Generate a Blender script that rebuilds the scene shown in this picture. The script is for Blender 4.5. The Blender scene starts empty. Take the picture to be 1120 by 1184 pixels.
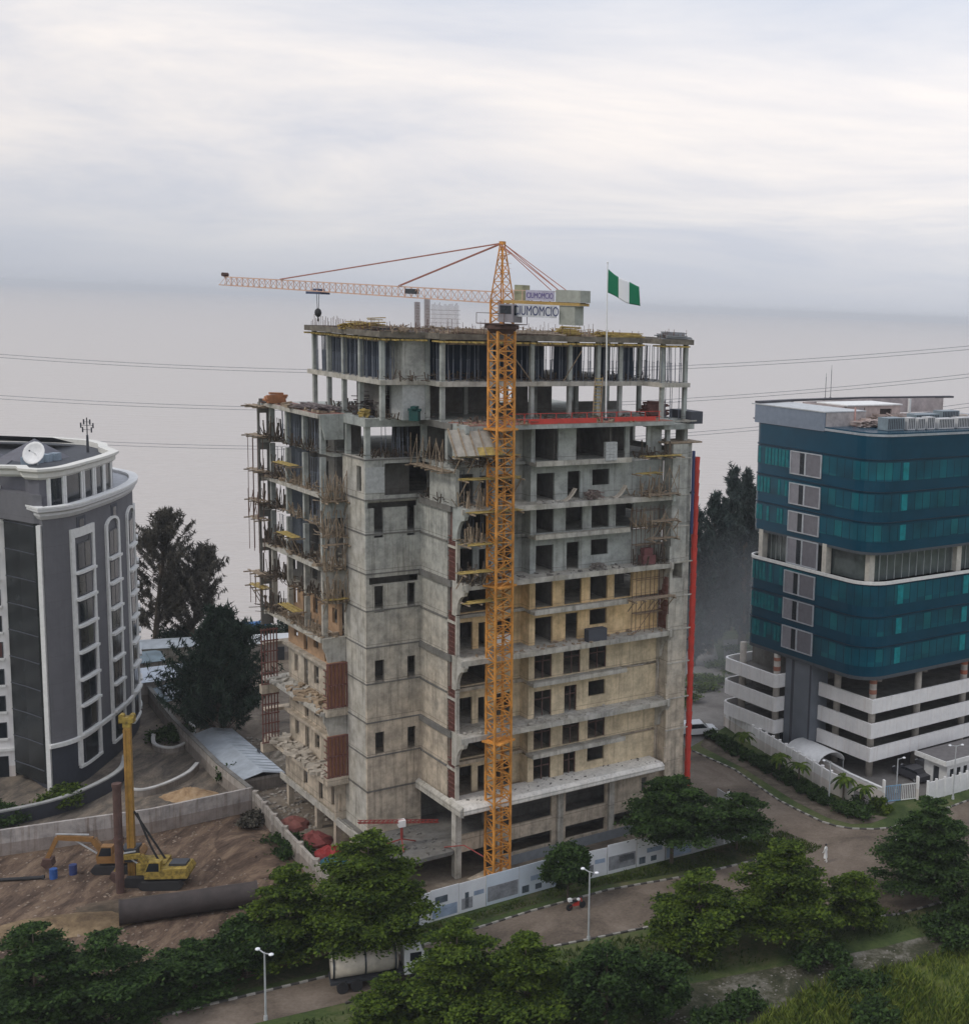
import bpy, math, random
import numpy as np
from mathutils import Vector, Matrix
D=bpy.data; R=math.radians
scene=bpy.context.scene; COL=scene.collection
rnd=random.Random(7)
# ---------------------------------------------------------------- helpers
class MB:
    def __init__(s): s.v=[]; s.f=[]; s.m=[]
    def add(s,vs,fs):
        s.m.append((len(s.v),len(s.f))); n=len(s.v); s.v+= [tuple(p) for p in vs]; s.f+=[tuple(i+n for i in f) for f in fs]; return s
    def box(s,x0,x1,y0,y1,z0,z1):
        return s.add([(x0,y0,z0),(x1,y0,z0),(x1,y1,z0),(x0,y1,z0),(x0,y0,z1),(x1,y0,z1),(x1,y1,z1),(x0,y1,z1)],
            [(0,3,2,1),(4,5,6,7),(0,1,5,4),(1,2,6,5),(2,3,7,6),(3,0,4,7)])
    def beam(s,p,q,w=.1,h=None):
        h=h or w; p=Vector(p); q=Vector(q); d=(q-p)
        if d.length<1e-6: return s
        d.normalize(); u=d.cross(Vector((0,0,1)))
        if u.length<1e-3: u=Vector((1,0,0))
        u.normalize(); n=u.cross(d).normalized()
        a=u*(w/2); b=n*(h/2)
        return s.add([p-a-b,p+a-b,p+a+b,p-a+b,q-a-b,q+a-b,q+a+b,q-a+b],
            [(0,3,2,1),(4,5,6,7),(0,1,5,4),(1,2,6,5),(2,3,7,6),(3,0,4,7)])
    def cyl(s,p,q,r,r2=None,n=10,cap=True):
        r2=r if r2 is None else r2; p=Vector(p); q=Vector(q); d=(q-p).normalized(); u=d.cross(Vector((0,0,1)))
        if u.length<1e-3: u=Vector((1,0,0))
        u.normalize(); w=d.cross(u)
        vs=[]
        for c,rr in ((p,r),(q,r2)):
            for i in range(n):
                t=2*math.pi*i/n; vs.append(c+u*(rr*math.cos(t))+w*(rr*math.sin(t)))
        fs=[(i,(i+1)%n,n+(i+1)%n,n+i) for i in range(n)]
        if cap: fs+=[tuple(range(n-1,-1,-1)),tuple(range(n,2*n))]
        return s.add(vs,fs)
    def prism(s,poly,z0,z1):
        n=len(poly); vs=[(x,y,z0) for x,y in poly]+[(x,y,z1) for x,y in poly]
        return s.add(vs,[tuple(range(n-1,-1,-1)),tuple(range(n,2*n))]+[(i,(i+1)%n,n+(i+1)%n,n+i) for i in range(n)])
    def extr(s,pts,vec):
        n=len(pts); vec=Vector(vec); P=[Vector(p) for p in pts]
        return s.add(P+[p+vec for p in P],[tuple(range(n-1,-1,-1)),tuple(range(n,2*n))]+[(i,(i+1)%n,n+(i+1)%n,n+i) for i in range(n)])
    def sweep(s,line,prof,closed=False):
        # line: list (x,y); prof: list (offset outwards(right of travel), z), closed loop profile
        n=len(line); k=len(prof); vs=[]
        for i,(x,y) in enumerate(line):
            a=Vector(line[(i-1)%n] if (closed or i>0) else line[i]); b=Vector(line[(i+1)%n] if (closed or i<n-1) else line[i])
            c=Vector((x,y)); t1=(c-a); t2=(b-c)
            if t1.length<1e-6: t1=t2
            if t2.length<1e-6: t2=t1
            t1.normalize(); t2.normalize(); n1=Vector((t1.y,-t1.x)); n2=Vector((t2.y,-t2.x)); m=(n1+n2)
            m=m/max(.3,m.length**2/2) if m.length>1e-6 else n1
            for o,z in prof: vs.append((x+m.x*o,y+m.y*o,z))
        fs=[]
        for i in range(n if closed else n-1):
            j=(i+1)%n
            for q in range(k): fs.append((i*k+q,i*k+(q+1)%k,j*k+(q+1)%k,j*k+q))
        if not closed: fs+=[tuple(range(k-1,-1,-1)),tuple((n-1)*k+q for q in range(k))]
        return s.add(vs,fs)
    def wall(s,ax,c,t,u0,u1,z0,z1,holes=()):
        cuts=sorted({u0,u1}|{max(u0,min(u1,h[i])) for h in holes for i in (0,1)})
        for a,b in zip(cuts,cuts[1:]):
            if b-a<1e-4: continue
            m=(a+b)/2; zz=z0
            for h in sorted([h for h in holes if h[0]<m<h[1]],key=lambda h:h[2]):
                if h[2]>zz+1e-3: s._w(ax,c,t,a,b,zz,h[2])
                zz=max(zz,h[3])
            if zz<z1-1e-3: s._w(ax,c,t,a,b,zz,z1)
        return s
    def _w(s,ax,c,t,a,b,z0,z1):
        if ax=='y': s.box(a,b,c,c+t,z0,z1)
        else: s.box(c,c+t,a,b,z0,z1)
    def ball(s,c,r,n=8,m=6,sz=1):
        c=Vector(c); vs=[c+Vector((0,0,r*sz))]
        for i in range(1,m):
            t=math.pi*i/m
            for j in range(n):
                a=2*math.pi*j/n; vs.append(c+Vector((r*math.sin(t)*math.cos(a),r*math.sin(t)*math.sin(a),r*sz*math.cos(t))))
        vs.append(c-Vector((0,0,r*sz))); fs=[]
        for j in range(n): fs.append((0,1+j,1+(j+1)%n))
        for i in range(m-2):
            for j in range(n):
                a=1+i*n+j; b=1+i*n+(j+1)%n; fs.append((a,a+n,b+n,b))
        l=len(vs)-1; o=1+(m-2)*n
        for j in range(n): fs.append((o+j,l,o+(j+1)%n))
        return s.add(vs,fs)
    def each(s,name,mat,parent=None):
        # every solid added becomes an object of its own
        M_=s.m+[(len(s.v),len(s.f))]
        for (a,fa),(b,fb) in zip(M_,M_[1:]):
            q=MB(); q.v=s.v[a:b]; q.f=[tuple(i-a for i in f) for f in s.f[fa:fb]]; q.build(name,mat,parent)
    def build(s,name,mat,parent=None,label=None,smooth=False,**tags):
        me=D.meshes.new(name); me.from_pydata(s.v,[],s.f); me.materials.append(mat); me.update()
        if smooth: me.polygons.foreach_set('use_smooth',[True]*len(me.polygons))
        o=D.objects.new(name,me); COL.objects.link(o)
        if parent is not None: o.parent=parent
        if label: o['label']=label
        for k,v in tags.items(): o[k]=v
        return o
def thing(name,label,cat,loc=(0,0,0),rz=0,group=None):
    o=D.objects.new(name,None); COL.objects.link(o); o.location=loc; o.rotation_euler=(0,0,rz); o.empty_display_size=.3
    o['label']=label; o['category']=cat
    if group: o['group']=group
    return o
def tag(o,label,cat,group=None):
    o['label']=label; o['category']=cat
    if group: o['group']=group
    return o
def copy_tree(o,parent=None):
    c=o.copy(); COL.objects.link(c); c.parent=parent
    for ch in [x for x in D.objects if x.parent is o]: copy_tree(ch,c)
    return c
# ---------------------------------------------------------------- materials
def newmat(name):
    m=D.materials.new(name); m.use_nodes=True; nt=m.node_tree; b=nt.nodes['Principled BSDF']; return m,nt,b
def N(nt,t,**kw):
    n=nt.nodes.new(t)
    for k,v in kw.items():
        if k.startswith('i_'): n.inputs[k[2:].replace('_',' ')].default_value=v
        else: setattr(n,k,v)
    return n
def L(nt,a,b): nt.links.new(a,b)
def plain(name,c,rough=.7,metal=0,var=.25,scale=1.5,bump=0,spec=.5):
    """base colour with soft dirt variation"""
    m,nt,b=newmat(name); tc=N(nt,'ShaderNodeTexCoord'); no=N(nt,'ShaderNodeTexNoise'); no.inputs['Scale'].default_value=scale; no.inputs['Detail'].default_value=6; no.inputs['Roughness'].default_value=.65
    L(nt,tc.outputs['Object'],no.inputs['Vector']); r=N(nt,'ShaderNodeValToRGB'); L(nt,no.outputs['Fac'],r.inputs['Fac'])
    r.color_ramp.elements[0].position=.3; r.color_ramp.elements[1].position=.7
    r.color_ramp.elements[0].color=(*[x*(1-var) for x in c],1); r.color_ramp.elements[1].color=(*[min(1,x*(1+var*.5)) for x in c],1)
    L(nt,r.outputs['Color'],b.inputs['Base Color']); b.inputs['Roughness'].default_value=rough; b.inputs['Metallic'].default_value=metal
    b.inputs['Specular IOR Level'].default_value=spec
    if bump:
        bp=N(nt,'ShaderNodeBump'); bp.inputs['Strength'].default_value=bump; bp.inputs['Distance'].default_value=.05; L(nt,no.outputs['Fac'],bp.inputs['Height']); L(nt,bp.outputs['Normal'],b.inputs['Normal'])
    return m
def concrete(name,c1,c2,stain=(.10,.09,.075),zmix=None,lift=3.45,amt=.6,blot=.9):
    """weathered cast concrete: blotches, rain streaks, pour joints; c1 -> c2 over height zmix"""
    m,nt,b=newmat(name); tc=N(nt,'ShaderNodeTexCoord'); P=tc.outputs['Object']
    def noise(sc,vec=None,det=5,ro=.6):
        n=N(nt,'ShaderNodeTexNoise'); n.inputs['Scale'].default_value=sc; n.inputs['Detail'].default_value=det; n.inputs['Roughness'].default_value=ro
        L(nt,vec or P,n.inputs['Vector']); return n.outputs['Fac']
    def ramp(f,a,bb,ca=(0,0,0,1),cb=(1,1,1,1)):
        r=N(nt,'ShaderNodeValToRGB'); r.color_ramp.elements[0].position=a; r.color_ramp.elements[1].position=bb; r.color_ramp.elements[0].color=ca; r.color_ramp.elements[1].color=cb; L(nt,f,r.inputs['Fac']); return r.outputs['Color']
    def mix(f,a,bb,mode='MIX'):
        x=N(nt,'ShaderNodeMix',data_type='RGBA',blend_type=mode)
        if isinstance(f,float): x.inputs[0].default_value=f
        else: L(nt,f,x.inputs[0])
        for i,v in ((6,a),(7,bb)):
            if isinstance(v,tuple): x.inputs[i].default_value=(*v[:3],1)
            else: L(nt,v,x.inputs[i])
        return x.outputs[2]
    if zmix:
        sx=N(nt,'ShaderNodeSeparateXYZ'); L(nt,P,sx.inputs[0]); mr=N(nt,'ShaderNodeMapRange'); mr.inputs['From Min'].default_value=zmix[0]; mr.inputs['From Max'].default_value=zmix[1]
        ad=N(nt,'ShaderNodeMath',operation='MULTIPLY_ADD'); ad.inputs[1].default_value=12; L(nt,noise(.35),ad.inputs[0]); L(nt,sx.outputs['Z'],ad.inputs[2]); sb=N(nt,'ShaderNodeMath',operation='SUBTRACT'); sb.inputs[1].default_value=6; L(nt,ad.outputs[0],sb.inputs[0]); L(nt,sb.outputs[0],mr.inputs['Value'])
        col=mix(mr.outputs[0],c1,c2)
    else: col=mix(ramp(noise(.4),.35,.65),c1,c2)
    mp=N(nt,'ShaderNodeMapping'); mp.inputs['Scale'].default_value=(2.2,2.2,.12); L(nt,P,mp.inputs['Vector'])
    st=ramp(noise(1.3,mp.outputs[0],7,.7),.5,.72)
    mu=N(nt,'ShaderNodeMath',operation='MULTIPLY'); mu.inputs[1].default_value=amt; L(nt,st,mu.inputs[0])
    col=mix(mu.outputs[0],col,stain)
    bl=ramp(noise(.8,None,8,.7),.38,.62,(.62,.62,.62,1),(1.18,1.16,1.14,1)); col=mix(blot,col,bl,'MULTIPLY')
    # pour joints
    sp=N(nt,'ShaderNodeSeparateXYZ'); L(nt,P,sp.inputs[0]); dv=N(nt,'ShaderNodeMath',operation='DIVIDE'); dv.inputs[1].default_value=lift; L(nt,sp.outputs['Z'],dv.inputs[0])
    fr=N(nt,'ShaderNodeMath',operation='FRACT'); L(nt,dv.outputs[0],fr.inputs[0]); cp=N(nt,'ShaderNodeMath',operation='LESS_THAN'); cp.inputs[1].default_value=.02; L(nt,fr.outputs[0],cp.inputs[0])
    m3=N(nt,'ShaderNodeMath',operation='MULTIPLY'); m3.inputs[1].default_value=.45; L(nt,cp.outputs[0],m3.inputs[0]); col=mix(m3.outputs[0],col,stain)
    L(nt,col,b.inputs['Base Color']); b.inputs['Roughness'].default_value=.9; b.inputs['Specular IOR Level'].default_value=.25
    bp=N(nt,'ShaderNodeBump'); bp.inputs['Strength'].default_value=.5; bp.inputs['Distance'].default_value=.06; L(nt,noise(3,None,8,.7),bp.inputs['Height']); L(nt,bp.outputs['Normal'],b.inputs['Normal'])
    return m
def leafmat(name,dark,light,trans=.25):
    m,nt,b=newmat(name); g=N(nt,'ShaderNodeNewGeometry'); tc=N(nt,'ShaderNodeTexCoord'); no=N(nt,'ShaderNodeTexNoise'); no.inputs['Scale'].default_value=.7; no.inputs['Detail'].default_value=5; no.inputs['Roughness'].default_value=.7; L(nt,tc.outputs['Object'],no.inputs['Vector'])
    a=N(nt,'ShaderNodeMath',operation='MULTIPLY_ADD'); a.inputs[1].default_value=.5; L(nt,g.outputs['Random Per Island'],a.inputs[0]); L(nt,no.outputs['Fac'],a.inputs[2])
    r=N(nt,'ShaderNodeValToRGB'); r.color_ramp.elements[0].position=.5; r.color_ramp.elements[1].position=1.; r.color_ramp.elements[0].color=(*dark,1); r.color_ramp.elements[1].color=(*light,1); L(nt,a.outputs[0],r.inputs['Fac'])
    L(nt,r.outputs['Color'],b.inputs['Base Color']); b.inputs['Roughness'].default_value=.75; b.inputs['Specular IOR Level'].default_value=.12
    tr=N(nt,'ShaderNodeBsdfTranslucent'); L(nt,r.outputs['Color'],tr.inputs['Color']); mx=N(nt,'ShaderNodeMixShader'); mx.inputs[0].default_value=trans
    L(nt,b.outputs[0],mx.inputs[1]); L(nt,tr.outputs[0],mx.inputs[2]); L(nt,mx.outputs[0],nt.nodes['Material Output'].inputs['Surface']); return m
def ground_mat(name,cols,scale=.25,bump=.4,fine=4.,rough=.95,stretch=None):
    """patchy ground from a list of 3 colours"""
    m,nt,b=newmat(name); tc=N(nt,'ShaderNodeTexCoord'); P=tc.outputs['Object']
    if stretch:
        mp=N(nt,'ShaderNodeMapping'); mp.inputs['Rotation'].default_value=(0,0,stretch[0]); mp.inputs['Scale'].default_value=(stretch[1],1,1); L(nt,P,mp.inputs['Vector']); P=mp.outputs[0]
    n1=N(nt,'ShaderNodeTexNoise'); n1.inputs['Scale'].default_value=scale; n1.inputs['Detail'].default_value=9; n1.inputs['Roughness'].default_value=.68; n1.inputs['Distortion'].default_value=.6; L(nt,P,n1.inputs['Vector'])
    n2=N(nt,'ShaderNodeTexNoise'); n2.inputs['Scale'].default_value=fine; n2.inputs['Detail'].default_value=6; n2.inputs['Roughness'].default_value=.7; L(nt,P,n2.inputs['Vector'])
    a=N(nt,'ShaderNodeMath',operation='MULTIPLY_ADD'); a.inputs[1].default_value=.35; L(nt,n2.outputs['Fac'],a.inputs[0]); L(nt,n1.outputs['Fac'],a.inputs[2])
    r=N(nt,'ShaderNodeValToRGB'); e=r.color_ramp.elements; e[0].position=.52; e[0].color=(*cols[0],1); e[1].position=.85; e[1].color=(*cols[2],1); x=e.new(.67); x.color=(*cols[1],1)
    L(nt,a.outputs[0],r.inputs['Fac']); L(nt,r.outputs['Color'],b.inputs['Base Color']); b.inputs['Roughness'].default_value=rough; b.inputs['Specular IOR Level'].default_value=.2
    bp=N(nt,'ShaderNodeBump'); bp.inputs['Strength'].default_value=bump; bp.inputs['Distance'].default_value=.15; L(nt,a.outputs[0],bp.inputs['Height']); L(nt,bp.outputs['Normal'],b.inputs['Normal'])
    return m
CONC=concrete('bare_concrete',(.50,.43,.34),(.41,.415,.385),zmix=(12,30))
CONC_L=concrete('pale_slab_edge',(.50,.47,.40),(.42,.41,.38),amt=.6)
CONC_D=concrete('dark_shaded_concrete',(.20,.19,.17),(.15,.15,.145),amt=.5)  # darker copy: shade in the colour indoors, plain dark concrete on copings and debris
PLAST_Y=concrete('ochre_plaster',(.76,.54,.28),(.64,.49,.29),stain=(.2,.15,.1),amt=.45)
PLAST_B=concrete('beige_plaster',(.68,.56,.38),(.58,.49,.34),stain=(.15,.12,.09),amt=.5)
BLOCK_G=concrete('grey_render',(.42,.44,.41),(.33,.355,.345),amt=.5)
BLOCK_W=plain('block_wall',(.45,.46,.45),.9,var=.25,scale=3)
TERRA=plain('red_clay_floor',(.28,.13,.10),.9,var=.4,scale=1)
LOUV=plain('red_oxide_louvre',(.17,.07,.055),.7,var=.3)
NAVY=plain('shadow_navy_netting',(.018,.032,.058),.8,var=.4,scale=.8)  # blue netting, darkened to carry the interior shadow of the top storey
STEEL=plain('galvanised_prop',(.17,.19,.23),.6,.2,var=.5,scale=.6)
REBAR=plain('rusty_rebar',(.16,.09,.07),.8)
TIMB=plain('yellow_formwork_timber',(.40,.29,.085),.8,var=.5,scale=2.5)
TIMB2=plain('weathered_plank',(.30,.23,.16),.85,var=.5,scale=3)
ORANGE=plain('crane_orange',(.62,.27,.05),.6,var=.5,scale=.9)
CRPINK=plain('faded_jib_paint',(.62,.40,.30),.6,var=.25)
CRROD=plain('crane_tie_rod',(.40,.17,.13),.6)
CRGREY=plain('crane_ballast',(.33,.34,.30),.8,var=.25)
BLACK=plain('black_rubber',(.02,.02,.022),.7)
DKMETAL=plain('dark_metal',(.06,.065,.075),.5,.4)
WHITE=plain('white_paint',(.74,.74,.73),.55,var=.12,scale=1.5)
WHITE_D=concrete('stained_white_render',(.82,.81,.80),(.77,.76,.745),stain=(.50,.40,.33),amt=.3,lift=60,blot=.25)
WTRIM=plain('white_trim',(.72,.72,.70),.6,var=.15,scale=2)
RED=plain('red_paint',(.55,.05,.035),.5,var=.25,scale=1)
GREYREND=concrete('mid_grey_render',(.155,.155,.168),(.14,.14,.152),stain=(.10,.10,.105),amt=.35,lift=2.85,blot=.3)
GREY_D=plain('dark_grey_render',(.06,.065,.08),.8,var=.15)
GREYPANEL=plain('grey_cladding',(.16,.18,.21),.45,.2,var=.12,scale=.7)
SLATE=plain('grey_roof_slate',(.12,.12,.14),.7,var=.3,scale=1.5)
YEL=plain('machine_yellow',(.34,.24,.045),.7,var=.75,scale=2.5)
ORG=plain('machine_orange',(.27,.14,.045),.5,var=.3,scale=2)
RUST=plain('rusty_steel',(.10,.055,.045),.85,var=.45,scale=1.2,bump=.3)
PIPE=plain('dark_steel_pipe',(.055,.043,.04),.8,var=.4,scale=.8,bump=.3)
BLUE=plain('blue_plastic',(.03,.10,.32),.5)
GREENP=plain('flag_green',(.0,.20,.09),.8,var=.1)
BARK=plain('tree_bark',(.12,.095,.07),.95,var=.4,scale=4)
ROOFMET=plain('pale_metal_roof',(.42,.46,.50),.5,.2,var=.3,scale=.6)
ROOFTEAL=plain('teal_grey_roof',(.15,.20,.23),.6,.1,var=.35,scale=.7)
PERIM=concrete('weathered_boundary_wall',(.42,.39,.35),(.35,.32,.29),stain=(.12,.09,.07),amt=.7,lift=60)
POLE=plain('lamp_pole_paint',(.50,.52,.53),.5,.2)
LENS=plain('lamp_lens',(.80,.82,.84),.25,var=.05)
CABLE=plain('overhead_cable',(.28,.28,.30),.7)
def glass(name,c,rough=.12,var=.5,scale=.35,spec=.8):
    return plain(name,c,rough,0,var,scale,0,spec)
GL_DK=glass('dark_window_glass',(.015,.02,.026),.15,.5,.35,.45)
GL_WIN=glass('curtained_window_glass',(.045,.045,.04),.2,.7,.9,.4)
GL_NAVY=glass('navy_spandrel_glass',(.0,.048,.088),.22,.2,.2,.35)
def curtain_glass(name):
    """tinted panes, each pane its own tint"""
    m,nt,b=newmat(name); tc=N(nt,'ShaderNodeTexCoord'); sx=N(nt,'ShaderNodeSeparateXYZ'); L(nt,tc.outputs['Object'],sx.inputs[0])
    def cell(i,o,k,off=0):
        a=N(nt,'ShaderNodeMath',operation='MULTIPLY_ADD'); a.inputs[1].default_value=k; a.inputs[2].default_value=off; L(nt,i,a.inputs[0]); f=N(nt,'ShaderNodeMath',operation='FLOOR'); L(nt,a.outputs[0],f.inputs[0]); L(nt,f.outputs[0],o)
    df=N(nt,'ShaderNodeMath',operation='SUBTRACT'); L(nt,sx.outputs[0],df.inputs[0]); L(nt,sx.outputs[1],df.inputs[1])
    cb=N(nt,'ShaderNodeCombineXYZ'); cell(df.outputs[0],cb.inputs[0],.8); cell(sx.outputs[2],cb.inputs[1],.293,-.05)
    wn=N(nt,'ShaderNodeTexWhiteNoise',noise_dimensions='2D'); L(nt,cb.outputs[0],wn.inputs['Vector'])
    r=N(nt,'ShaderNodeValToRGB'); e=r.color_ramp.elements; e[0].position=0; e[0].color=(.001,.066,.105,1); e[1].position=1; e[1].color=(.004,.13,.15,1); x=e.new(.8); x.color=(.002,.09,.125,1)
    L(nt,wn.outputs[0],r.inputs['Fac']); no=N(nt,'ShaderNodeTexNoise'); no.inputs['Scale'].default_value=.25; no.inputs['Detail'].default_value=5; L(nt,tc.outputs['Object'],no.inputs['Vector'])
    r2=N(nt,'ShaderNodeValToRGB'); r2.color_ramp.elements[0].position=.3; r2.color_ramp.elements[0].color=(.55,.55,.6,1); r2.color_ramp.elements[1].position=.7; r2.color_ramp.elements[1].color=(1.2,1.2,1.2,1); L(nt,no.outputs['Fac'],r2.inputs['Fac'])
    mx=N(nt,'ShaderNodeMix',data_type='RGBA',blend_type='MULTIPLY'); mx.inputs[0].default_value=1; L(nt,r.outputs['Color'],mx.inputs[6]); L(nt,r2.outputs['Color'],mx.inputs[7])
    q=N(nt,'ShaderNodeMath',operation='MULTIPLY'); q.inputs[1].default_value=.8; L(nt,df.outputs[0],q.inputs[0]); fq=N(nt,'ShaderNodeMath',operation='FRACT'); L(nt,q.outputs[0],fq.inputs[0]); lt=N(nt,'ShaderNodeMath',operation='LESS_THAN'); lt.inputs[1].default_value=.07; L(nt,fq.outputs[0],lt.inputs[0])
    m2=N(nt,'ShaderNodeMix',data_type='RGBA'); L(nt,lt.outputs[0],m2.inputs[0]); L(nt,mx.outputs[2],m2.inputs[6]); m2.inputs[7].default_value=(.001,.02,.04,1)
    L(nt,m2.outputs[2],b.inputs['Base Color']); b.inputs['Roughness'].default_value=.2; b.inputs['Specular IOR Level'].default_value=.4; return m
GL_TEAL=curtain_glass('teal_curtain_glass')
GL_BR=glass('bright_teal_glass',(.004,.22,.25),.25,.35,1.2,.4)
LEAF_A=leafmat('almond_tree_leaf',(.014,.032,.007),(.105,.155,.018))
LEAF_B=leafmat('dark_broad_leaf',(.010,.024,.008),(.055,.10,.024))
LEAF_C=leafmat('casuarina_needle',(.012,.026,.018),(.045,.07,.045),.15)
LEAF_D=leafmat('hazed_casuarina_needle',(.026,.042,.042),(.075,.10,.092),.15)  # casuarina needles with bluish haze put into the leaf colour
LEAF_G=leafmat('rank_grass_blade',(.045,.085,.014),(.20,.24,.045))
LEAF_O=leafmat('casuarina_brown_needle',(.045,.042,.034),(.10,.09,.07),.15)
ASPH=ground_mat('brown_road_asphalt',[(.075,.06,.047),(.138,.109,.084),(.215,.175,.14)],.13,.2,3.5)
VERGE=ground_mat('verge_grass',[(.022,.036,.012),(.045,.055,.022),(.11,.088,.055)],.35,.6,5)
DIRT=ground_mat('excavated_soil',[(.05,.034,.026),(.115,.078,.056),(.225,.16,.11)],.22,.9,2.2,stretch=(1.15,3.2))
LAND=ground_mat('scrub_land',[(.03,.05,.015),(.06,.085,.025),(.13,.12,.06)],.12,.6,3)
YARD=ground_mat('stained_yard_paving',[(.06,.052,.045),(.125,.105,.085),(.25,.20,.15)],.18,.2,2,stretch=(.3,3))
GRAV=ground_mat('pale_rubble_heap',[(.06,.055,.045),(.15,.13,.105),(.34,.31,.27)],.4,.9,3)
PATHM=ground_mat('scrubby_rubble_path',[(.02,.026,.012),(.055,.055,.032),(.19,.175,.15)],.3,.9,3)
PAVE=ground_mat('grey_forecourt',[(.12,.11,.105),(.17,.16,.15),(.22,.21,.20)],.2,.15,2)
# ---------------------------------------------------------------- camera
cam=D.cameras.new('camera'); co=D.objects.new('camera',cam); COL.objects.link(co); scene.camera=co
F,PXX,PYY=1530.,900.,592.; roll=math.atan(.04); pitch=math.atan((PYY-360)*math.cos(roll)/F)
f=Vector((0,math.cos(pitch),-math.sin(pitch))); r0=Vector((1,0,0)); u0=r0.cross(f); c,s=math.cos(roll),math.sin(roll)
ex=r0*c+u0*s; ey=-r0*s+u0*c
M=Matrix((( ex.x,ey.x,-f.x,0),(ex.y,ey.y,-f.y,0),(ex.z,ey.z,-f.z,52),(0,0,0,1))); co.matrix_world=M
cam.sensor_fit='HORIZONTAL'; cam.sensor_width=36; cam.lens=F/1120*36; cam.shift_x=(560-PXX)/1120; cam.shift_y=(PYY-592)/1120; cam.clip_start=1; cam.clip_end=60000
# ---------------------------------------------------------------- sky, sun, haze
SUN_EL,SUN_AZ=R(48),R(215)   # azimuth of the sun measured from +X, counter-clockwise
w=D.worlds.new('World'); scene.world=w; w.use_nodes=True; nt=w.node_tree; bg=nt.nodes['Background']
sky=N(nt,'ShaderNodeTexSky',sky_type='NISHITA'); sky.sun_disc=False; sky.sun_elevation=SUN_EL; sky.sun_rotation=R(90)-SUN_AZ; sky.air_density=2; sky.dust_density=6
tc=N(nt,'ShaderNodeTexCoord'); sx=N(nt,'ShaderNodeSeparateXYZ'); L(nt,tc.outputs['Generated'],sx.inputs[0])
# a cloud deck overhead: the view direction projected to a plane, so clouds compress towards the horizon
dn=N(nt,'ShaderNodeMath',operation='ADD'); dn.inputs[1].default_value=.2; L(nt,sx.outputs['Z'],dn.inputs[0])
vx=N(nt,'ShaderNodeMath',operation='DIVIDE'); vy=N(nt,'ShaderNodeMath',operation='DIVIDE')
L(nt,sx.outputs['X'],vx.inputs[0]); L(nt,dn.outputs[0],vx.inputs[1]); L(nt,sx.outputs['Y'],vy.inputs[0]); L(nt,dn.outputs[0],vy.inputs[1])
cb=N(nt,'ShaderNodeCombineXYZ'); L(nt,vx.outputs[0],cb.inputs[0]); L(nt,vy.outputs[0],cb.inputs[1])
n1=N(nt,'ShaderNodeTexNoise'); n1.inputs['Scale'].default_value=.95; n1.inputs['Detail'].default_value=8; n1.inputs['Roughness'].default_value=.6; n1.inputs['Distortion'].default_value=.5
mpn=N(nt,'ShaderNodeMapping'); mpn.inputs['Location'].default_value=(3.1,1.4,0); mpn.inputs['Rotation'].default_value=(0,0,R(12)); mpn.inputs['Scale'].default_value=(.8,1.25,1); L(nt,cb.outputs[0],mpn.inputs['Vector']); L(nt,mpn.outputs[0],n1.inputs['Vector'])
el=N(nt,'ShaderNodeValToRGB'); L(nt,sx.outputs['Z'],el.inputs['Fac'])  # broad tone by elevation
E=el.color_ramp.elements; E[0].position=0; E[0].color=(.49,.51,.55,1); E[1].position=1; E[1].color=(.80,.83,.90,1)
for p,cc in ((.030,(.575,.59,.62)),(.06,(.69,.685,.69)),(.095,(.80,.77,.75)),(.16,(.82,.79,.775)),(.22,(.72,.73,.76)),(.30,(.68,.70,.75))):
    x=E.new(p); x.color=(*cc,1)
for e_ in E: e_.color=(e_.color[0]*.985,e_.color[1]*1.,e_.color[2]*1.035,1)
cr=N(nt,'ShaderNodeValToRGB'); L(nt,n1.outputs['Fac'],cr.inputs['Fac']); cr.color_ramp.elements[0].position=.36; cr.color_ramp.elements[0].color=(.80,.845,.92,1); cr.color_ramp.elements[1].position=.64; cr.color_ramp.elements[1].color=(1.14,1.105,1.05,1)
mc=N(nt,'ShaderNodeMix',data_type='RGBA',blend_type='MULTIPLY'); mc.inputs[0].default_value=1; L(nt,el.outputs['Color'],mc.inputs[6]); L(nt,cr.outputs['Color'],mc.inputs[7])
hf=N(nt,'ShaderNodeMapRange'); hf.inputs['From Min'].default_value=.0; hf.inputs['From Max'].default_value=.07; L(nt,sx.outputs['Z'],hf.inputs['Value']); L(nt,hf.outputs[0],mc.inputs[0])
ms=N(nt,'ShaderNodeMix',data_type='RGBA',blend_type='MULTIPLY'); ms.inputs[0].default_value=1; L(nt,mc.outputs[2],ms.inputs[6]); ms.inputs[7].default_value=(10,10,10,1)
mm=N(nt,'ShaderNodeMix',data_type='RGBA'); mm.inputs[0].default_value=.93; L(nt,sky.outputs[0],mm.inputs[6]); L(nt,ms.outputs[2],mm.inputs[7])
xr=N(nt,'ShaderNodeMapRange'); xr.inputs['From Min'].default_value=-.7; xr.inputs['From Max'].default_value=.25; xr.inputs['To Min'].default_value=9.6; xr.inputs['To Max'].default_value=11.2; L(nt,sx.outputs['X'],xr.inputs['Value']); cx_=N(nt,'ShaderNodeCombineColor')
for i_,k_ in enumerate((1.004,1.0,1.0)):
    mk=N(nt,'ShaderNodeMath',operation='POWER'); mk.inputs[1].default_value=k_; L(nt,xr.outputs[0],mk.inputs[0]); L(nt,mk.outputs[0],cx_.inputs[i_])
L(nt,cx_.outputs[0],ms.inputs[7])
L(nt,mm.outputs[2],bg.inputs['Color']); bg.inputs['Strength'].default_value=.112
sl=D.lights.new('sun','SUN'); sl.energy=1.1; sl.angle=R(12); sl.color=(1,.95,.88); so=D.objects.new('sun',sl); COL.objects.link(so)
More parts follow.
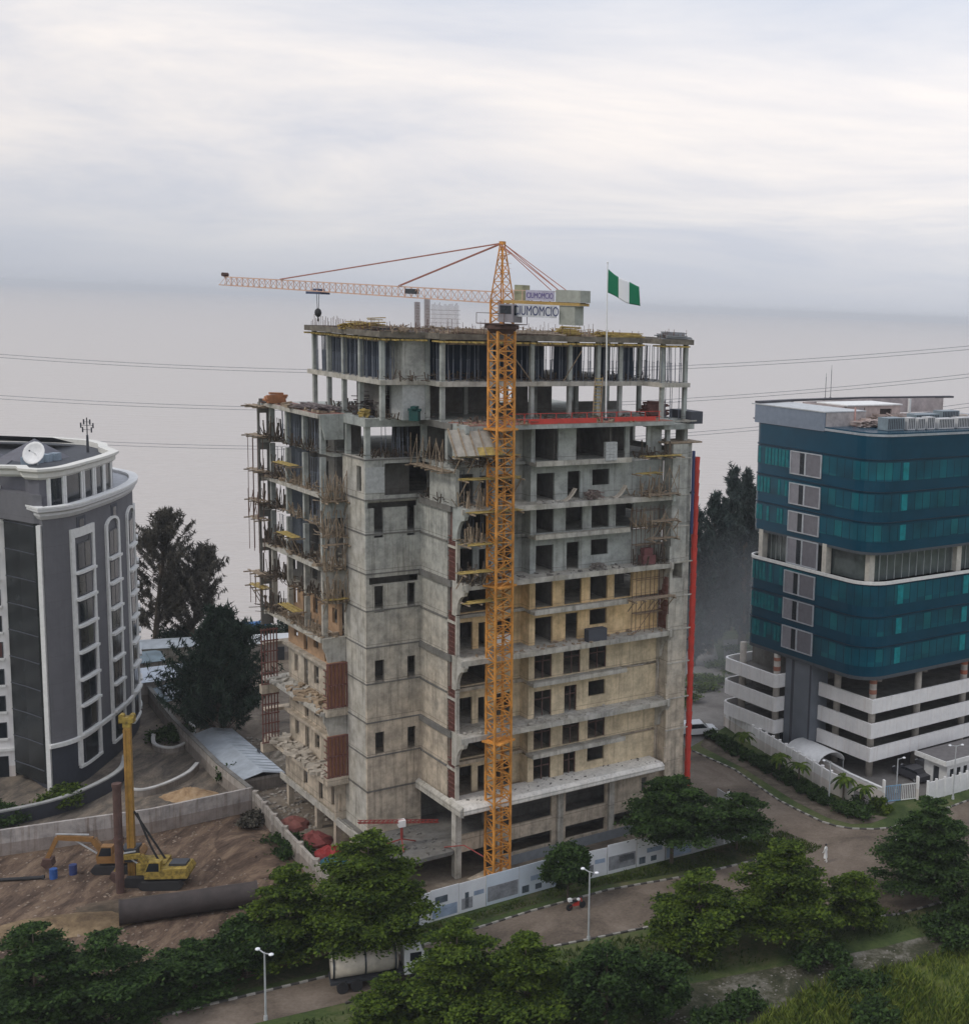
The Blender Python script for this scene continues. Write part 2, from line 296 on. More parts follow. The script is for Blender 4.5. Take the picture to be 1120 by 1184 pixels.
sd=Vector((math.cos(SUN_EL)*math.cos(SUN_AZ),math.cos(SUN_EL)*math.sin(SUN_AZ),math.sin(SUN_EL))); so.rotation_euler=sd.to_track_quat('Z','Y').to_euler(); so.location=(0,0,200)
vs=scene.view_settings; vs.view_transform='Standard'; vs.look='None'; vs.gamma=1; vs.exposure=0; vs.use_curve_mapping=False
HAZE_D=.00016
def haze():
    m=D.materials.new('sea_haze'); m.use_nodes=True; nt=m.node_tree; nt.nodes.remove(nt.nodes['Principled BSDF']); v=N(nt,'ShaderNodeVolumePrincipled'); v.inputs['Color'].default_value=(.93,.96,1,1); v.inputs['Density'].default_value=HAZE_D
    L(nt,v.outputs[0],nt.nodes['Material Output'].inputs['Volume'])
    MB().box(-9000,9000,-300,15500,-4,64).build('haze',m,kind='stuff')
haze()
# ================================================================ ground, water, roads
SHORE=[(-9000,-300),(-2200,-300),(-1400,-180),(-420,40),(-170,152),(-118,176),(-94,188),(-85,196),(-76,200),(-60,206),(-40,214),(-11,227),(10,239),(40,252),(90,270),(220,300),(700,380),(1500,420),(9000,500)]
def sheet(name,poly,z,mat,kind='structure'):
    mb=MB(); mb.add([(x,y,z) for x,y in poly],[tuple(range(len(poly)))]); return mb.build(name,mat,kind=kind)
mb=MB(); P=SHORE+[(9000,-290),(-8990,-299.9)]
P=[(-420,-299),(-420,40),(-170,152),(-118,176),(-94,188),(-85,196),(-76,200),(-60,206),(-40,214),(-11,227),(10,239),(40,252),(90,270),(220,300),(700,380),(2500,460),(2500,-299)]
mb.add([(x,y,0) for x,y in P][::-1],[tuple(range(len(P)))])
n=len(P); mb.add([(x,y,0) for x,y in P]+[(x,y,-2.5) for x,y in P],[(i,n+i,n+(i+1)%n,(i+1)%n) for i in range(n)])
mb.build('ground',LAND,kind='structure')
m,nt,b=newmat('silty_sea'); b.inputs['Roughness'].default_value=.3; b.inputs['Base Color'].default_value=(.42,.375,.335,1); b.inputs['Specular IOR Level'].default_value=.5
tc=N(nt,'ShaderNodeTexCoord'); mp=N(nt,'ShaderNodeMapping'); mp.inputs['Rotation'].default_value=(0,0,R(-28)); mp.inputs['Scale'].default_value=(.35,1.1,1); L(nt,tc.outputs['Object'],mp.inputs['Vector'])
hs=[]
for sc,k in ((.16,1.),(.55,.5)):
    no=N(nt,'ShaderNodeTexNoise'); no.inputs['Scale'].default_value=sc; no.inputs['Detail'].default_value=4; L(nt,mp.outputs[0],no.inputs['Vector']); mu=N(nt,'ShaderNodeMath',operation='MULTIPLY'); mu.inputs[1].default_value=k; L(nt,no.outputs['Fac'],mu.inputs[0]); hs.append(mu)
ad=N(nt,'ShaderNodeMath',operation='ADD'); L(nt,hs[0].outputs[0],ad.inputs[0]); L(nt,hs[1].outputs[0],ad.inputs[1])
bp=N(nt,'ShaderNodeBump'); bp.inputs['Strength'].default_value=.85; bp.inputs['Distance'].default_value=1.15; L(nt,ad.outputs[0],bp.inputs['Height']); L(nt,bp.outputs['Normal'],b.inputs['Normal'])
SEA=m
mb=MB(); ys=[-299,150,400,1000,3000,8000,15400]; xs=[-8990,-3000,-800,0,800,3000,8990]
mb.add([(x,y,-1.2) for y in ys for x in xs],[(j*7+i,j*7+i+1,j*7+i+8,j*7+i+7) for j in range(6) for i in range(6)]); mb.build('sea',SEA,kind='structure')
# roads -----------------------------------------------------------
sheet('road',[(-48,81),(-36,88.2),(-30.6,91.5),(-22,98.8),(-13,103.7),(-8.9,106),(0,107.6),(7,108.4),(12,110),(18,114),(40,131),(60,147),(45,160),(22.1,138.4),(14.8,131.4),(12.9,129.6),(8.8,128.9),(5.8,130.4),(1.2,136.1),(-3.8,145),(-9.1,151),(-14,158.5),(-22,170),(-30,166),(-20,155),(-11.5,143),(-5.3,135.6),(-1.5,129.5),(1.4,125.4),(1.2,122.6),(-1.6,119.6),(-6.2,116.4),(-14,112.3),(-20,107.5),(-26,102),(-32.9,95.4),(-42.9,88.6),(-52,85)],.012,ASPH)
sheet('verge',[(-28.4,103.6),(-24,107),(-19.1,112.6),(-14.5,114.9),(-7,120.7),(-1.3,125.8),(.9,124.8),(.8,122.8),(-1.8,119.9),(-6.6,117.3),(-14.5,113.2),(-20.6,108.3),(-26.6,102.8),(-33.5,96.2),(-43.5,89.4),(-52,86),(-52,92),(-40,93),(-33,99.5)],.020,VERGE)
sheet('forecourt',[(-19,70),(-8,88),(-6,96),(10,103.5),(24,112.),(60,136),(60,130),(26,107.5),(12,99),(-2,90),(-12,70)],.016,PATHM)
sheet('side_road',[(-30,166),(-22,170),(-14,158.5),(-9.6,152),(-5.5,161),(-6,175),(-9,200),(-12,220),(-30,210),(-40,190)],.016,PAVE)
sheet('construction_ground',[(-90,96),(-52.3,87.5),(-41,92.8),(-33.5,99.5),(-39.9,112),(-45.3,118.8),(-51.5,127.5),(-58,122),(-64,118),(-70,114.2),(-90,101)],.024,DIRT)
sheet('paved_yard',[(-120,100),(-95,99.5),(-70,114.8),(-59,121.4),(-52,127.3),(-58.6,134.8),(-69.4,148.3),(-81.5,165),(-92,180),(-125,165)],.020,YARD)
sheet('tower_site_ground',[(-51.2,128.2),(-45,119.2),(-39.4,112.2),(-32.5,101),(-28.2,105),(-19,113.6),(-7,122),(0,128.6),(-9,140),(-20,156),(-38,186),(-62,200),(-80,188),(-78,163),(-69,148.8),(-58.2,135.2)],.028,ground_mat('trampled_site_soil',[(.09,.075,.06),(.16,.13,.10),(.25,.21,.16)],.2,.7,2))
sheet('office_forecourt',[(-5.4,161),(-1.6,154),(1.5,148.8),(7,138.9),(12.2,134.6),(14.4,137.9),(24,143),(60,165),(60,230),(-8,205)],.024,PAVE)
# kerbs: black and white blocks
KW=plain('kerb_white',(.34,.32,.29),.8,var=.3,scale=3); KB=plain('kerb_black',(.06,.055,.05),.8,var=.3)
def kerb(name,pts,w=.2,h=.12,step=.62,z=.01,painted=True):
    segs=[]; 
    for a,b in zip(pts,pts[1:]):
        a=Vector(a); b=Vector(b); n=max(1,int((b-a).length/step))
        for i in range(n): segs.append((a.lerp(b,i/n),a.lerp(b,(i+1)/n)))
    A,B=MB(),MB()
    for i,(p,q) in enumerate(segs): (A if i%2 or not painted else B).beam((p.x,p.y,z+h/2),(q.x,q.y,z+h/2),w,h)
    o=A.build(name,KW,kind='structure'); 
    if painted: B.build('black_kerb_blocks',KB,o)
kerb('kerb_office_corner',[(-9.1,151),(-3.8,145),(1.2,136.1),(3.6,133),(5.8,130.4),(7.2,129.4),(8.8,128.9),(11,129),(12.9,129.6),(14.8,131.4),(22.1,138.4)])
kerb('kerb_tower_side',[(-42.9,88.6),(-32.9,95.4),(-26,102),(-20,107.5),(-14,112.3),(-6.2,116.4),(-1.6,119.6),(1.2,122.4),(1.5,124.2),(.4,126.6),(-1.5,129.5)])
kerb('kerb_field_side',[(-30.6,91.3),(-22,98.6),(-13,103.5),(-8.9,105.8),(0,107.4),(7,108.2),(12,109.8),(18,113.8),(40,130.8)])
# planted strip in front of the office wall
sheet('planting_strip',[(-7.9,157),(-5,152.5),(-1.2,147.4),(3.8,139.4),(7.4,135),(11,133.1),(12.7,132.4),(10.8,130.6),(8.8,130.2),(6.4,131.6),(3,136),(-2.8,145.6),(-8.3,153)],.03,ground_mat('dusty_planting_soil',[(.05,.04,.028),(.10,.08,.06),(.17,.14,.11)],.4,.6,4))
# ================================================================ fences and walls
def path_wall(name,label,cat,pts,h,t,mat,z=0,cap=None,piers=None,capmat=None):
    T=thing(name,label,cat,(pts[0][0],pts[0][1],z)); mb=MB(); o=Vector(pts[0]); q=[(x-o.x,y-o.y) for x,y in pts]
    mb.sweep(q,[(t/2,0),(t/2,h),(-t/2,h),(-t/2,0)]); mb.build('wall_panel',mat,T)
    if cap: MB().sweep(q,[(t/2+.08,h+.003),(t/2+.08,h+cap),(-t/2-.08,h+cap),(-t/2-.08,h+.003)]).build('coping',capmat or mat,T)
    if piers:
        k=0
        for a,b in zip(q,q[1:]):
            a=Vector(a); b=Vector(b); n=max(1,round((b-a).length/piers))
            for i in range(n):
                p=a.lerp(b,i/n); k+=1
                if k<60: MB().box(p.x-t*.9,p.x+t*.9,p.y-t*.9,p.y+t*.9,-.05,h+.22).build('pier',mat,T)
    return T
path_wall('boundary_wall','weathered pale concrete wall between the excavated plot and the grey tower yard','wall',[(-95,98.5),(-69.8,114.4),(-63.8,118),(-59,120.8),(-52,127.3)],2.5,.3,concrete('streaked_pale_wall',(.46,.43,.41),(.40,.37,.35),stain=(.16,.11,.08),amt=.8,lift=60))
path_wall('boundary_wall','dark topped long wall running back from the plot corner towards the water','wall',[(-52.2,127.9),(-58.6,135),(-69.4,148.6),(-81.5,165.4),(-92,181)],2.1,.3,PERIM,cap=.12,capmat=CONC_D)
path_wall('boundary_wall','mossy grey wall along the side of the unfinished tower site','wall',[(-51.5,127.2),(-45.3,118.6),(-39.9,111.6),(-36.5,106.6)],2.,.28,PERIM,piers=3.6)
T=path_wall('perimeter_fence','white rendered fence wall with posts around the blue glass office','fence',[(-5.7,161.2),(-2,154.2),(1.2,149),(4.2,143.8),(6.9,139.2),(9.2,136.6)],2.3,.2,WHITE_D,piers=1.7)
path_wall('perimeter_fence','low white wall of the office forecourt ending at the gate','fence',[(3.2,150.6),(6.2,145.6),(9.1,141),(12.4,136.9)],1.5,.2,WHITE_D,cap=.12,capmat=WTRIM)
path_wall('perimeter_fence','tall white slatted fence beside the gatehouse','fence',[(17.4,137.9),(20.4,140.2),(27.4,146.2),(45,161.6)],2.,.15,WHITE,piers=1.2)
# entrance gate (two leaves)
g=thing('entrance_gate','white and blue barred gate beside the gatehouse','gate',(12.6,136.6,0),math.atan2(1.6,3.9))
for i in range(2):
    mb=MB()
    for k in range(9): mb.box(i*2.+.1+k*.22,i*2.+.15+k*.22,-.03,.03,.1,1.9)
    mb.box(i*2.+.05,i*2.+1.98,-.04,.04,.1,.2); mb.box(i*2.+.05,i*2.+1.98,-.04,.04,1.8,1.9); mb.build('gate_leaf',WHITE if i else plain('gate_blue',(.2,.35,.5)),g)
for k in (0,4.1): MB().box(k-.2,k,-.2,.2,0,2.6).build('gate_post',WHITE_D,g)
# gatehouse
g=thing('gatehouse','small white gatehouse with flat roof and a row of small windows','gatehouse',(19.9,141.6,0),R(40))
mb=MB().wall('y',0,.2,0,8,0,3,[(.5+i*1.1,1.15+i*1.1,1.0,2.2) for i in range(5)]); mb.wall('x',0,.2,.2,3.5,0,3,[(1.2,2.1,0,2.2)]); mb.box(0.2,8,3.5,3.7,0,3); mb.box(7.8,8,.2,3.5,0,3); mb.build('wall',WHITE,g)
for i in range(5): MB().box(.5+i*1.1,1.15+i*1.1,.1,.13,1,2.2).build('window',GL_DK,g)
MB().box(.1,.14,1.2,2.1,0,2.2).build('door',DKMETAL,g)
MB().box(-.8,8.4,-.5,4.2,3.003,3.3).build('roof',plain('grey_flat_roof',(.16,.15,.15),.8),g); mb=MB(); mb.box(-.95,8.5,-.65,-.5,2.95,3.5); mb.box(-.95,-.8,-.5,4.2,2.95,3.5); mb.build('fascia',WTRIM,g)
# office yard cabins
g=thing('site_cabin','white office yard cabin with dark doorway beside the tented shelter','cabin',(-2.2,158.4,0),R(130)+R(180))
mb=MB().wall('y',0,.15,0,6.5,0,2.6,[(5.2,5.9,0,2),(3.5,4.4,1,1.9)]); mb.box(0,.15,.15,3,0,2.6); mb.box(6.35,6.5,.15,3,0,2.6); mb.box(.15,6.35,2.85,3,0,2.6); mb.build('wall',WHITE,g); MB().box(-.2,6.7,-.2,3.2,2.603,2.8).build('roof',WTRIM,g); MB().box(5.2,5.9,.06,.1,0,2).build('door',GL_DK,g); MB().box(3.5,4.4,.06,.1,1,1.9).build('window',GL_DK,g)
g=thing('shelter','white curved fabric shelter standing behind the perimeter fence','shelter',(3.4,149.2,0),R(128)+R(180))
pts=[(0,-2,1.4)]+[(0,2*math.cos(t),1.4+1.3*math.sin(t)) for t in [math.pi-math.pi*i/10 for i in range(11)]]
mb=MB(); k=[(2*math.cos(math.pi*i/10),1.5+1.25*math.sin(math.pi*i/10)) for i in range(11)]; vs=[]
for x in (0,6):
    for y,z in k: vs.append((x,y,z))
for x in (0.02,5.98):
    for y,z in k: vs.append((x,y*.97,z-.06))
mb.add(vs,[(i,i+1,12+i,11+i) for i in range(10)]+[(22+i,33+i,34+i,23+i) for i in range(10)]+[(i,22+i,23+i,i+1) for i in range(10)]+[(11+i,12+i,34+i,33+i) for i in range(10)]+[(0,11,33,22),(10,32,43,21)]); mb.build('canopy',WHITE,g,smooth=True)
for x in (.1,5.9):
    for y in (-1.9,1.9): MB().cyl((x,y,0),(x,y,1.55),.05).build('post',POLE,g)
# hoarding of printed panels
HP=[(-30.3,102.2),(-27.9,104.8),(-24,108.2),(-19.1,112.4),(-14.5,115.6),(-7,121.2),(-1.3,126),(-5.2,131.6)]
PB=[plain('panel_picture_blue',(.32,.40,.52),.6,var=.4,scale=.8),plain('panel_picture_grey',(.30,.31,.33),.6,var=.5,scale=1.2),plain('panel_picture_dark',(.10,.13,.16),.6,var=.5,scale=2)]
HB=[plain('pale_blue_panel',(.60,.67,.74),.5,var=.12,scale=.3),plain('white_panel',(.72,.74,.76),.5,var=.15,scale=.3),plain('grey_panel',(.42,.44,.45),.55,var=.2,scale=.4)]
T=thing('hoarding','white and pale blue printed hoarding panels fencing the front of the unfinished tower','hoarding',(0,0,0)); rr=random.Random(3); k=0
for a,b in zip(HP,HP[1:]):
    a=Vector(a); b=Vector(b); n=max(1,round((b-a).length/3.)); d=(b-a).normalized(); nn=Vector((d.y,-d.x))
    for i in range(n):
        p=a.lerp(b,i/n+.004); q=a.lerp(b,(i+1)/n-.004); h=2.75+rr.uniform(-.12,.12); k+=1
        pl=MB().beam((p.x,p.y,h/2+.02),(q.x,q.y,h/2+.02),.06,h).build('panel',HB[(k*5//3)%2 if k<9 else (2 if k%3 else 1)],T)
        o=nn*.045
        for (u0_,u1_,z0_,z1_,mi) in ([(.04,.97,.35,1.7,1),(.4,.92,.95,1.55,2)],[(.08,.3,.25,.9,2),(.35,.9,1.2,1.65,0),(.5,.7,.3,.8,2)],[(.05,.95,.2,1.2,0),(.15,.6,1.5,2.1,2)],[(.1,.5,.3,1.3,1),(.22,.36,.4,1.8,2),(.55,.92,1.3,1.7,0)])[k%4]:
            P=p.lerp(q,u0_)+o; Q=p.lerp(q,u1_)+o; mid=(z0_+z1_)/2; MB().beam((P.x,P.y,mid),(Q.x,Q.y,mid),.012,z1_-z0_).build('printed_picture',PB[mi],pl)
    MB().beam((a.x,a.y,1.2),(a.x,a.y,0),.1).build('post',POLE,T)
# ================================================================ street lamps
def lamp(x,y,h,label,arms=2,rz=0,group='street lamps'):
    T=thing('street_lamp',label,'street lamp',(x,y,0),rz,group)
    MB().cyl((0,0,0),(0,0,h),.09,.055).build('pole',POLE,T); MB().cyl((0,0,0),(0,0,.35),.16,.13).build('base',POLE,T)
    for i in range(arms):
        s_=(-1)**i; MB().beam((0,0,h-.08),(s_*.6,0,h+.05),.06).build('arm',POLE,T)
        hd=MB().ball((s_*.72,0,h+.05),.19,10,6,.55).build('lamp_head',LENS,T,smooth=True)
lamp(-35.5,88.7,5.2,'twin headed street lamp beside the near kerb in front of the tanker truck',2,R(-30))
lamp(-14.3,102.8,6.,'twin headed street lamp beside the small round tree before the hoarding',2,R(-30))
lamp(6.6,135.6,4.8,'single white street lamp behind the palms of the office planting strip',1,R(180))
lamp(14.2,139.9,3.9,'short single white lamp on the office forecourt',1,R(20))
lamp(20.3,138.6,6.1,'tall lamp with crossed arms beside the gatehouse',2,R(15))
lamp(12.6,113.8,5.2,'thin street lamp hidden half behind the tiered tree',1,R(190))
# ================================================================ unfinished tower (local: x along the front, y back, z up)
TP=(-27.,114.5,0); TR=R(40.2)
B=thing('unfinished_tower','bare concrete high-rise under construction with open top floors','building',TP,TR)
def Tw(x,y,z=0): c,s=math.cos(TR),math.sin(TR); return (TP[0]+x*c-y*s,TP[1]+x*s+y*c,z)
MAIN=[6.9,13.45,20.5,27.3,34.0,41.2]; MIDS=[10.2,17.1,23.9,30.9,37.6]
ALLZ=sorted(MAIN+MIDS)
# --- floor slabs
for z in MAIN[1:]:
    poly=[(-.9,-1.3),(20.7,-1.3),(20.9,.7),(23.2,.7),(23.2,26),(-5,27.4),(-8.95,27.4),(-8.95,26.3),(-8.55,26.3),(-8.55,12.4),(-6.1,12.4),(-6.1,8),(-.9,8)]
    MB().prism(poly,z-.38,z).build('slab',CONC_L if z<40 else BLOCK_G,B)
for z in MIDS:
    MB().prism([(-1.1,1.7),(6.4,1.7),(6.4,1.0),(20.6,1.0),(23.2,1.),(23.2,26),(-5,27.4),(-8.95,27.4),(-8.95,26.5),(-7.2,26.5),(-7.2,12.7),(-6.1,12.7),(-6.1,8),(-1.1,8)],z-.3,z).build('slab',CONC,B)
    MB().prism([(6.1,-.75),(16.3,-.75),(16.3,.6),(6.1,.6)],z-.25,z+.02).build('balcony',CONC_L,B)
# upstand on the balcony edges
mb=MB()
for z in MIDS: mb.box(6.1,16.3,-.75,-.6,z+.02,z+.22)
mb.each('balcony_kerb',CONC_L,B)
mb=MB()
for z in MAIN[1:5]: mb.box(-1.5,20.7,-1.5,-1.303,z-.42,z+.05)
mb.each('slab_edge',CONC_L,B)
# canopy over the podium
MB().extr([(0,-1.9,6.5),(0,-2.1,6.65),(0,-2.1,7.05),(0,-1.7,7.3),(0,1,7.3),(0,1,6.5)],(21.6,0,0)).build('canopy',concrete('white_canopy_concrete',(.72,.69,.63),(.66,.64,.59),amt=.5,blot=.5),B).location.x=-1.5
MB().prism([(-1.5,1.0),(23.2,1.0),(23.2,26),(-5,27.4),(-8.95,27.4),(-8.95,26.3),(-8.55,26.3),(-8.55,12.4),(-6.1,12.4),(-6.1,7.9),(-1.5,7.9)],6.5,6.9).build('slab',CONC,B)
MB().sweep([(-1.5,7.2),(-1.5,-2.0)],[(.0,6.35),(.35,6.5),(.35,7.1),(.0,7.35)][::-1]).build('canopy_return',CONC_L,B)
# --- front walls
def storey_holes(k,z,up):   # k: 0 = storey above a main deck, 1 = above a balcony
    if k==0: h=[(6.9,8.75,z,z+2.55),(10.15,11.5,z,z+2.6),(12.8,14.7,z+1.15,z+2.65)]
    else: h=[(6.9,8.75,z+.1,z+2.75),(10.0,11.85,z+.1,z+2.8),(12.8,14.75,z+.2,z+2.9)]
    if up: h.append((15.5,17.5,z+.1,z+2.9) if k else (15.6,16.9,z+1.2,z+2.6))
    return h
for i,(z,zt) in enumerate(zip(ALLZ,ALLZ[1:])):
    k=i%2; top=z>=34.0; mat=PLAST_Y if 20<z<27 else (PLAST_B if z<20 else BLOCK_G)
    zz=z if k==0 else z-.0
    hs=storey_holes(k,z,z>23 and not(k==0))
    if top and k==1: hs=[(6.7,9.1,z,z+3.1),(11,16.4,z,z+3.1),(16.9,18.9,z,z+3.1)]
    b0=.9 if k else .6
    mb=MB().wall('y',.6,.25,6.3,20.6,z+.02 if k else z,zt-(.38 if not k==0 else .3),hs)
    mb.box(6.3,6.55,.85,2.2,z,zt-.38)
    mb.build('front_wall',mat,B)
    hl=[(3.7,5.3,z,z+2.45)] if k==0 else []
    hl+= [(-.6,1.4,z,z+2.6),(2.0,2.7,z,z+2.4)] if k==0 else [(-.6,2.9,z+.1,z+2.7)]
    MB().wall('y',2.2,.25,-.85,6.3,z,zt-.38,hl).build('recessed_wall',mat if z<27.5 else CONC,B)
# window frames / panes seen in some openings
for z in (27.3,34.0): MB().box(3.7,5.3,2.25,2.33,z+1.25,z+1.4).build('window_transom',CONC_L,B)
for z in (13.45,6.9,17.1,10.2):
    xs_=[(6.9,8.75),(10.15,11.5)] if z in (13.45,6.9) else [(6.9,8.75),(10.0,11.85),(12.8,14.75)]
    for a,b_ in xs_: 
        fo=MB(); 
        for x in (a+.05,(a+b_)/2,b_-.05): fo.box(x-.05,x+.05,.7,.76,z+.1,z+2.5)
        fo.box(a,b_,.7,.76,z+1.7,z+1.8); fo.build('window_frame',RUST,B)
MB().box(3.75,5.25,2.1,2.18,20.5,21.6).build('white_board',WHITE,B)
MB().box(11.6,13.6,-1.25,-.4,20.5,21.7).build('railing_crate',GREY_D,B)
# unseen partitions and core added behind the facade to darken the interior
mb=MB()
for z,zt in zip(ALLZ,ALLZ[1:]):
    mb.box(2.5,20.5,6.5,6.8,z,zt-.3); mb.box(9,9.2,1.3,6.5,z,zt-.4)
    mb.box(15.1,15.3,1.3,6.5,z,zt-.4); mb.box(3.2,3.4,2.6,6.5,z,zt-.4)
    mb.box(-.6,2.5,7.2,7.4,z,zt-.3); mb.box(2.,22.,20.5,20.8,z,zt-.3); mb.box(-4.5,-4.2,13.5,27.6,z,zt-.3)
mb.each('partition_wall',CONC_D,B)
# --- fins with curved brackets at both ends of the decks
def bracket(x,d,t=.32):
    pr=[(-1.6,d+.1),(-1.6,d-.55),(-1.45,d-.75)]
    for i in range(7):
        a=math.pi/2*i/6; pr.append((-1.35+1.4*math.sin(a),d-.95-1.9*(1-math.cos(a))))
    pr+=[(.35,d-3.),(.95,d-3.),(.95,d+.1)]
    return MB().extr([(x,y,z) for y,z in pr],(t,0,0))
for d in MAIN[1:]:
    bracket(-1.24,d).build('bracket',CONC_L if d<30 else BLOCK_G,B)
    if d<41: bracket(20.6,d).build('bracket',CONC_L if d<30 else BLOCK_G,B)
for z,zt in zip(MAIN,MAIN[1:]):
    mb=MB(); mb.box(-1.25,-.95,.0,.28,z,zt-3); mb.box(-1.25,-.95,.28,1.9,z+3.0,z+3.2); 
    if z<33: mb.build('bay_post',CONC_L,B)
    if z<27.5:
        lv=MB()
        for i in range(7): lv.box(-1.14,-1.06,.36+i*.22,.44+i*.22,z+.05,zt-2.95)
        for i in range(9): lv.box(-1.16,-1.05,.28,1.9,z+.35+i*.45,z+.41+i*.45)
        lv.build('louvre_screen',LOUV,B)
        MB().box(-.9,-.85,.3,1.9,z,zt-.4).build('louvre_backing',LOUV,B)
    mb=MB()
    if z<33: mb.wall('x',-1.2,.3,1.9,7.4,z+.02,zt-.3,[]); mb.build('side_wall',CONC,B)
    # right return wall with rounded recess
    if z<40:
        mb=MB(); mb.box(20.62,20.9,.6,.95,z,zt-3); mb.box(20.62,20.9,-1.25,-.95,z,z+1.6); mb.build('return_wall',CONC,B)
        if z in (20.5,): 
            lv=MB(); 
            for i in range(7): lv.box(20.7,20.78,-.9+i*.22,-.82+i*.22,z+.05,zt-1.5)
            for i in range(9): lv.box(20.69,20.79,-.95,.6,z+.4+i*.5,z+.46+i*.5)
            lv.build('louvre_screen',LOUV,B)
MB().box(-1.35,-1.02,.05,5.2,34.02,37.3).build('side_wall',CONC,B)
for y in (2.2,7.2): MB().box(-1.2,-.75,y-.25,y+.25,37.6,40.82).build('column',BLOCK_G,B)
# ribs: board-marked ledges on the side wall at every main deck
mb=MB()
for z in MAIN[1:]: mb.box(-1.42,-1.203,.9,7.3,z-.5,z+.04)
for z in MIDS[:4]: mb.box(-1.3,-1.203,1.95,7.3,z-.22,z-.06)
mb.each('side_ledge',CONC_D,B)
# --- right pier with slot
mb=MB(); mb.box(20.95,22.75,-.9,.6,0,25.6); mb.box(20.95,22.75,-.9,.6,27.1,38.9); mb.box(20.95,21.25,-.9,.6,25.6,27.1); mb.box(22.45,22.75,-.9,.6,25.6,27.1); mb.box(23.1,23.55,-.4,.6,0,38.9); mb.box(22.75,23.1,.3,.6,0,38.9); mb.build('corner_pier',CONC,B)
mb=MB()
for z in ALLZ[1:]: mb.box(22.75,23.1,-.6,.3,z-.25,z)
mb.each('slot_sill',CONC_L,B)
mb=MB()
for z in ALLZ[1:]: mb.box(20.9,23.6,-.98,-.903,z-.12,z)
mb.each('pier_ledge',CONC_L,B)
for i in range(len(ALLZ)-1):
    if i>0: MB().wall('x',23.25,.3,.6,25.9,ALLZ[i],ALLZ[i+1]-.38,[(2+j*4.6,5+j*4.6,ALLZ[i]+.6,ALLZ[i+1]-.9) for j in range(5)]).build('end_wall',CONC,B)
# white rounded hoods on the end wall, beyond the chute
for z in (7.5,10.,14.2,17.4,24.):
    MB().ball((24.1,1.6,z+.6),.75,10,6,1.1).build('fan_hood',WHITE_D,B,smooth=True)
# --- stair tower
SL=[(-6.2,-1.5,33.2,33.85),(-6.1,-1.4,26.25,26.9)]
W1=[(-5.62,-4.72,30.5,33.2),(-5.62,-4.75,23.65,26.1),(-5.62,-4.72,17.05,19.2),(-5.62,-4.75,10.3,12.4)]
W2=[(-2.5,-1.7,30.5,33.2),(-2.5,-1.7,23.8,26.1),(-2.5,-1.7,17.05,19.2),(-2.5,-1.7,10.3,12.4)]
mb=MB().wall('y',7.4,.3,-6.4,-1.2,2.7,34.3,SL+W1+W2)
mb.wall('y',7.4,.3,-6.4,-4.6,34.3,37.2,[]); mb.wall('y',7.4,.3,-6.4,-1.2,37.2,37.65,[])
mb.build('stair_tower_wall',CONC,B)
MB().box(-6.35,-4.62,7.37,7.4,34.6,36.9).build('block_infill',BLOCK_W,B)
mb=MB().wall('x',-6.4,.3,7.7,12.5,2.7,37.65,[(8.3,9.3,34.6,36.9)]); mb.build('stair_tower_wall',CONC_L,B)
mb=MB().box(-5.9,-1.3,9.6,9.8,3,37.5); mb.build('stair_core_wall',CONC_D,B)
mb=MB()
for z in [6.9,10.2,13.45,17.1,20.5,23.9,27.3,30.9,34,37.6]: mb.box(-6.46,-1.2,7.33,7.397,z-.1,z+.02); mb.box(-6.47,-6.403,7.3,12.5,z-.1,z+.02)
mb.each('pour_ledge',CONC_D,B)
mb=MB()
mb.box(-6.3,-5.85,7.5,7.95,37.66,40.8); mb.box(-6.3,-5.85,11.8,12.3,37.66,40.8); mb.box(-6.45,-1.25,7.2,7.7,40.5,41.25); mb.box(-6.45,-6.0,7.7,12.5,40.5,41.25); mb.each('stair_head_beam',BLOCK_G,B)
# --- wing on the water side
ORB=plain('orange_brown_render',(.42,.27,.16),.9,var=.3)
for i,(z,zt) in enumerate(zip(ALLZ,ALLZ[1:])):
    holes=[(13.4,14.6,z+.9,zt-1.),(15.6,16.6,z+.1,zt-.8),(18.2,19.4,z+.9,zt-.9),(21.,22.,z+.1,zt-.8),(23.6,24.6,z+.9,zt-.9)]
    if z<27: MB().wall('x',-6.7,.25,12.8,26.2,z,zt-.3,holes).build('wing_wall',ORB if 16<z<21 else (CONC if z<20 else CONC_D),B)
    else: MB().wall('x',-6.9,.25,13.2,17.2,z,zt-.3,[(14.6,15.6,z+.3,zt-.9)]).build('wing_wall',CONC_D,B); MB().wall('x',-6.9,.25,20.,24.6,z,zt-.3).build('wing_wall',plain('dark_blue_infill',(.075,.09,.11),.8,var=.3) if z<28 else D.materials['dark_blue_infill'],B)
    for y in (12.9,17.2,21.6,25.9):
        if z>19: MB().box(-8.3,-7.85,y-.2,y+.2,z,zt-.3).build('column',BLOCK_G if z>26 else CONC,B)
MB().wall('y',12.5,.25,-7.4,-6.4,2.7,6.5,[(-7.1,-6.8,3.4,5.2)]).build('wing_front_wall',CONC,B)
for z in MAIN[1:]:
    MB().box(-8.75,-8.553,12.3,26.35,z-.32,z+.05).each('slab_edge',CONC_L,B)
    pr=[(-8.6,z+.06),(-6.42,z+.06),(-6.42,z-2.25),(-8.1,z-2.25),(-8.3,z-1.4),(-8.55,z-.9)]
    MB().extr([(x,12.1,q) for x,q in pr],(0,.28,0)).build('spandrel',CONC_L if z<30 else BLOCK_G,B)
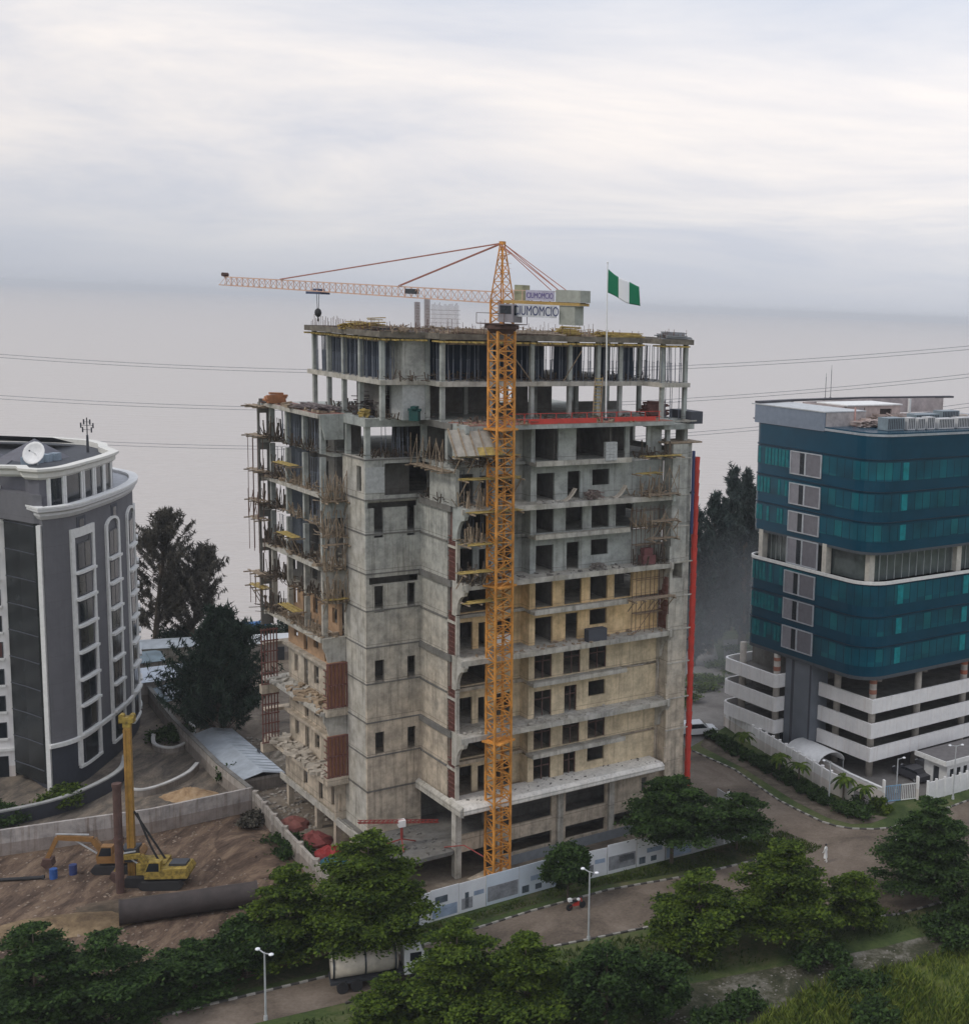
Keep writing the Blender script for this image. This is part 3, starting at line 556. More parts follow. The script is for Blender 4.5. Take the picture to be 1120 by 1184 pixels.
for z0,z1 in ((13.9,18.2),(7.2,11.2)):
    lv=MB()
    for i in range(6): lv.box(-8.35+i*.36,-8.22+i*.36,11.75,11.87,z0,z1)
    for zz in (z0+.05,(z0+z1)/2,z1-.1): lv.box(-8.4,-6.45,11.74,11.88,zz,zz+.12)
    for i in range(7): lv.box(-8.46,-8.4,11.8,12.5,z0+i*.6,z0+i*.6+.1)
    lv.build('louvre_screen',LOUV,B); MB().box(-8.45,-6.42,11.7,12.6,z0-.75,z0-.003).build('louvre_base',CONC,B); MB().box(-8.3,-6.5,12.05,12.1,z0,z1).build('louvre_backing',plain('terracotta_back',(.40,.19,.10),.8),B)
for z0,z1 in ((12.9,18.7),(6.8,12.0)):
    lv=MB()
    for i in range(6): lv.box(-9.5+i*.3,-9.4+i*.3,26.0,26.1,z0,z1)
    for i in range(6): lv.box(-9.55,-7.8,25.98,26.12,z0+i*(z1-z0)/5.2,z0+i*(z1-z0)/5.2+.12)
    lv.build('louvre_screen',LOUV,B); MB().box(-9.55,-7.85,25.9,26.6,z0-.9,z0-.003).build('louvre_base',CONC,B)
MB().wall('y',26.6,.25,-9.2,-8,19,40.8,[(-9.0,-8.3,z+.4,z+2.6) for z in ALLZ[4:]]).build('wing_end_wall',CONC_D,B)
# --- podium
mb=MB().prism([(-7.4,-.2),(-1.6,-.2),(-1.0,.2),(23.3,1.2),(23.3,26),(-7.1,27.5),(-7.1,9.),(-7.4,9.)],2.35,2.7); mb.build('podium_deck',CONC_D,B)
mb=MB()
mb.wall('y',-.05,.3,-.9,23.4,0,6.35,[(-.8,2.9,-.1,2.3),(-.8,2.9,3.9,5.9),(3.1,8.6,1.0,2.3),(3.1,8.6,3.7,5.75),(10.1,14.6,1.0,2.3),(10.1,14.6,3.7,5.75),(15.6,19.6,1.0,2.3),(18.8,19.4,3.9,5.4)]); mb.build('podium_wall',CONC,B)
mb=MB()
for x in (-1.2,3.0,9.35,15.1): mb.box(x-.28,x+.28,-.42,-.053,0,6.34)
mb.box(-1.45,-.92,-.1,.5,0,6.34); mb.each('podium_column',CONC_L,B)
MB().box(3.35,23.,-.5,-.43,-.02,.95).build('plinth_board',plain('grey_site_sheeting',(.20,.22,.24),.6,var=.2),B)
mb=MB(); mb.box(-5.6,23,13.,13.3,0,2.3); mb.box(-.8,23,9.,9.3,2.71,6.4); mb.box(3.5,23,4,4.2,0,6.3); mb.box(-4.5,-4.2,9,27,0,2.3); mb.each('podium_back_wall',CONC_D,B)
for (x,y) in [(-7.1,0.3),(-7.1,5),(-7.0,9.2),(-6.95,13.2),(-6.95,18.),(-6.95,25.6)]:
    MB().box(x-.28,x+.28,y-.28,y+.28,0,2.35).build('column',CONC,B)
mb=MB(); mb.box(-7.3,-7.12,9.,27.6,2.3,2.95); mb.box(-7.45,-7.2,-.2,12.3,2.3,2.95); mb.each('podium_edge_beam',CONC_L,B)
MB().wall('x',-6.9,.25,12.8,27.,2.7,6.5,[(14.,14.8,3.4,5.4),(17,18,3.,5.6),(21,22,3.4,5.4)]).build('wing_wall',CONC,B)
# --- top floors
Z1,Z2,ZT=41.2,44.75,48.95
up=[(-1.6,2.6),(19.6,2.6),(20.0,.0),(23.4,.0),(23.4,22),(-5.8,22.5),(-5.8,5.4),(-1.6,5.4)]
MB().prism(up,Z2-.42,Z2).build('slab',CONC_L,B)
MB().prism([(x,y) for x,y in up],ZT-.5,ZT-.12).build('slab',plain('shadowed_ply_soffit',(.07,.06,.05),.9,var=.4),B)  # underside shade put into the soffit colour
MB().sweep(up,[(.18,ZT-.5),(.18,ZT+.0),(.05,ZT+.0),(.05,ZT-.5)],True).build('edge_formwork',plain('stained_edge_form',(.17,.15,.12),.9,var=.6,scale=1.2),B)
mb=MB(); r5=random.Random(5)   # joists sticking out under the roof form
x=-6.4
for i in range(58):
    x=-1.7+i*.37; e=r5.uniform(.1,1.1)
    if x<19.6: mb.box(x,x+.12,2.5-e,4.,ZT-.76,ZT-.62)
for i in range(9): 
    x=19.9+i*.38; mb.box(x,x+.12,-.1-r5.uniform(.2,.8),1.5,ZT-.76,ZT-.62)
for i in range(40):
    y=5.6+i*.42; mb.box(-5.8-r5.uniform(.1,.7),-4.6,y,y+.12,ZT-.76,ZT-.62)
for i in range(10): mb.box(-5.7+i*.42,-5.58+i*.42,4.9-r5.uniform(0,.5),6.5,ZT-.76,ZT-.62)
mb.build('formwork_joists',TIMB,B,kind='stuff')
mb=MB(); mb.box(-1.4,19.5,2.9,3.1,ZT-.95,ZT-.77); mb.box(-5.2,-5.,5.7,22,ZT-.95,ZT-.77); mb.build('formwork_bearer',TIMB2,B)
# columns top two storeys
cols=[(-1.2,3.),(3.4,3.),(7.6,3.),(11.6,3.),(14.7,3.),(17.2,3.),(20.4,.5),(23.1,.5),(-5.4,6.),(-5.4,10.6),(-5.4,14.4),(-5.4,18),(-5.4,21.6),(-1.4,5.6),(-.2,10),(4.5,10),(11.9,10),(16.6,10),(22.8,8),(22.8,14),(22.8,21),(3,21.6),(9,21.6),(16,21.6),(-.5,16),(12,16),(18.5,8)]
for x,y in cols:
    for z,zt in ((Z1,Z2-.42),(Z2,ZT-.5)): MB().box(x-.19,x+.19,y-.19,y+.19,z,zt).build('column',BLOCK_G,B)
MB().box(-3.7,-1.6,5.6,8.4,Z1,Z2-.42).build('lift_shaft_wall',BLOCK_W,B); MB().box(-3.7,-1.6,5.6,8.4,Z2,ZT-.5).build('lift_shaft_wall',CONC,B)
mb=MB(); mb.box(-1.2,11.2,7,7.1,Z2,ZT-.8); mb.build('netting_shadow_sheet',NAVY,B)  # navy netting sheets with the interior shadow put into their colour
for a,b_ in ((12.3,15.4),(16.8,18.2)): MB().box(a,b_,7,7.1,Z2,ZT-.8).build('netting_shadow_sheet',NAVY,B)
MB().box(-4.4,-4.2,8,21,Z2,ZT-.8).build('netting_shadow_sheet',NAVY,B); MB().box(-4.,-1.6,9,9.2,Z2,ZT-.8).build('netting_shadow_sheet',NAVY,B); MB().box(20.8,22,8,8.1,Z2,ZT-.8).build('netting_shadow_sheet',NAVY,B)
MB().box(-4.2,14.5,15,15.1,Z2,ZT-.6).build('netting_shadow_sheet',NAVY,B)  # back sheet added to darken the top storey
mb=MB()
if 1: mb.box(-4.4,-4.2,8,14,Z1,Z2-.5); mb.build('partition_wall',CONC_D,B)
mb=MB().wall('y',12,.2,-1.,15,Z1,Z2-.42,[(9.2,10.6,Z1+.9,Z2-.5),(12.3,13.2,Z1+.9,Z2-.5)]); mb.wall('y',12,.2,17.2,23,Z1,Z1+.9); mb.build('partition_wall',CONC_D,B)
MB().box(-.9,20.6,-1.25,2.5,Z1+.003,Z1+.05).build('terrace_screed',TERRA,B); MB().prism([(-8.5,12.6),(-6,12.6),(-6,26.2),(-8.9,26.4),(-8.9,27.3),(-8.5,27.3)],Z1+.003,Z1+.05).build('terrace_screed',TERRA,B)
# red safety rail on the terrace
rl=MB()
for x in [3+.0+i*1.6 for i in range(11)]: rl.box(x-.03,x+.03,-1.2,-1.14,Z1,Z1+1.)
rl.box(3,19.2,-1.19,-1.15,Z1+.95,Z1+1.); rl.box(3,19.2,-1.19,-1.15,Z1+.45,Z1+.5)
rl.build('safety_rail',RED,B)
MB().box(5.,12.,-1.22,-1.205,Z1+.05,Z1+.5).build('red_sheeting',RED,B); MB().box(14.,18.6,-1.22,-1.205,Z1+.1,Z1+.45).build('red_sheeting',RED,B)
# broken right end: little roofs at pier top
MB().box(20.2,24.4,-.9,2.4,38.95,39.1).build('pier_cap_board',TIMB2,B); MB().box(23.2,24.6,-.6,3,40.8,42.0).build('stacked_offcuts',GREY_D,B)
for x in (21.2,23.3): MB().box(x-.2,x+.2,.3,.7,39.1,Z1-.3).build('column',BLOCK_G,B)
MB().prism([(20.0,-.6),(23.6,-.6),(23.6,3),(20,3)],Z1-.9,Z1-.385).build('ring_beam',BLOCK_G,B)
# starter bars round the roof edge
st=MB()
def starters(p,q,n,h0,h1,rr=r5):
    for i in range(n):
        t=(i+rr.random()*.6)/n; x=p[0]+(q[0]-p[0])*t; y=p[1]+(q[1]-p[1])*t; h=rr.uniform(h0,h1); st.beam((x,y,ZT-.1),(x+rr.uniform(-.06,.06),y+rr.uniform(-.06,.06),ZT+h),.035)
starters((-5.6,22),(-5.6,6),40,.3,1.1); starters((-1.5,3),(19.5,3),50,.2,.8); starters((20,.4),(23.2,.4),14,.3,1.); starters((-5.6,5.6),(-1.6,5.6),12,.3,1.); starters((0,12),(20,12),40,.3,1.2)
st.build('starter_bars',REBAR,B,kind='stuff')
# tall column cages
for (x,y,n,hh,wd) in ((.2,9.2,4,2.9,.35),(.9,12.8,4,2.6,.35)):
    mb=MB()
    for i in range(5):
        for j in range(3): mb.beam((x+i*wd/4,y+j*wd/2,ZT-.1),(x+i*wd/4,y+j*wd/2,ZT+hh),.035)
    for k in range(9): mb.beam((x,y,ZT+.2+k*.26),(x+wd,y,ZT+.2+k*.26),.025)
    mb.build('column_cage',REBAR,B)
mb=MB()
for i in range(24): mb.beam((3.+i*.12,14,ZT-.1),(3.+i*.12,14,ZT+2.3+r5.uniform(0,.35)),.022)
for k in range(5): mb.beam((2.9,14,ZT+.3+k*.4),(6.,14,ZT+.3+k*.4),.025)
mb.build('wall_mesh',REBAR,B)

# broken debris and mortar droppings along the deck edges
r7=random.Random(21)
def debris(z,x0,x1,y0,y1,n,mat=CONC_L,s0=.05,s1=.22):
    mb=MB()
    for i in range(n):
        x=r7.uniform(x0,x1); y=r7.uniform(y0,y1); q=r7.uniform(s0,s1)*r7.choice((.6,1,1.3)); mb.beam((x,y,z+q*.3),(x+r7.uniform(-1,1)*q*2.5,y+r7.uniform(-1,1)*q*2.5,z+q*r7.uniform(.2,.8)),q,q*.6)
    mb.build('deck_debris',mat,B,kind='stuff')
for i,z in enumerate(MAIN[1:]): debris(z,-1.,20.3,-1.35,.4,90,[CONC_L,TIMB2,CONC_D][i%3]); debris(z,-8.5,-7.,12.6,26,70,TIMB2 if z>20 else CONC_L,.08,.35)
for z in MIDS: debris(z,6.2,16.2,-.7,.5,30,CONC_L,.04,.12)
debris(7.3,-1,20,-1.3,.5,60,CONC_D,.04,.12); debris(6.9,-8.5,-6.8,13,26.8,140,plain('pale_rubble_heap',(.45,.40,.33),.9,var=.4),.15,.5); debris(13.45,-8.4,-6.8,13,22,90,plain('ochre_rubble_heap',(.36,.27,.18),.9,var=.4),.12,.45)
debris(2.7,-7,-1.5,0.2,7,70,CONC_D,.05,.2); debris(ZT-.1,-5.4,-1.8,6,21,120,TIMB2,.06,.25); debris(ZT-.1,-1,19,3,9,160,TIMB2,.06,.25); debris(Z1+.05,-.6,19,-1,3,120,TIMB2,.05,.2); debris(Z1+.05,-5.5,-1.5,8,20,90,GREY_D,.08,.3); debris(Z2,-1,22,3,9,110,GREY_D,.06,.22)

# clutter of poles, boards and shuttering heaped on the ragged deck edges
def clutter(z,x0,x1,y0,y1,n,mat,h=1.6,ln=1.6,ax=0):
    mb=MB(); n=int(n*1.7)
    for i in range(n):
        x=r7.uniform(x0,x1); y=r7.uniform(y0,y1); l=r7.uniform(.4,1)*ln; k=r7.random()
        if k<.45: d=(r7.uniform(-1,1)*l,r7.uniform(-1,1)*l,r7.uniform(-.1,.25)); zz=z+r7.uniform(.02,.5)
        elif k<.8: d=(r7.uniform(-.3,.3),r7.uniform(-.3,.3),h*r7.uniform(.5,1.1)); zz=z
        else: d=(r7.uniform(-1,.2)*l*.8,r7.uniform(-.6,.2)*l*.8,r7.uniform(.1,.6)*h); zz=z+.1
        mb.beam((x,y,zz),(x+d[0],y+d[1],zz+d[2]),r7.uniform(.04,.16),.05)
    mb.build('site_clutter',mat,B,kind='stuff')
DKW=plain('dark_brown_timber',(.10,.075,.055),.9,var=.6,scale=2)  # dark brown tone for the heaped timber
for z in (20.5,23.9,27.3,30.9,34.0,37.6): clutter(z,-8.9,-7.2,23,27.2,46,DKW,2.2,1.8); clutter(z,-8.6,-7.3,13,22.5,46,[TIMB2,DKW][int(z)%2],1.3,1.5)
for z in (23.9,26.9,30.0,33.2): clutter(z,-8.6,-6.5,11.4,12.3,34,TIMB2,2.4,1.3)
for z in (27.3,30.9,34.0,37.6): clutter(z,-1.3,2.4,-1.9,.4,36,[TIMB2,DKW][int(z)%2],1.8,1.4)
for z in (27.3,30.9,34.0,37.6): clutter(z,16.8,20.4,-1.5,.3,30,[TIMB2,DKW][int(z)%2],1.8,1.4)
clutter(37.65,-6.2,-1.4,7.6,9.3,60,DKW,.9,1.4); clutter(Z1,-5.6,-1,5.6,20,120,DKW,1.,2.); clutter(Z2,-5.6,22,3.2,7,150,DKW,.9,1.6); clutter(ZT-.1,-5.4,19,4,12,150,TIMB2,.7,2.); clutter(Z1+.04,-1,19,-.8,3,70,DKW,.6,1.3); clutter(37.65,-1.3,-.2,1,7.2,60,DKW,1.6,1.6); clutter(34.05,-1.4,-.2,1,7.2,40,DKW,1.,1.5)
# ================================================================ things on the unfinished tower
# steel props: one thing each, copied
def prop_mesh(h):
    mb=MB(); mb.cyl((0,0,0),(0,0,h*.55),.045,n=5); mb.cyl((0,0,h*.55),(0,0,h),.03,n=5); mb.box(-.09,.09,-.09,.09,0,.015); mb.box(-.09,.09,-.09,.09,h-.015,h); mb.box(-.07,.07,-.02,.02,h*.55-.03,h*.55+.03); return mb
r6=random.Random(11)
P0_=prop_mesh(ZT-.77-Z2).build('steel_prop',STEEL); P0_.location=Tw(-5,7,Z2); tag(P0_,'thin steel prop holding up the roof form in the top storey of the unfinished tower','prop','steel props of the top storey')
spots=[(-4.9+r6.uniform(-.1,.3),6.5+i*.62) for i in range(24)]+[(-5.6+r6.uniform(0,.1),6.2+i*1.3) for i in range(12)]+[(-3.4+i*.62,6.3+r6.uniform(-.2,.3)) for i in range(2)]
spots+=[(-1.2+i*.66,3.6+r6.uniform(-.3,.6)) for i in range(30)]+[(16.5+i*.42,1.+r6.uniform(1.8,3.)) for i in range(8)]+[(20.2+i*.36,.4+r6.uniform(-.1,.3)) for i in range(9)]+[(20.2+i*.42,3.+r6.uniform(-.6,.6)) for i in range(8)]+[(-4.2+r6.uniform(0,1.),7+i*.9) for i in range(16)]
spots+=[(r6.uniform(-5.4,-1.9),r6.uniform(5.9,9)) for i in range(22)]+[(r6.uniform(-1.2,19),r6.uniform(3.2,6.5)) for i in range(46)]+[(r6.uniform(20,23),r6.uniform(.3,7)) for i in range(16)]+[(r6.uniform(-5.5,-4.6),r6.uniform(9,21.5)) for i in range(22)]
for x,y in spots:
    o=P0_.copy(); COL.objects.link(o); o.location=Tw(x,y,Z2); o.rotation_euler=(r6.uniform(-.02,.02),r6.uniform(-.02,.02),r6.uniform(0,3))
for x,y,label in [(21.6,.8,0),(22.1,1.2,0),(22.6,.7,0),(21.9,2.,0),(20.9,1.6,0)]:
    o=prop_mesh(Z2-.42-Z1).build('steel_prop',STEEL); o.location=Tw(x,y,Z1); tag(o,'steel prop under the right hand slab corner above the red railed deck','prop','props above the red railed deck')
P2_=prop_mesh(3.0).build('steel_prop',STEEL); P2_.location=Tw(-4.2,9.,37.66); tag(P2_,'steel prop standing in the open upper storeys at the front corner and wing','prop','steel props of the open upper storeys')
for x0,x1,y0,y1,z,n in ((-4.4,-1.6,7.9,9.4,37.66,12),(-.8,2.8,-.6,1.8,37.6,12),(-.8,2.8,-.6,1.8,34.03,14),(-.6,2.6,-.4,1.8,30.9,9),(-8.2,-7.3,13.2,17,37.6,9),(-8.2,-7.3,18,25.6,37.6,12),(-8.2,-7.3,18,25.6,34.03,10),(-8.1,-7.3,13.2,17,30.9,8),(-8.2,-7.3,18,25.6,27.3,8),(-8.2,-7.3,13.2,17,34.03,8)):
    for i in range(n):
        o=P2_.copy(); COL.objects.link(o); o.location=Tw(r6.uniform(x0,x1),r6.uniform(y0,y1),z+.01); o.rotation_euler=(r6.uniform(-.03,.03),r6.uniform(-.03,.03),0)
# raking boards under the roof form
for k,(a,b_,lab) in enumerate([((4.6,2.2,ZT-1.),(7.2,2.3,Z2+.05),'leaning raker board beside the crane mast in the top storey'),((12.4,2.2,ZT-1.3),(10.6,2.4,Z2+.05),'leaning raker board between the mast and the flagpole in the top storey')]):
    A=Vector(Tw(*a)); Bq=Vector(Tw(*b_)); mb=MB().beam(A-Bq,(0,0,0),.13,.05); o=mb.build('raker_board',TIMB2); o.location=Bq; tag(o,lab,'board')
# piles of timber, boards and clutter
def pile(name,label,cat,loc,rz,n,ln,w,h,mat,lean=.1,th=.08,bw=.2,group=None,seed=1):
    r=random.Random(seed); mb=MB(); 
    for i in range(n):
        x=r.uniform(-w/2,w/2); z=th/2+.01+(i/n)*h*(1-abs(x)/w); l=ln*r.uniform(.75,1.); a=r.uniform(-lean,lean); c_,s_=math.cos(a),math.sin(a); o=r.uniform(-.15,.15)*ln
        mb.beam((x-l/2*s_,o-l/2*c_,z),(x+l/2*s_,o+l/2*c_,z+r.uniform(-.03,.1)),bw,th)
    ob=mb.build(name,mat); ob.location=Tw(*loc); ob.rotation_euler=(0,0,TR+rz); tag(ob,label,cat,group); return ob
TOP=ZT-.1
pile('timber_pile','stack of yellow formwork timber near the water side of the roof edge','timber',(-4.8,13.2,TOP),R(-60),34,2.6,1.6,.75,TIMB,seed=1)
pile('timber_pile','thin loose pack of yellow boards on top of the roof behind the timber stack','timber',(-3.8,11.2,TOP+.0),R(-50),26,3.2,1.,1.15,TIMB,seed=2)
pile('plank_pile','low dark plank pile on the roof between the timber stacks and the column cages','planks',(-3.6,8.4,TOP),R(-60),30,3.8,1.6,.5,plain('dark_planks',(.09,.085,.08),.85,var=.5),seed=3)
pile('plank_pile','sprawling grey plank pile on the roof beside the crane mast','planks',(3.6,4.6,TOP),R(80),40,5.,2.2,.5,TIMB2,.5,seed=4)
pile('plank_pile','pale scattered plank pile on the roof beneath the crane ballast','planks',(8.6,4.2,TOP),R(85),34,4.6,2.,.45,plain('pale_planks',(.42,.35,.27),.85,var=.4),.3,seed=5)
pile('timber_pile','boxy stack of yellow timber on the roof between the ballast and the flagpole','timber',(12.2,4.4,TOP),R(90),40,2.2,1.3,.95,TIMB,.04,.1,seed=6)
pile('timber_pile','long row of yellow timber lying on the roof edge beyond the flagpole','timber',(17.4,3.6,TOP),R(90),60,4.6,1.2,.5,TIMB,.3,seed=7)
pile('steel_shutter_stack','grey steel form panels lying at the far right roof corner','panels',(21.8,.9,TOP),R(90),26,3.,1.4,.7,plain('grey_form_panel',(.25,.26,.27),.6,var=.3),.05,.12,.4,seed=8)
pile('timber_pile','tangled dark timber heap on the open floor below the roof form, water side','timber',(-3.6,11.,Z1),R(20),90,3.6,3.4,2.3,plain('tangled_dark_timber',(.07,.055,.055),.9,var=.5),1.4,.07,.1,seed=9)
pile('plank_pile','heap of grey planks on the red terrace at the water side','planks',(-7.2,16.5,Z1+.05),R(10),50,5.,1.8,.6,plain('purple_grey_planks',(.17,.14,.14),.9,var=.5),.5,seed=10)
pile('brick_stack','orange brown stack at the far end of the red terrace','bricks',(-8.2,24.5,Z1+.05),R(90),30,1.7,1.,1.,plain('orange_block_stack',(.38,.17,.08),.9,var=.3),.02,.18,.4,seed=11)
pile('block_stack','dark red heap of blocks behind the slab corner at the chute end','blocks',(21.6,3.4,Z1+.05),R(90),50,2.4,1.6,1.5,plain('dark_red_blocks',(.15,.07,.06),.9,var=.4),.1,.16,.3,seed=12)
pile('rubble_pile','low rubble heap on the deck below the two curved boards','rubble',(13.,-.4,27.33),0,30,.9,1.2,.6,plain('grey_rubble',(.20,.18,.16),.95,var=.4),1.5,.1,.2,seed=13)
pile('rubble_pile','rubble heap lying at the middle of the deck two storeys under the terrace','rubble',(12.4,-.5,34.03),0,40,1.,1.6,.9,plain('mixed_rubble',(.22,.17,.15),.95,var=.5),1.5,.1,.2,seed=14)
pile('yellow_sacks','small yellow heap at the terrace corner above the stair tower','sacks',(-5.9,8.8,Z1+.02),0,16,.7,.6,1.0,TIMB,1.2,.12,.25,seed=15)
for k,(x,lab) in enumerate([(8.9,'pale curved board leaning on the deck beside the crane side windows'),(14.4,'pale curved board leaning on the deck beyond the rubble heap')]):
    mb=MB(); pr=[(x_*1.3,1.1*x_**2) for x_ in [i/8 for i in range(9)]]
    mb.extr([(a,0,b+.02) for a,b in pr]+[(a-.12,0,b+.1) for a,b in pr[::-1]],(0,.5,0)); o=mb.build('curved_board',plain('pale_ply',(.50,.44,.36),.8)); o.location=Tw(x,-1.,34.03); o.rotation_euler=(0,0,TR); tag(o,lab,'board')
mb=MB()
for i in range(3):
    for j in range(6): mb.box(i*.42,i*.42+.4,0,.4,j*.29,j*.29+.27)
o=mb.build('block_stack',BLOCK_W); o.location=Tw(13.3,-.9,37.63); o.rotation_euler=(0,0,TR); tag(o,'neat pale block stack on the balcony under the red railed terrace','blocks')
o=MB().box(-.5,.5,-.5,.5,0,1.).box(-.7,.7,-.2,.2,1.,1.25).box(-.3,.3,-.6,.6,1.25,1.5).build('green_drum_stack',plain('teal_tarpaulin',(.008,.06,.055),.8)); o.location=Tw(-2.9,4.9,Z1+.02); o.scale=(.8,.8,.85); tag(o,'dark teal covered bundle beside the grey shaft wall above the stair tower','bundle')
# timber scaffold platforms jutting off the floors
def platform(label,loc,rz,ln,dp,braces=0,col=TIMB,hang=2.2,seed=1,grp=None,mess=.25):
    r=random.Random(seed); T=thing('scaffold_platform',label,'scaffold',Tw(*loc),TR+rz,grp)
    mb=MB(); n=max(4,int(dp/.24))
    for i in range(n):
        y=-dp+i*dp/n+.1; e=r.uniform(-mess,mess); mb.beam((-e,y,r.uniform(0,.06)),(ln+r.uniform(-.1,mess),y+r.uniform(-.1,.1),r.uniform(0,.08)),.2,.05)
    mb.build('deck_planks',col,T)
    mb=MB(); k=max(2,int(ln/1.1))
    for i in range(k+1):
        x=i*ln/k; mb.beam((x,.25,-.1),(x+r.uniform(-.05,.05),-dp-r.uniform(.1,.5),-.1),.1,.12)
    mb.build('outrigger',TIMB2,T)
    mb=MB()
    for i in range(k+1):
        x=i*ln/k
        if braces&1: mb.beam((x,-dp+.1,-.1),(x,.1,-hang),.07)
        if braces&2: mb.beam((x,-dp+.15,-.1),(x+r.uniform(-.05,.05),-dp+.15,-3.3),.05); mb.beam((x,-dp*.4,-.1),(x,-dp*.4,-3.3),.05)
        if braces&4: mb.beam((x,-dp+.1,0),(x+(ln/k if i<k else -ln/k),-dp+.1,2.6),.05); mb.beam((x,-dp+.1,0),(x,-dp+.1,2.8),.05)
    if mb.v: mb.build('brace',REBAR if braces&2 else TIMB2,T)
    return T
G1='platforms at the far water side corner'; RZ=0
# far water-side corner (wing end, jutting towards -x); local x of platform runs along the tower's y
WS=R(-90)
for z,dz,lab,br,c_ in [(40.9,0,'dark plank platform jutting at terrace level from the far water side corner',0,TIMB2),(38.0,0,'short dark scaffold platform just under the red terrace at the water side corner',2,TIMB2),(34.6,0,'brown scaffold platform with long hanging poles at the water side corner',2|0,TIMB2),(31.6,0,'thin grey scaffold platform in the middle of the water side corner stack',2,TIMB2),(29.8,0,'brown plank platform with crossed poles over the cluttered balcony',6,TIMB2),(24.3,0,'splayed yellow grey scaffold platform, lowest but one at the water side corner',2,TIMB2),(22.9,0,'lowest yellow pole platform at the water side corner above the louvres',1,TIMB)]:
    platform(lab,(-8.7,28.3,z),WS,2.8,1.1,br,c_,seed=int(z*10),grp='platforms at the water side corner',mess=.5)
for z,y,lab,c_ in [(36.0,21.5,'yellow scaffold platform tucked under the second wing slab',TIMB),(29.3,21.,'ochre scaffold platform between the wing columns at mid height',TIMB),(22.3,20.8,'yellow scaffold platform low on the wing above the orange wall',TIMB)]:
    platform(lab,(-8.6,y,z),WS,4.2,1.,1,c_,seed=int(z*7),grp='platforms along the wing',mess=.4)
# front-of-wing clutter platforms (facing the viewer)
for z,lab,c_ in [(33.4,'dark cluttered platform under the concrete spandrel beside the stair tower',TIMB2),(29.4,'tangled pole platform halfway up beside the stair tower',TIMB2),(24.3,'yellow grey platform above the pale slab beside the stair tower',TIMB)]:
    platform(lab,(-8.5,12.,z),0,2.,.8,4|1,c_,hang=1.4,seed=int(z*3),grp='platforms beside the stair tower',mess=.3)
# front corner beside the mast
FC='platforms at the front corner beside the crane mast'
for z,x,ln,lab,br,c_ in [(38.7,-2.2,5.4,'large yellow edged platform carrying the tilted form panel beside the mast',1,TIMB),(36.7,-1.6,5.2,'long yellow grey scaffold platform directly below the tilted form panel',1,TIMB),(33.8,-1.,4.6,'yellow scaffold platform at the third deck beside the mast',0,TIMB),(31.0,-1.4,3.4,'short yellow platform resting on the curved ledge beside the mast',0,TIMB),(28.6,-1.9,4.6,'splayed yellow platform with crossed boards beside the mast',1,TIMB),(25.9,-1.4,3.6,'lowest yellow scaffold platform beside the mast above the red louvres',0,TIMB)]:
    platform(lab,(x,-1.3,z),0,ln,1.3,br,c_,hang=1.5,seed=int(z*5),grp=FC,mess=.45)
# side of the front corner
platform('dark scaffold deck with handrail poles along the side of the top corner',(-1.5,6.6,37.2),WS,6.4,1.1,4,TIMB2,seed=77,grp=FC)
# tilted form panel
fp=thing('tilted_shutter','large tilted grey form panel with yellow walers on the upper platform beside the mast','formwork',Tw(-2.6,-1.6,38.85),TR)
mb=MB(); mb.add([(-.2,-1.2,0),(4.6,-1.2,0),(4.6,.4,2.1),(-.2,.4,2.1),(-.2,-1.1,-.08),(4.6,-1.1,-.08),(4.6,.5,2.02),(-.2,.5,2.02)],[(0,1,2,3),(7,6,5,4),(0,4,5,1),(1,5,6,2),(2,6,7,3),(3,7,4,0)]); mb.build('panel_face',plain('grey_form_ply',(.36,.33,.28),.7,var=.35),fp)
mb=MB()
for i in range(6): x=-.1+i*.92; mb.beam((x,-1.25,.0),(x,.42,2.2),.1,.14)
mb.build('waler',TIMB2,fp); MB().add([(2,-1.24,.02),(4.3,-1.24,.02),(4.3,-.75,.66),(2,-.75,.66)],[(0,1,2,3)]).build('yellow_ply',TIMB,fp)
# right-hand side platforms
RG='platforms by the right corner pier'
for z,x,ln,lab,br,c_ in [(37.9,17.2,4.,'yellow scaffold platform at the right corner just under the terrace',0,TIMB),(36.3,16.4,2.4,'narrow yellow scaffold board hung beside the right hand balcony end',0,TIMB),(34.2,17.6,3.4,'brown scaffold platform with standing poles on the deck by the corner pier',4,TIMB2),(31.6,18.2,3.,'dark splayed scaffold platform in the recess by the corner pier',1,TIMB2),(29.9,18.,3.,'grey timber platform standing above the dark red crates by the pier',4,TIMB2),(24.1,16.2,4.6,'timber platform level with the fifth balcony row by the pier',1,TIMB2)]:
    platform(lab,(x,-.9,z),0,ln,1.1,br,c_,hang=1.2,seed=int(z*9),grp=RG,mess=.35)
o=MB().box(0,1.5,0,.8,0,.9).box(.2,1.2,.1,.7,.9,1.6).build('crate_stack',plain('maroon_crates',(.16,.06,.06),.8,var=.3)); o.location=Tw(17.6,-1.1,27.33); o.rotation_euler=(0,0,TR); tag(o,'dark red crates stacked on the deck by the corner pier','crates')
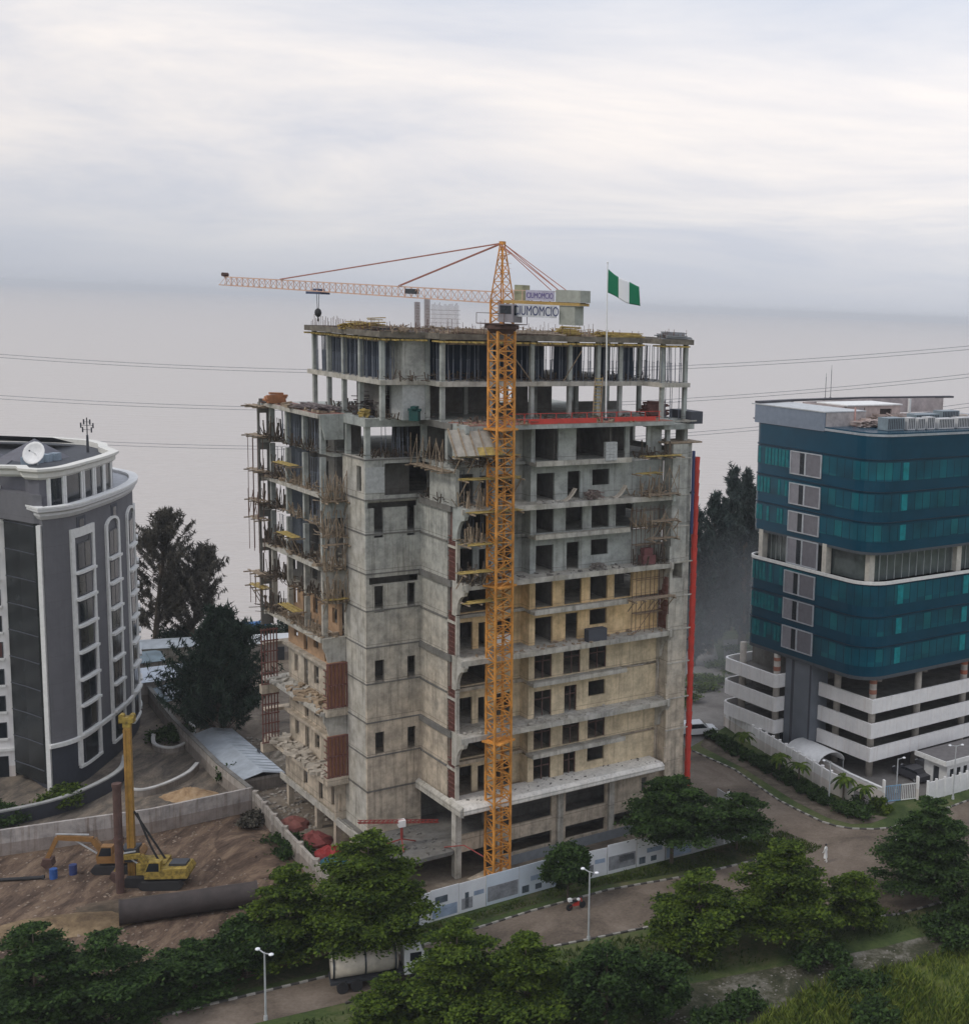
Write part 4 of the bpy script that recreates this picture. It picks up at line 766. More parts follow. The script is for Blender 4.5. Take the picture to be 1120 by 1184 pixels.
# pole scaffolds standing before the ochre wall
for (x,z0,lab) in ((17.4,20.52,'thin pole scaffold against the ochre wall near the corner pier'),(17.2,27.32,'thin pole scaffold against the grey wall above the ochre storeys')):
    T=thing('pole_scaffold',lab,'scaffold',Tw(x,-.4,z0),TR)
    mb=MB()
    for i in range(4):
        for y in (0,.7): mb.beam((i*1.05,y,0),(i*1.05,y,6.1 if z0<25 else 5.6),.045)
    mb.build('standard',REBAR,T); mb=MB()
    for k in range(3): 
        for y in (0,.7): mb.beam((0,y,1.8+k*1.7),(3.2,y,1.8+k*1.7),.04)
    mb.beam((0,0,0),(3.2,0,3.6),.04); mb.build('ledger',REBAR,T); MB().box(0,3.2,.05,.65,1.85,1.9).build('boards',TIMB2,T)
# debris chute
T=thing('debris_chute','long red debris chute running down the corner pier of the unfinished tower','chute',Tw(24.1,-.5,1.),TR)
r8=random.Random(4)
for i in range(28):
    z=i*1.3; MB().cyl((0,0,z),(0,0,z+1.42),.26,.34,n=10,cap=False).build('chute_section',RED,T)
for i in range(7): MB().box(-.9,.35,.2,.32,3+i*5,3.12+i*5).build('bracket',DKMETAL,T)
T=thing('drain_pipe','dark blue pipe beside the red debris chute at the top of the corner pier','pipe',Tw(23.3,-1.05,30),TR); MB().cyl((0,0,0),(0,0,8.2),.16).build('pipe_shaft',plain('dark_blue_pipe',(.03,.045,.13),.6),T); MB().box(-.22,.22,-.05,.17,4,4.15).build('bracket',DKMETAL,T)
# red placing boom on the podium deck
RED_D=plain('dull_red_paint',(.30,.05,.04),.7,var=.4)
T=thing('placing_boom','small red lattice boom on three spread legs standing on the podium deck','boom',Tw(-4.9,3.4,2.7),TR+R(-8))
mb=MB(); mb.cyl((0,0,0.6),(0,0,2.1),.13); mb.build('mast',RED_D,T)
for a in (20,140,260): MB().beam((0,0,.7),(1.5*math.cos(R(a)),1.5*math.sin(R(a)),.06),.1).build('leg',RED_D,T)
mb=MB(); A=[(-3.9,-.15,2.9),(-3.9,.15,2.9),(-3.9,0,3.15)]; C_=[(3.4,-.15,1.7),(3.4,.15,1.7),(3.4,0,1.95)]
for p,q in zip(A,C_): mb.beam(p,q,.06)
for i in range(18):
    t=i/18; u=(i+1)/18; P_=[Vector(p).lerp(Vector(q),t) for p,q in zip(A,C_)]; Q_=[Vector(p).lerp(Vector(q),u) for p,q in zip(A,C_)]
    mb.beam(P_[0],Q_[2],.035); mb.beam(P_[1],Q_[2],.035); mb.beam(P_[0],Q_[1],.035)
mb.build('lattice_boom',RED_D,T); MB().box(-.3,.3,-.3,.3,1.9,2.5).build('slew_head',WHITE_D,T)
o=MB().cyl((0,0,0),(2.6,0,.9),.05,n=6).cyl((2.6,0,.9),(4.8,.3,.35),.05,n=6).build('red_pipe',RED_D); o.location=Tw(-1.9,1.,2.72); o.rotation_euler=(0,0,TR+R(-75)); tag(o,'bent red pipe lying on the podium deck by the front corner column','pipe')
# heaps under the podium, water side
for k,(x,y,z,r_,mt,lab) in enumerate([(-8.8,14.6,0,1.2,plain('red_tarp',(.20,.045,.04),.8),'red tarpaulin heap beside the wing columns'),(-8.6,11.,0,1.0,plain('bright_red_tarp',(.28,.02,.02),.7),'bright red covered heap between two podium columns'),(-9.4,8.2,0,1.1,plain('teal_tarp',(.02,.10,.14),.7),'dark teal covered heap behind the mossy wall'),(-8.9,19.5,0,1.1,plain('dusty_red_tarp',(.22,.075,.06),.8),'dusty red heap near the mossy site wall')]):
    mb=MB().ball((0,0,0),r_*1.4,12,8,.6); rr=random.Random(k)
    mb.v=[(x_*(1+rr.uniform(-.15,.15)),y_*(1+rr.uniform(-.15,.15)),max(-.02,z_*(1+rr.uniform(-.2,.2)))) for x_,y_,z_ in mb.v]
    o=mb.build('tarpaulin_heap',mt,smooth=False); o.location=Tw(x,y,z); tag(o,lab,'heap')
# flagpole and flag
fx,fy=Tw(14.1,.5)[:2]
T=thing('flagpole','tall thin white flagpole rising from the red railed terrace','flagpole',(fx,fy,Z1)); MB().cyl((0,0,0),(-.12,0,14.6),.085,.045,n=8).build('pole',WHITE,T); MB().ball((-.12,0,14.65),.09).build('finial',WHITE,T); MB().box(-.2,.2,-.2,.2,0,.25).build('base',DKMETAL,T)
ld=thing('timber_ladder','yellow timber ladder tower leaning beside the flagpole foot','ladder',(fx-.9,fy-.3,Z1),R(20))
mb=MB()
for x in (-.35,.35): mb.beam((x,-.25,0),(x+.25,.1,4.1),.09)
mb.build('stile',TIMB2,ld); mb=MB()
for i in range(13): t=(i+.5)/13; mb.beam((-.35+.25*t,-.25+.35*t,4.1*t),(.35+.25*t,-.25+.35*t,4.1*t),.07)
mb.build('rung',TIMB,ld)
def flagmat():
    m,nt,b=newmat('flag_cloth'); uv=N(nt,'ShaderNodeAttribute',attribute_name='band'); gt=N(nt,'ShaderNodeMath',operation='COMPARE'); gt.inputs[1].default_value=.5; gt.inputs[2].default_value=.1667; L(nt,uv.outputs['Fac'],gt.inputs[0])
    x=N(nt,'ShaderNodeMix',data_type='RGBA'); L(nt,gt.outputs[0],x.inputs[0]); x.inputs[6].default_value=(0,.16,.075,1); x.inputs[7].default_value=(.75,.76,.78,1); L(nt,x.outputs[2],b.inputs['Base Color']); b.inputs['Roughness'].default_value=.8; return m
nu,nv=30,14; vs=[]; bd=[]
for i in range(nu+1):
    for j in range(nv+1):
        u=i/nu; v=j/nv; drop=u*1.15+.35*math.sin(u*3.0)*(.4+v*.2); x=2.95*u-.1*v*u; y=.16*math.sin(u*9+v*1.5)*u+.5*u; z=2.15*(v)*(1-.12*u)-drop+ .06*math.sin(u*8+v*3)
        vs.append((x,y,z)); bd.append(u)
me=D.meshes.new('flag'); me.from_pydata(vs,[],[(i*(nv+1)+j,(i+1)*(nv+1)+j,(i+1)*(nv+1)+j+1,i*(nv+1)+j+1) for i in range(nu) for j in range(nv)]); at=me.attributes.new('band','FLOAT','POINT'); at.data.foreach_set('value',bd); me.materials.append(flagmat()); me.polygons.foreach_set('use_smooth',[True]*len(me.polygons))
fl=D.objects.new('flag',me); COL.objects.link(fl); fl.location=(fx-.05,fy,Z1+11.9); fl.rotation_euler=(0,0,R(-5)); sm=fl.modifiers.new('thick','SOLIDIFY'); sm.thickness=.02
tag(fl,'green and white striped flag flying from the terrace flagpole','flag')
# ================================================================ tower crane
cx,cy=Tw(1.8,-2.1)[:2]; JA=math.atan2(130-cy,-54.75-cx)
CR=thing('tower_crane','orange lattice tower crane standing against the front of the unfinished tower','crane',(cx,cy,0),JA)
def lattice(mb,w,z0,z1,sec,ch=.12,br=.07,rot=0,w2=None):
    w2=w if w2 is None else w2; n=max(1,round((z1-z0)/sec)); c_,s_=math.cos(rot),math.sin(rot)
    def pt(k,t):
        ww=(w+(w2-w)*t)/2; x,y=((-ww,-ww),(ww,-ww),(ww,ww),(-ww,ww))[k%4]; return (x*c_-y*s_,x*s_+y*c_,z0+(z1-z0)*t)
    for k in range(4): mb.beam(pt(k,0),pt(k,1),ch)
    for i in range(n):
        for k in range(4):
            a,b_=(k,k+1) if i%2 else (k+1,k); mb.beam(pt(a,i/n),pt(b_,(i+1)/n),br); mb.beam(pt(k,(i+1)/n),pt(k+1,(i+1)/n),br*.9)
mr=TR-JA
seg=[(0,12.3),(12.3,24.6),(24.6,36.9),(36.9,49.4)]
for i,(a,b_) in enumerate(seg):
    mb=MB(); lattice(mb,1.62,a,b_,.82,.17,.085,mr); mb.build('mast_section',ORANGE,CR)
mb=MB(); 
for i in range(60): z=.3+i*.82; c_,s_=math.cos(mr),math.sin(mr); mb.beam((-.25*c_,-.25*s_,z),(.25*c_,.25*s_,z),.03)
for sx_ in (-.25,.25): mb.beam((sx_*math.cos(mr),sx_*math.sin(mr),0),(sx_*math.cos(mr),sx_*math.sin(mr),49.2),.045)
mb.build('ladder',ORANGE,CR)
MB().box(-1.9,1.9,-1.9,1.9,-.3,.12).build('footing',CONC,CR)
for z in (13.,27.2,41.): 
    mb=MB(); 
    for k in (-1,1): 
        p=Vector((k*.8,.0,z)); mb.beam(p,Vector((k*.8,0,z))+Matrix.Rotation(mr,3,'Z')@Vector((k*.9,2.0,0)),.1)
    mb.box(-1.05,1.05,-1.05,1.05,z-.08,z+.08); mb.build('tie_collar',ORANGE,CR)
mb=MB(); mb.cyl((0,0,49.2),(0,0,49.6),.95,1.25,n=20); mb.cyl((0,0,49.6),(0,0,49.95),1.45,n=20); mb.build('slewing_ring',RUST,CR)
mb=MB(); mb.box(-1.5,1.5,-1.5,1.5,49.98,50.05); 
for k in range(4):
    a=[(-1.5,-1.5),(1.5,-1.5),(1.5,1.5),(-1.5,1.5)]; p,q=a[k],a[(k+1)%4]; mb.beam((*p,50.9),(*q,50.9),.04); mb.beam((*p,50.),(*p,50.9),.04)
mb.build('slew_platform',RUST,CR)
mb=MB(); lattice(mb,1.35,50.05,52.0,.65,.13,.07); mb.build('turntable_tower',ORANGE,CR)
mb=MB(); lattice(mb,1.35,52.0,56.7,.8,.1,.055,0,.28); mb.box(-.2,.2,-.2,.2,56.7,56.95); mb.build('apex_tower',ORANGE,CR)
mb=MB(); mb.beam((0,0,55.7),(-.8,0,55.9),.06); mb.beam((-.8,0,55.9),(0,0,56.4),.05)
for i in range(7): mb.beam((-.75-i*.02,.3,52.6+i*.42),(-.75-i*.02,-.1,52.6+i*.42),.03)
mb.build('access_ladder',CRPINK,CR)
# jib
JL=34.4; z0,z1=51.75,52.42
def jp(t,k): # k 0,1 bottom chords, 2 top chord
    x=.65+(JL-.65)*t; zb=z0+(z1-z0)*t; h=.95*(1-.18*t); return Vector((x,(-.45,.45,0)[k],zb+(h if k==2 else 0)))
for s_ in range(4):
    mb=MB(); a,b_=s_/4,(s_+1)/4
    for k in range(3): mb.beam(jp(a,k),jp(min(b_,.995 if k==2 else 1),k),.09 if k<2 else .1)
    n=11
    for i in range(n):
        t=a+(b_-a)*i/n; u=a+(b_-a)*(i+1)/n; m_=(t+u)/2
        for k in (0,1): mb.beam(jp(t,k),jp(m_,2),.045); mb.beam(jp(m_,2),jp(u,k),.045)
        mb.beam(jp(u,0),jp(u,1),.045); mb.beam(jp(t,0),jp(u,1),.035)
    mb.build('jib_section',CRPINK,CR)
MB().cyl((JL-.3,-.3,z1+1.),(JL-.3,.3,z1+1.),.2).build('jib_head_sheave',RUST,CR)
def rod(t):
    mb=MB(); 
    for k in (-.12,.12): mb.beam((0,k,56.8),tuple(jp(t,2)+Vector((0,k,.08))),.07)
    mb.build('tie_rod',CRROD,CR)
rod(.765); rod(.325)
# trolley and hook
hx=21.7; 
MB().box(hx-.9,hx+.9,-.6,.6,51.9,52.12).box(hx-.5,hx+.2,-.4,.4,52.12,52.4).build('trolley',plain('dark_blue_trolley',(.04,.06,.12),.6),CR)
mb=MB(); 
for k in (-.15,.15): mb.beam((hx+k,0,51.95),(hx+k*.5,0,50.4),.035)
mb.build('hoist_rope',BLACK,CR); mb=MB().ball((hx,0,50.2),.32,10,6,1.3); mb.cyl((hx,0,49.8),(hx,0,49.4),.06); mb.build('hook_block',BLACK,CR)
MB().box(9.6,10.7,-.3,.3,52.25,52.7).build('hoist_motor',DKMETAL,CR)
# counter jib towards -x
mb=MB()
for y in (-.6,.6): mb.box(-8.6,-.6,y-.09,y+.09,51.78,52.02)
for i in range(14): mb.box(-8.6+i*.6,-8.5+i*.6,-.5,.5,51.82,51.95)
mb.box(-8.4,-.8,-.5,.5,52.02,52.06); mb.build('counter_jib',plain('ochre_beam',(.42,.27,.08),.6,var=.3),CR)
mb=MB()
for y in (-.65,.65):
    mb.beam((-8.5,y,52.9),(-.8,y,52.9),.05)
    for i in range(9): mb.beam((-8.4+i*.95,y,52.05),(-8.4+i*.95,y,52.9),.045)
mb.build('handrail',CRPINK,CR)
MB().box(-2.6,-1.7,-.45,.45,52.07,53.35).build('winch_cabinet',plain('olive_cabinet',(.30,.30,.20),.7,var=.3),CR)
MB().box(-8.7,-6.2,-.7,.7,52.07,53.05).build('counterweight',CRGREY,CR); MB().box(-8.1,-6.5,-.6,.6,50.2,51.77).build('counterweight',CRGREY,CR)
for t_ in (-5.6,-6.4): MB().beam((0,-.3,56.7),(t_,-.55,53.),.06).beam((0,.3,56.7),(t_,.55,53.),.06).build('counter_tie',CRROD,CR)
MB().box(-2.3,-.7,.15,1.35,50.2,51.72).build('operator_cab',plain('brown_grey_cab',(.24,.22,.24),.5,var=.2),CR); MB().box(-2.32,-2.301,.3,1.2,50.8,51.6).box(-2.1,-.9,1.351,1.37,50.9,51.6).build('cab_window',GL_DK,CR)
def lettering(txt,size,x,y,z,parent,mat,name,sc=1):
    c_=D.curves.new(name,'FONT'); c_.body=txt; c_.size=size; c_.extrude=.012; c_.offset=.0; c_.align_x='LEFT'; c_.materials.append(mat); o=D.objects.new(name,c_); COL.objects.link(o); o.parent=parent
    me_=D.meshes.new_from_object(o); o2=D.objects.new(name,me_); COL.objects.link(o2); D.objects.remove(o); o2.parent=parent; o2.matrix_local=Matrix(((-sc,0,0,x),(0,0,1,y),(0,1,0,z),(0,0,0,1))); return o2
LET=plain('dark_blue_lettering',(.03,.04,.12),.7)
ban=MB().box(-6.5,-1.9,.92,.95,50.72,51.74).build('banner',plain('grey_white_banner',(.50,.51,.54),.7,var=.25),CR); lettering('CIUMOMCIO',1.1,-2.0,.96,50.88,ban,LET,'banner_lettering',.74)
sg=MB().box(-6.1,-3.1,.70,.73,52.1,52.95).build('sign_board',plain('pale_lilac_board',(.42,.40,.50),.6,var=.3),CR); lettering('CIUMOMCIO',.66,-3.2,.74,52.3,sg,plain('violet_lettering',(.10,.07,.24),.7),'sign_lettering',.72)
# ================================================================ curved grey apartment tower
AP=thing('apartment_tower','curved grey and white apartment tower with a dish on its dark roof','building',(-75,140,0))
OX,OY=-75.,140.
def cat_rom(pts,n=5):
    out=[]
    for i in range(len(pts)-1):
        p0=pts[max(0,i-1)]; p1=pts[i]; p2=pts[i+1]; p3=pts[min(len(pts)-1,i+2)]
        for k in range(n):
            t=k/n; out.append(tuple(.5*((2*p1[j])+(-p0[j]+p2[j])*t+(2*p0[j]-5*p1[j]+4*p2[j]-p3[j])*t*t+(-p0[j]+3*p1[j]-3*p2[j]+p3[j])*t**3) for j in (0,1)))
    return out+[pts[-1]]
CU=cat_rom([(-73.5,130.2),(-72.6,131.6),(-72.15,134),(-72.5,138.4),(-73.0,143),(-73.9,147.6),(-75.4,152.4),(-78.2,157.4),(-82.5,161)],6)
CU=[(x-OX,y-OY) for x,y in CU]
def arc_at(y): # point and outward normal on the curve at given local y
    for a,b_ in zip(CU,CU[1:]):
        if a[1]<=y<=b_[1]:
            t=(y-a[1])/(b_[1]-a[1]); d=Vector((b_[0]-a[0],b_[1]-a[1])).normalized(); return Vector((a[0]+(b_[0]-a[0])*t,y)),Vector((d.y,-d.x)),d
    raise ValueError(y)
def off(line,o):
    r=[]
    for i,(x,y) in enumerate(line):
        a=Vector(line[max(0,i-1)]); b_=Vector(line[min(len(line)-1,i+1)]); d=(b_-a).normalized(); r.append((x+d.y*o,y-d.x*o))
    return r
back=[(-18,20),(-22,4),(-7.6,-1.4)]
# grey curved body: lower plinth, body
body=CU+back+[(-1.9,-9.2)]
MB().prism(off(CU,.0)+[(-18,20),(-22,4),(-6.,-3.5),(-.6,-8.3)],0,4.9).build('plinth_wall',plain('charcoal_render',(.035,.04,.055),.7,var=.2),AP)
MB().prism(CU+[(-18,20),(-22,4),(-6.,-3.2),(-.4,-8.2)],4.9,29.2).build('grey_wall',GREYREND,AP)
# trims
def trim(name,line,prof,mat=WTRIM): MB().sweep(line,prof).build(name,mat,AP)
fr=[(-3.6,-7.6),(-1.6,-9.75)]+CU
trim('belt_trim',[(.9,-9.4)]+CU,[(.0,4.7),(.28,4.75),(.28,5.15),(.0,5.2)])
trim('main_cornice',[(-1.6,-7.2)]+CU,[(-.3,28.5),(.1,28.5),(.35,28.9),(.35,29.15),(.6,29.35),(.6,29.62),(-.3,29.62)],plain('grey_white_cornice',(.58,.58,.58),.7,var=.1))
trim('cornice_cap',[(-1.6,-7.2)]+CU,[(-.3,29.623),(.64,29.623),(.64,29.8),(-.3,29.8)])
MB().prism(off(CU,-.35)+[(-18,20),(-22,4),(-.6,-7.8)],29.2,29.45).build('terrace_floor',plain('pale_terrace',(.45,.46,.48),.8),AP)
# vertical white strip at the front corner
MB().beam((1.15,-9.75,0.2),(1.15,-9.75,27.9),.42,.5).build('corner_strip',WTRIM,AP)
# window columns
SZ=[22.5,19.7,16.85,14.05,11.15,8.35,5.3]
def onface(y,w,z0,z1,depth,out,th=.12):
    mb=MB(); n=6; ys=[y-w/2+w*i/n for i in range(n+1)]; pts=[arc_at(v)[:2] for v in ys]
    q=[(p.x+nn.x*out,p.y+nn.y*out) for p,nn in pts]+[(p.x+nn.x*(out-depth),p.y+nn.y*(out-depth)) for p,nn in pts][::-1]
    return mb.prism(q,z0,z1)
for (yc,w,ww,arch,z_top) in ((-4.75,4.9,2.9,0,26.2),(2.7,4.1,2.3,1,26.0),(9.8,4.2,1.9,1,26.0),(14.6,2.6,1.1,1,25.8)):
    e=.55 if w>3 else .3
    for sgn in (-1,1): onface(yc+sgn*(w/2-e/2),e,2.,z_top,.3,.22).build('window_surround',WTRIM,AP)
    if not arch: onface(yc,w,z_top-.02,z_top+.9,.3,.23).build('window_surround',WTRIM,AP)
    else:
        n=10; mb=MB()
        for i in range(n):
            a0=math.pi*i/n; a1=math.pi*(i+1)/n; r1=w/2; r2=w/2-e; hh=.5*r1 if w>4 else r1*.6
            pts=[]
            for (a_,r_) in ((a0,r1),(a1,r1),(a1,r2),(a0,r2)):
                p,nn,_=arc_at(yc+r_*math.cos(a_)); pts.append((p.x+nn.x*.22,p.y+nn.y*.22,z_top+ (r_/r1)*hh*math.sin(a_)-.02))
            p,nn,_=arc_at(yc); mb.extr(pts,(-nn.x*.3,-nn.y*.3,0))
        mb.build('window_arch',WTRIM,AP)
    for i,z in enumerate(SZ):
        zb=z+.25; zt=(SZ[i-1] if i else 25.9)-.35
        f_=onface(yc,ww,zb,zt,.25,.14).build('window',plain('window_reveal_white',(.55,.55,.54),.7) if i+yc<-99 else DKMETAL,AP)
        onface(yc-ww*.25,ww*.44,zb+.1,zt-.12,.06,.165).build('pane',GL_WIN if (i+int(yc))%2 else GL_DK,f_); onface(yc+ww*.25,ww*.44,zb+.1,zt-.12,.06,.165).build('pane',GL_DK if i%3 else GL_WIN,f_)
        onface(yc,w-e*1.6,z-.15,z+.12,.6,.55 if w>3 else .45).build('window_sill',WTRIM,AP)
        for sgn in (-1,1): onface(yc+sgn*(ww/2+(w/2-ww/2-e)/2),(w/2-ww/2-e)+.1,z,zt+.4,.2,.08).build('window_jamb_wall',WTRIM if w>6 else GREYREND,AP)
    f_=onface(yc,ww,1.9,SZ[-1]-.4,.25,.14).build('window',DKMETAL,AP); onface(yc,ww-.4,2.1,SZ[-1]-.6,.06,.165).build('pane',GL_DK,f_); onface(yc,w-.2,1.7,2.,.5,.3).build('window_sill',WTRIM,AP)
# small top windows
for yc in (-5.,3.6):
    f_=onface(yc,1.9,26.9,28.2,.2,.06).build('window',GREY_D,AP); onface(yc,1.,26.9,27.9,.06,.09).build('pane',GL_DK,f_)
# penthouse, set back
PH=off(CU,-1.3)[2:40]
PB_=[p for p in PH if p[1]<8.2]
ph=PB_+[(-3.4,11.4),(-5.2,14.6),(-8.2,17.4),(-13,18.6),(-20,17),(-21,4),(-5.6,-5.6),(-1.9,-6.6),(-.6,-8.2)]
MB().prism(ph,29.45,32.5).build('penthouse_wall',plain('mid_grey_penthouse_render',(.13,.13,.15),.8,var=.1),AP)
for a,b_ in ((-8.2,-6.2),(-5.4,-1.9),(-1.0,1.0),(1.9,4.0),(4.8,6.8)):
    pts=[]; n=4
    for i in range(n+1):
        p,nn,_=arc_at(a+(b_-a)*i/n); pts.append((p,nn))
    q=[(p.x-nn.x*1.22,p.y-nn.y*1.22) for p,nn in pts]+[(p.x-nn.x*1.4,p.y-nn.y*1.4) for p,nn in pts][::-1]
    f_=MB().prism(q,29.6,32.35).build('penthouse_window',GL_DK if a<4 else GL_WIN,AP)
    for v in (a-.25,b_+.12):
        p,nn,d=arc_at(v); c0=p-nn*1.2; MB().beam((c0.x,c0.y,29.47),(c0.x,c0.y,32.48),.28,.3).build('mullion',WTRIM,f_)
ring=[(-1.9,-6.7),(-.7,-8.4)]+off(PB_,.0)+[(-3.3,11.5),(-5.1,14.8),(-8.1,17.6),(-13,18.8),(-20,17.2)]
MB().sweep([(-14,-8.8)]+ring,[(-.3,32.35),(.1,32.35),(.35,32.6),(.35,33.0),(.7,33.25),(.7,33.5),(-.3,33.5)]).build('roof_cornice',plain('cream_cornice',(.66,.65,.60),.7,var=.1),AP)
MB().prism(ph,32.5,32.9).build('roof_deck',plain('dark_roof_deck',(.05,.055,.065),.8,var=.4),AP)
MB().add([(-9.5,1.5,32.9),(-4.0,-.5,32.9),(-4.0,6,32.9),(-9,9,32.9),(-6.4,3.4,35.1)],[(0,1,4),(1,2,4),(2,3,4),(3,0,4)]).build('hipped_roof',SLATE,AP)
MB().add([(-15,-1,32.9),(-10,-2.6,32.9),(-9.6,4,32.9),(-15,6,32.9),(-12.2,1.2,34.8)],[(0,1,4),(1,2,4),(2,3,4),(3,0,4)]).build('hipped_roof',SLATE,AP)
mb=MB(); mb.add([(-18,16,33.2),(-9.,16.4,33.2),(-8.6,11,34.4),(-17,9,34.6)],[(0,1,2,3)]); mb.build('lean_to_roof',SLATE,AP)
for i in range(4): MB().box(-4.9+i*.2,-4.0+i*.2,-2.+i*1.4,-1.+i*1.4,32.9,33.7).build('roof_vent_box',plain('blue_grey_unit',(.22,.28,.34),.5,var=.3),AP)
# glass recess between corner and white block
MB().prism([(-.4,-8.2),(.7,-9.3),(.2,-9.1),(-2.2,-7.6),(-4.4,-6.4),(-4.6,-5.2)],0.6,28).build('glass_recess',plain('dark_recess_glass',(.018,.022,.024),.25,var=.6,scale=.5,spec=.3),AP)
mb=MB(); 
for i in range(10): z=2+i*2.85; mb.beam((.2,-9.14,z),(-2.2,-7.64,z),.08,.1); mb.beam((-2.2,-7.64,z),(-4.4,-6.44,z),.08,.1)
mb.build('recess_mullion',GREY_D,AP,kind='stuff')
MB().prism([(.4,-9.35),(1.2,-9.2),(-.4,-7.8),(-5,-5.2),(-5.1,-6.6),(-2.2,-8.0)],28,30.9).build('recess_parapet',GREYREND,AP)
# white block with punched windows: face runs from (-6.5,-2.3) towards -x
ang=R(202); ca,sa=math.cos(ang),math.sin(ang); wx,wy=-4.8,-5.7
def WP(u,v,z): return (wx+u*ca-v*sa,wy+u*sa+v*ca,z)
def wbox(u0,u1,v0,v1,z0,z1,name,mat,par=AP):
    return MB().extr([WP(u0,v0,z0),WP(u1,v0,z0),WP(u1,v1,z0),WP(u0,v1,z0)],(0,0,z1-z0)).build(name,mat,par)
wbox(0,22,-8,0,0,27.6,'white_wall',WHITE_D); wbox(0,22,-8,-.05,27.6,33.,'grey_upper_wall',GREYREND)
wbox(-.2,22,-.3,.35,27.3,27.7,'belt_trim',WTRIM); wbox(-.2,22,-.3,.3,2.9,3.2,'belt_trim',WTRIM)
for j in range(6):
    for i,z in enumerate([24.2,21.4,18.6,15.8,13,10.1,7.2,4.3]):
        f_=wbox(.6+j*3.4,2.5+j*3.4,-.06,.05,z,z+1.7,'window',DKMETAL); wbox(.7+j*3.4,2.4+j*3.4,.051,.07,z+.1,z+1.6,'pane',GL_DK if (i*3+j)%4 else plain('brown_curtained_glass',(.10,.04,.04),.3),f_); wbox(.5+j*3.4,2.6+j*3.4,-.05,.25,z-.25,z-.02,'window_sill',WTRIM)
f_=wbox(.1,2.2,.0,.3,28.2,31.2,'window_surround',WTRIM); wbox(.55,1.7,.301,.36,28.4,30.5,'window',GL_WIN)
wbox(.6,2.,-.06,.06,0,2.3,'door',GL_DK)
# dish and mast on the roof
T=thing('satellite_dish','large white satellite dish facing out on the apartment tower roof','satellite dish',(-78.2,137.9,32.9),R(-8)); T.scale=(.72,.72,.72)
mb=MB(); n=18; vs=[]; 
for k in range(6):
    r_=1.75*k/5
    for i in range(n): a=2*math.pi*i/n; vs.append((r_*math.cos(a),-.5*(r_/1.75)**2*1.+.0,r_*math.sin(a)))
mb.add(vs,[(k*n+i,k*n+(i+1)%n,(k+1)*n+(i+1)%n,(k+1)*n+i) for k in range(5) for i in range(n)]); o=mb.build('reflector',WHITE,T,smooth=True); o.location=(0,0,1.7); o.rotation_euler=(R(-22),0,0); sm=o.modifiers.new('t','SOLIDIFY'); sm.thickness=.06
MB().cyl((0,.3,-.4),(0,.2,1.5),.1).build('pedestal',POLE,T); MB().beam((0,0,1.7),(0,-1.3,2.3),.05).build('feed_arm',POLE,T); MB().ball((0,-1.3,2.3),.13).build('feed_horn',DKMETAL,T)
T=thing('antenna_mast','small dark antenna mast on the apartment tower roof','antenna',(-79.4,150.6,32.9),0)
MB().cyl((0,0,0),(0,0,2.0),.16,.12).build('base_tube',DKMETAL,T); MB().cyl((0,0,1.9),(0,0,4.),.06).build('rod',DKMETAL,T)
for z,l in ((2.6,.5),(3.1,.7),(3.5,.35)): MB().beam((-l,0,z),(l,0,z),.05).box(-l-.06,-l+.06,-.06,.06,z-.3,z+.3).box(l-.06,l+.06,-.06,.06,z-.3,z+.3).build('panel_antenna',DKMETAL,T)
# planters and forecourt of the apartment tower
def planter(name,label,pts,h,w,mat_w,cap):
    T=thing(name,label,'planter',(pts[0][0],pts[0][1],0)); q=[(x-pts[0][0],y-pts[0][1]) for x,y in pts]
    MB().sweep(q,[(w/2,0),(w/2,h),(-w/2,h),(-w/2,0)]).build('planter_wall',mat_w,T); MB().sweep(q,[(w/2+.06,h+.002),(w/2+.06,h+.16),(-w/2-.06,h+.16),(-w/2-.06,h+.002)]).build('coping',cap,T); return T
pl1=cat_rom([(-90,114),(-80,117.2),(-74,120.6),(-70.2,124.4),(-68.5,129),(-68.3,133.6),(-69.8,137.6)],5)
planter('planter','long curved black planter wall sweeping round the foot of the apartment tower',pl1,1.5,.4,plain('black_planter_render',(.03,.033,.045),.7,var=.2),plain('grey_coping',(.32,.32,.31),.7))
planter('planter','small curved kerb planter with bushes behind the apartment tower',cat_rom([(-71.4,147.5),(-69.6,144),(-67.2,143.2),(-66.6,146),(-68,150.4),(-71,154.5)],4),.6,.3,PERIM,plain('pale_coping',(.45,.44,.42),.7))
planter('planter','low curved white kerb in the yard beside the heap of sand',cat_rom([(-66,130.2),(-64.2,130),(-62.8,132),(-62.,135.4),(-62.3,138.4)],4),.7,.3,PERIM,plain('white_coping',(.5,.49,.47),.7))
# ================================================================ blue glass office over white parking decks (local: x along right face, y back)
OP=(11.3,142.7,0); OR=R(41)
OF=thing('glass_office','blue glass office block raised over three white parking decks','building',OP,OR)
def Ow(x,y,z=0): c,s=math.cos(OR),math.sin(OR); return (OP[0]+x*c-y*s,OP[1]+x*s+y*c,z)
def rounded(x0,y0,x1,y1,r,n=7,r2=None):
    # open path: from back-left down to the front corner and along the front
    r2=r2 or r; pts=[(x1,y1)]
    pts+=[(x0+r2-r2*math.sin(math.pi/2*i/n), y1-r2+r2*math.cos(math.pi/2*i/n)) for i in range(n+1)]
    pts+=[(x0+r-r*math.cos(math.pi/2*i/n), y0+r-r*math.sin(math.pi/2*i/n)) for i in range(n+1)]
    pts+=[(x1,y0)]
    return pts
XB=34.; FL=[12.15,15.6,19.0,22.75,26.2,29.55,32.95,36.5]
bl=rounded(-1.5,0,XB,21,3.2,8,1.6)
bl2=[(x+.35 if x<5 else x,y+.25 if y<5 else y) for x,y in bl]
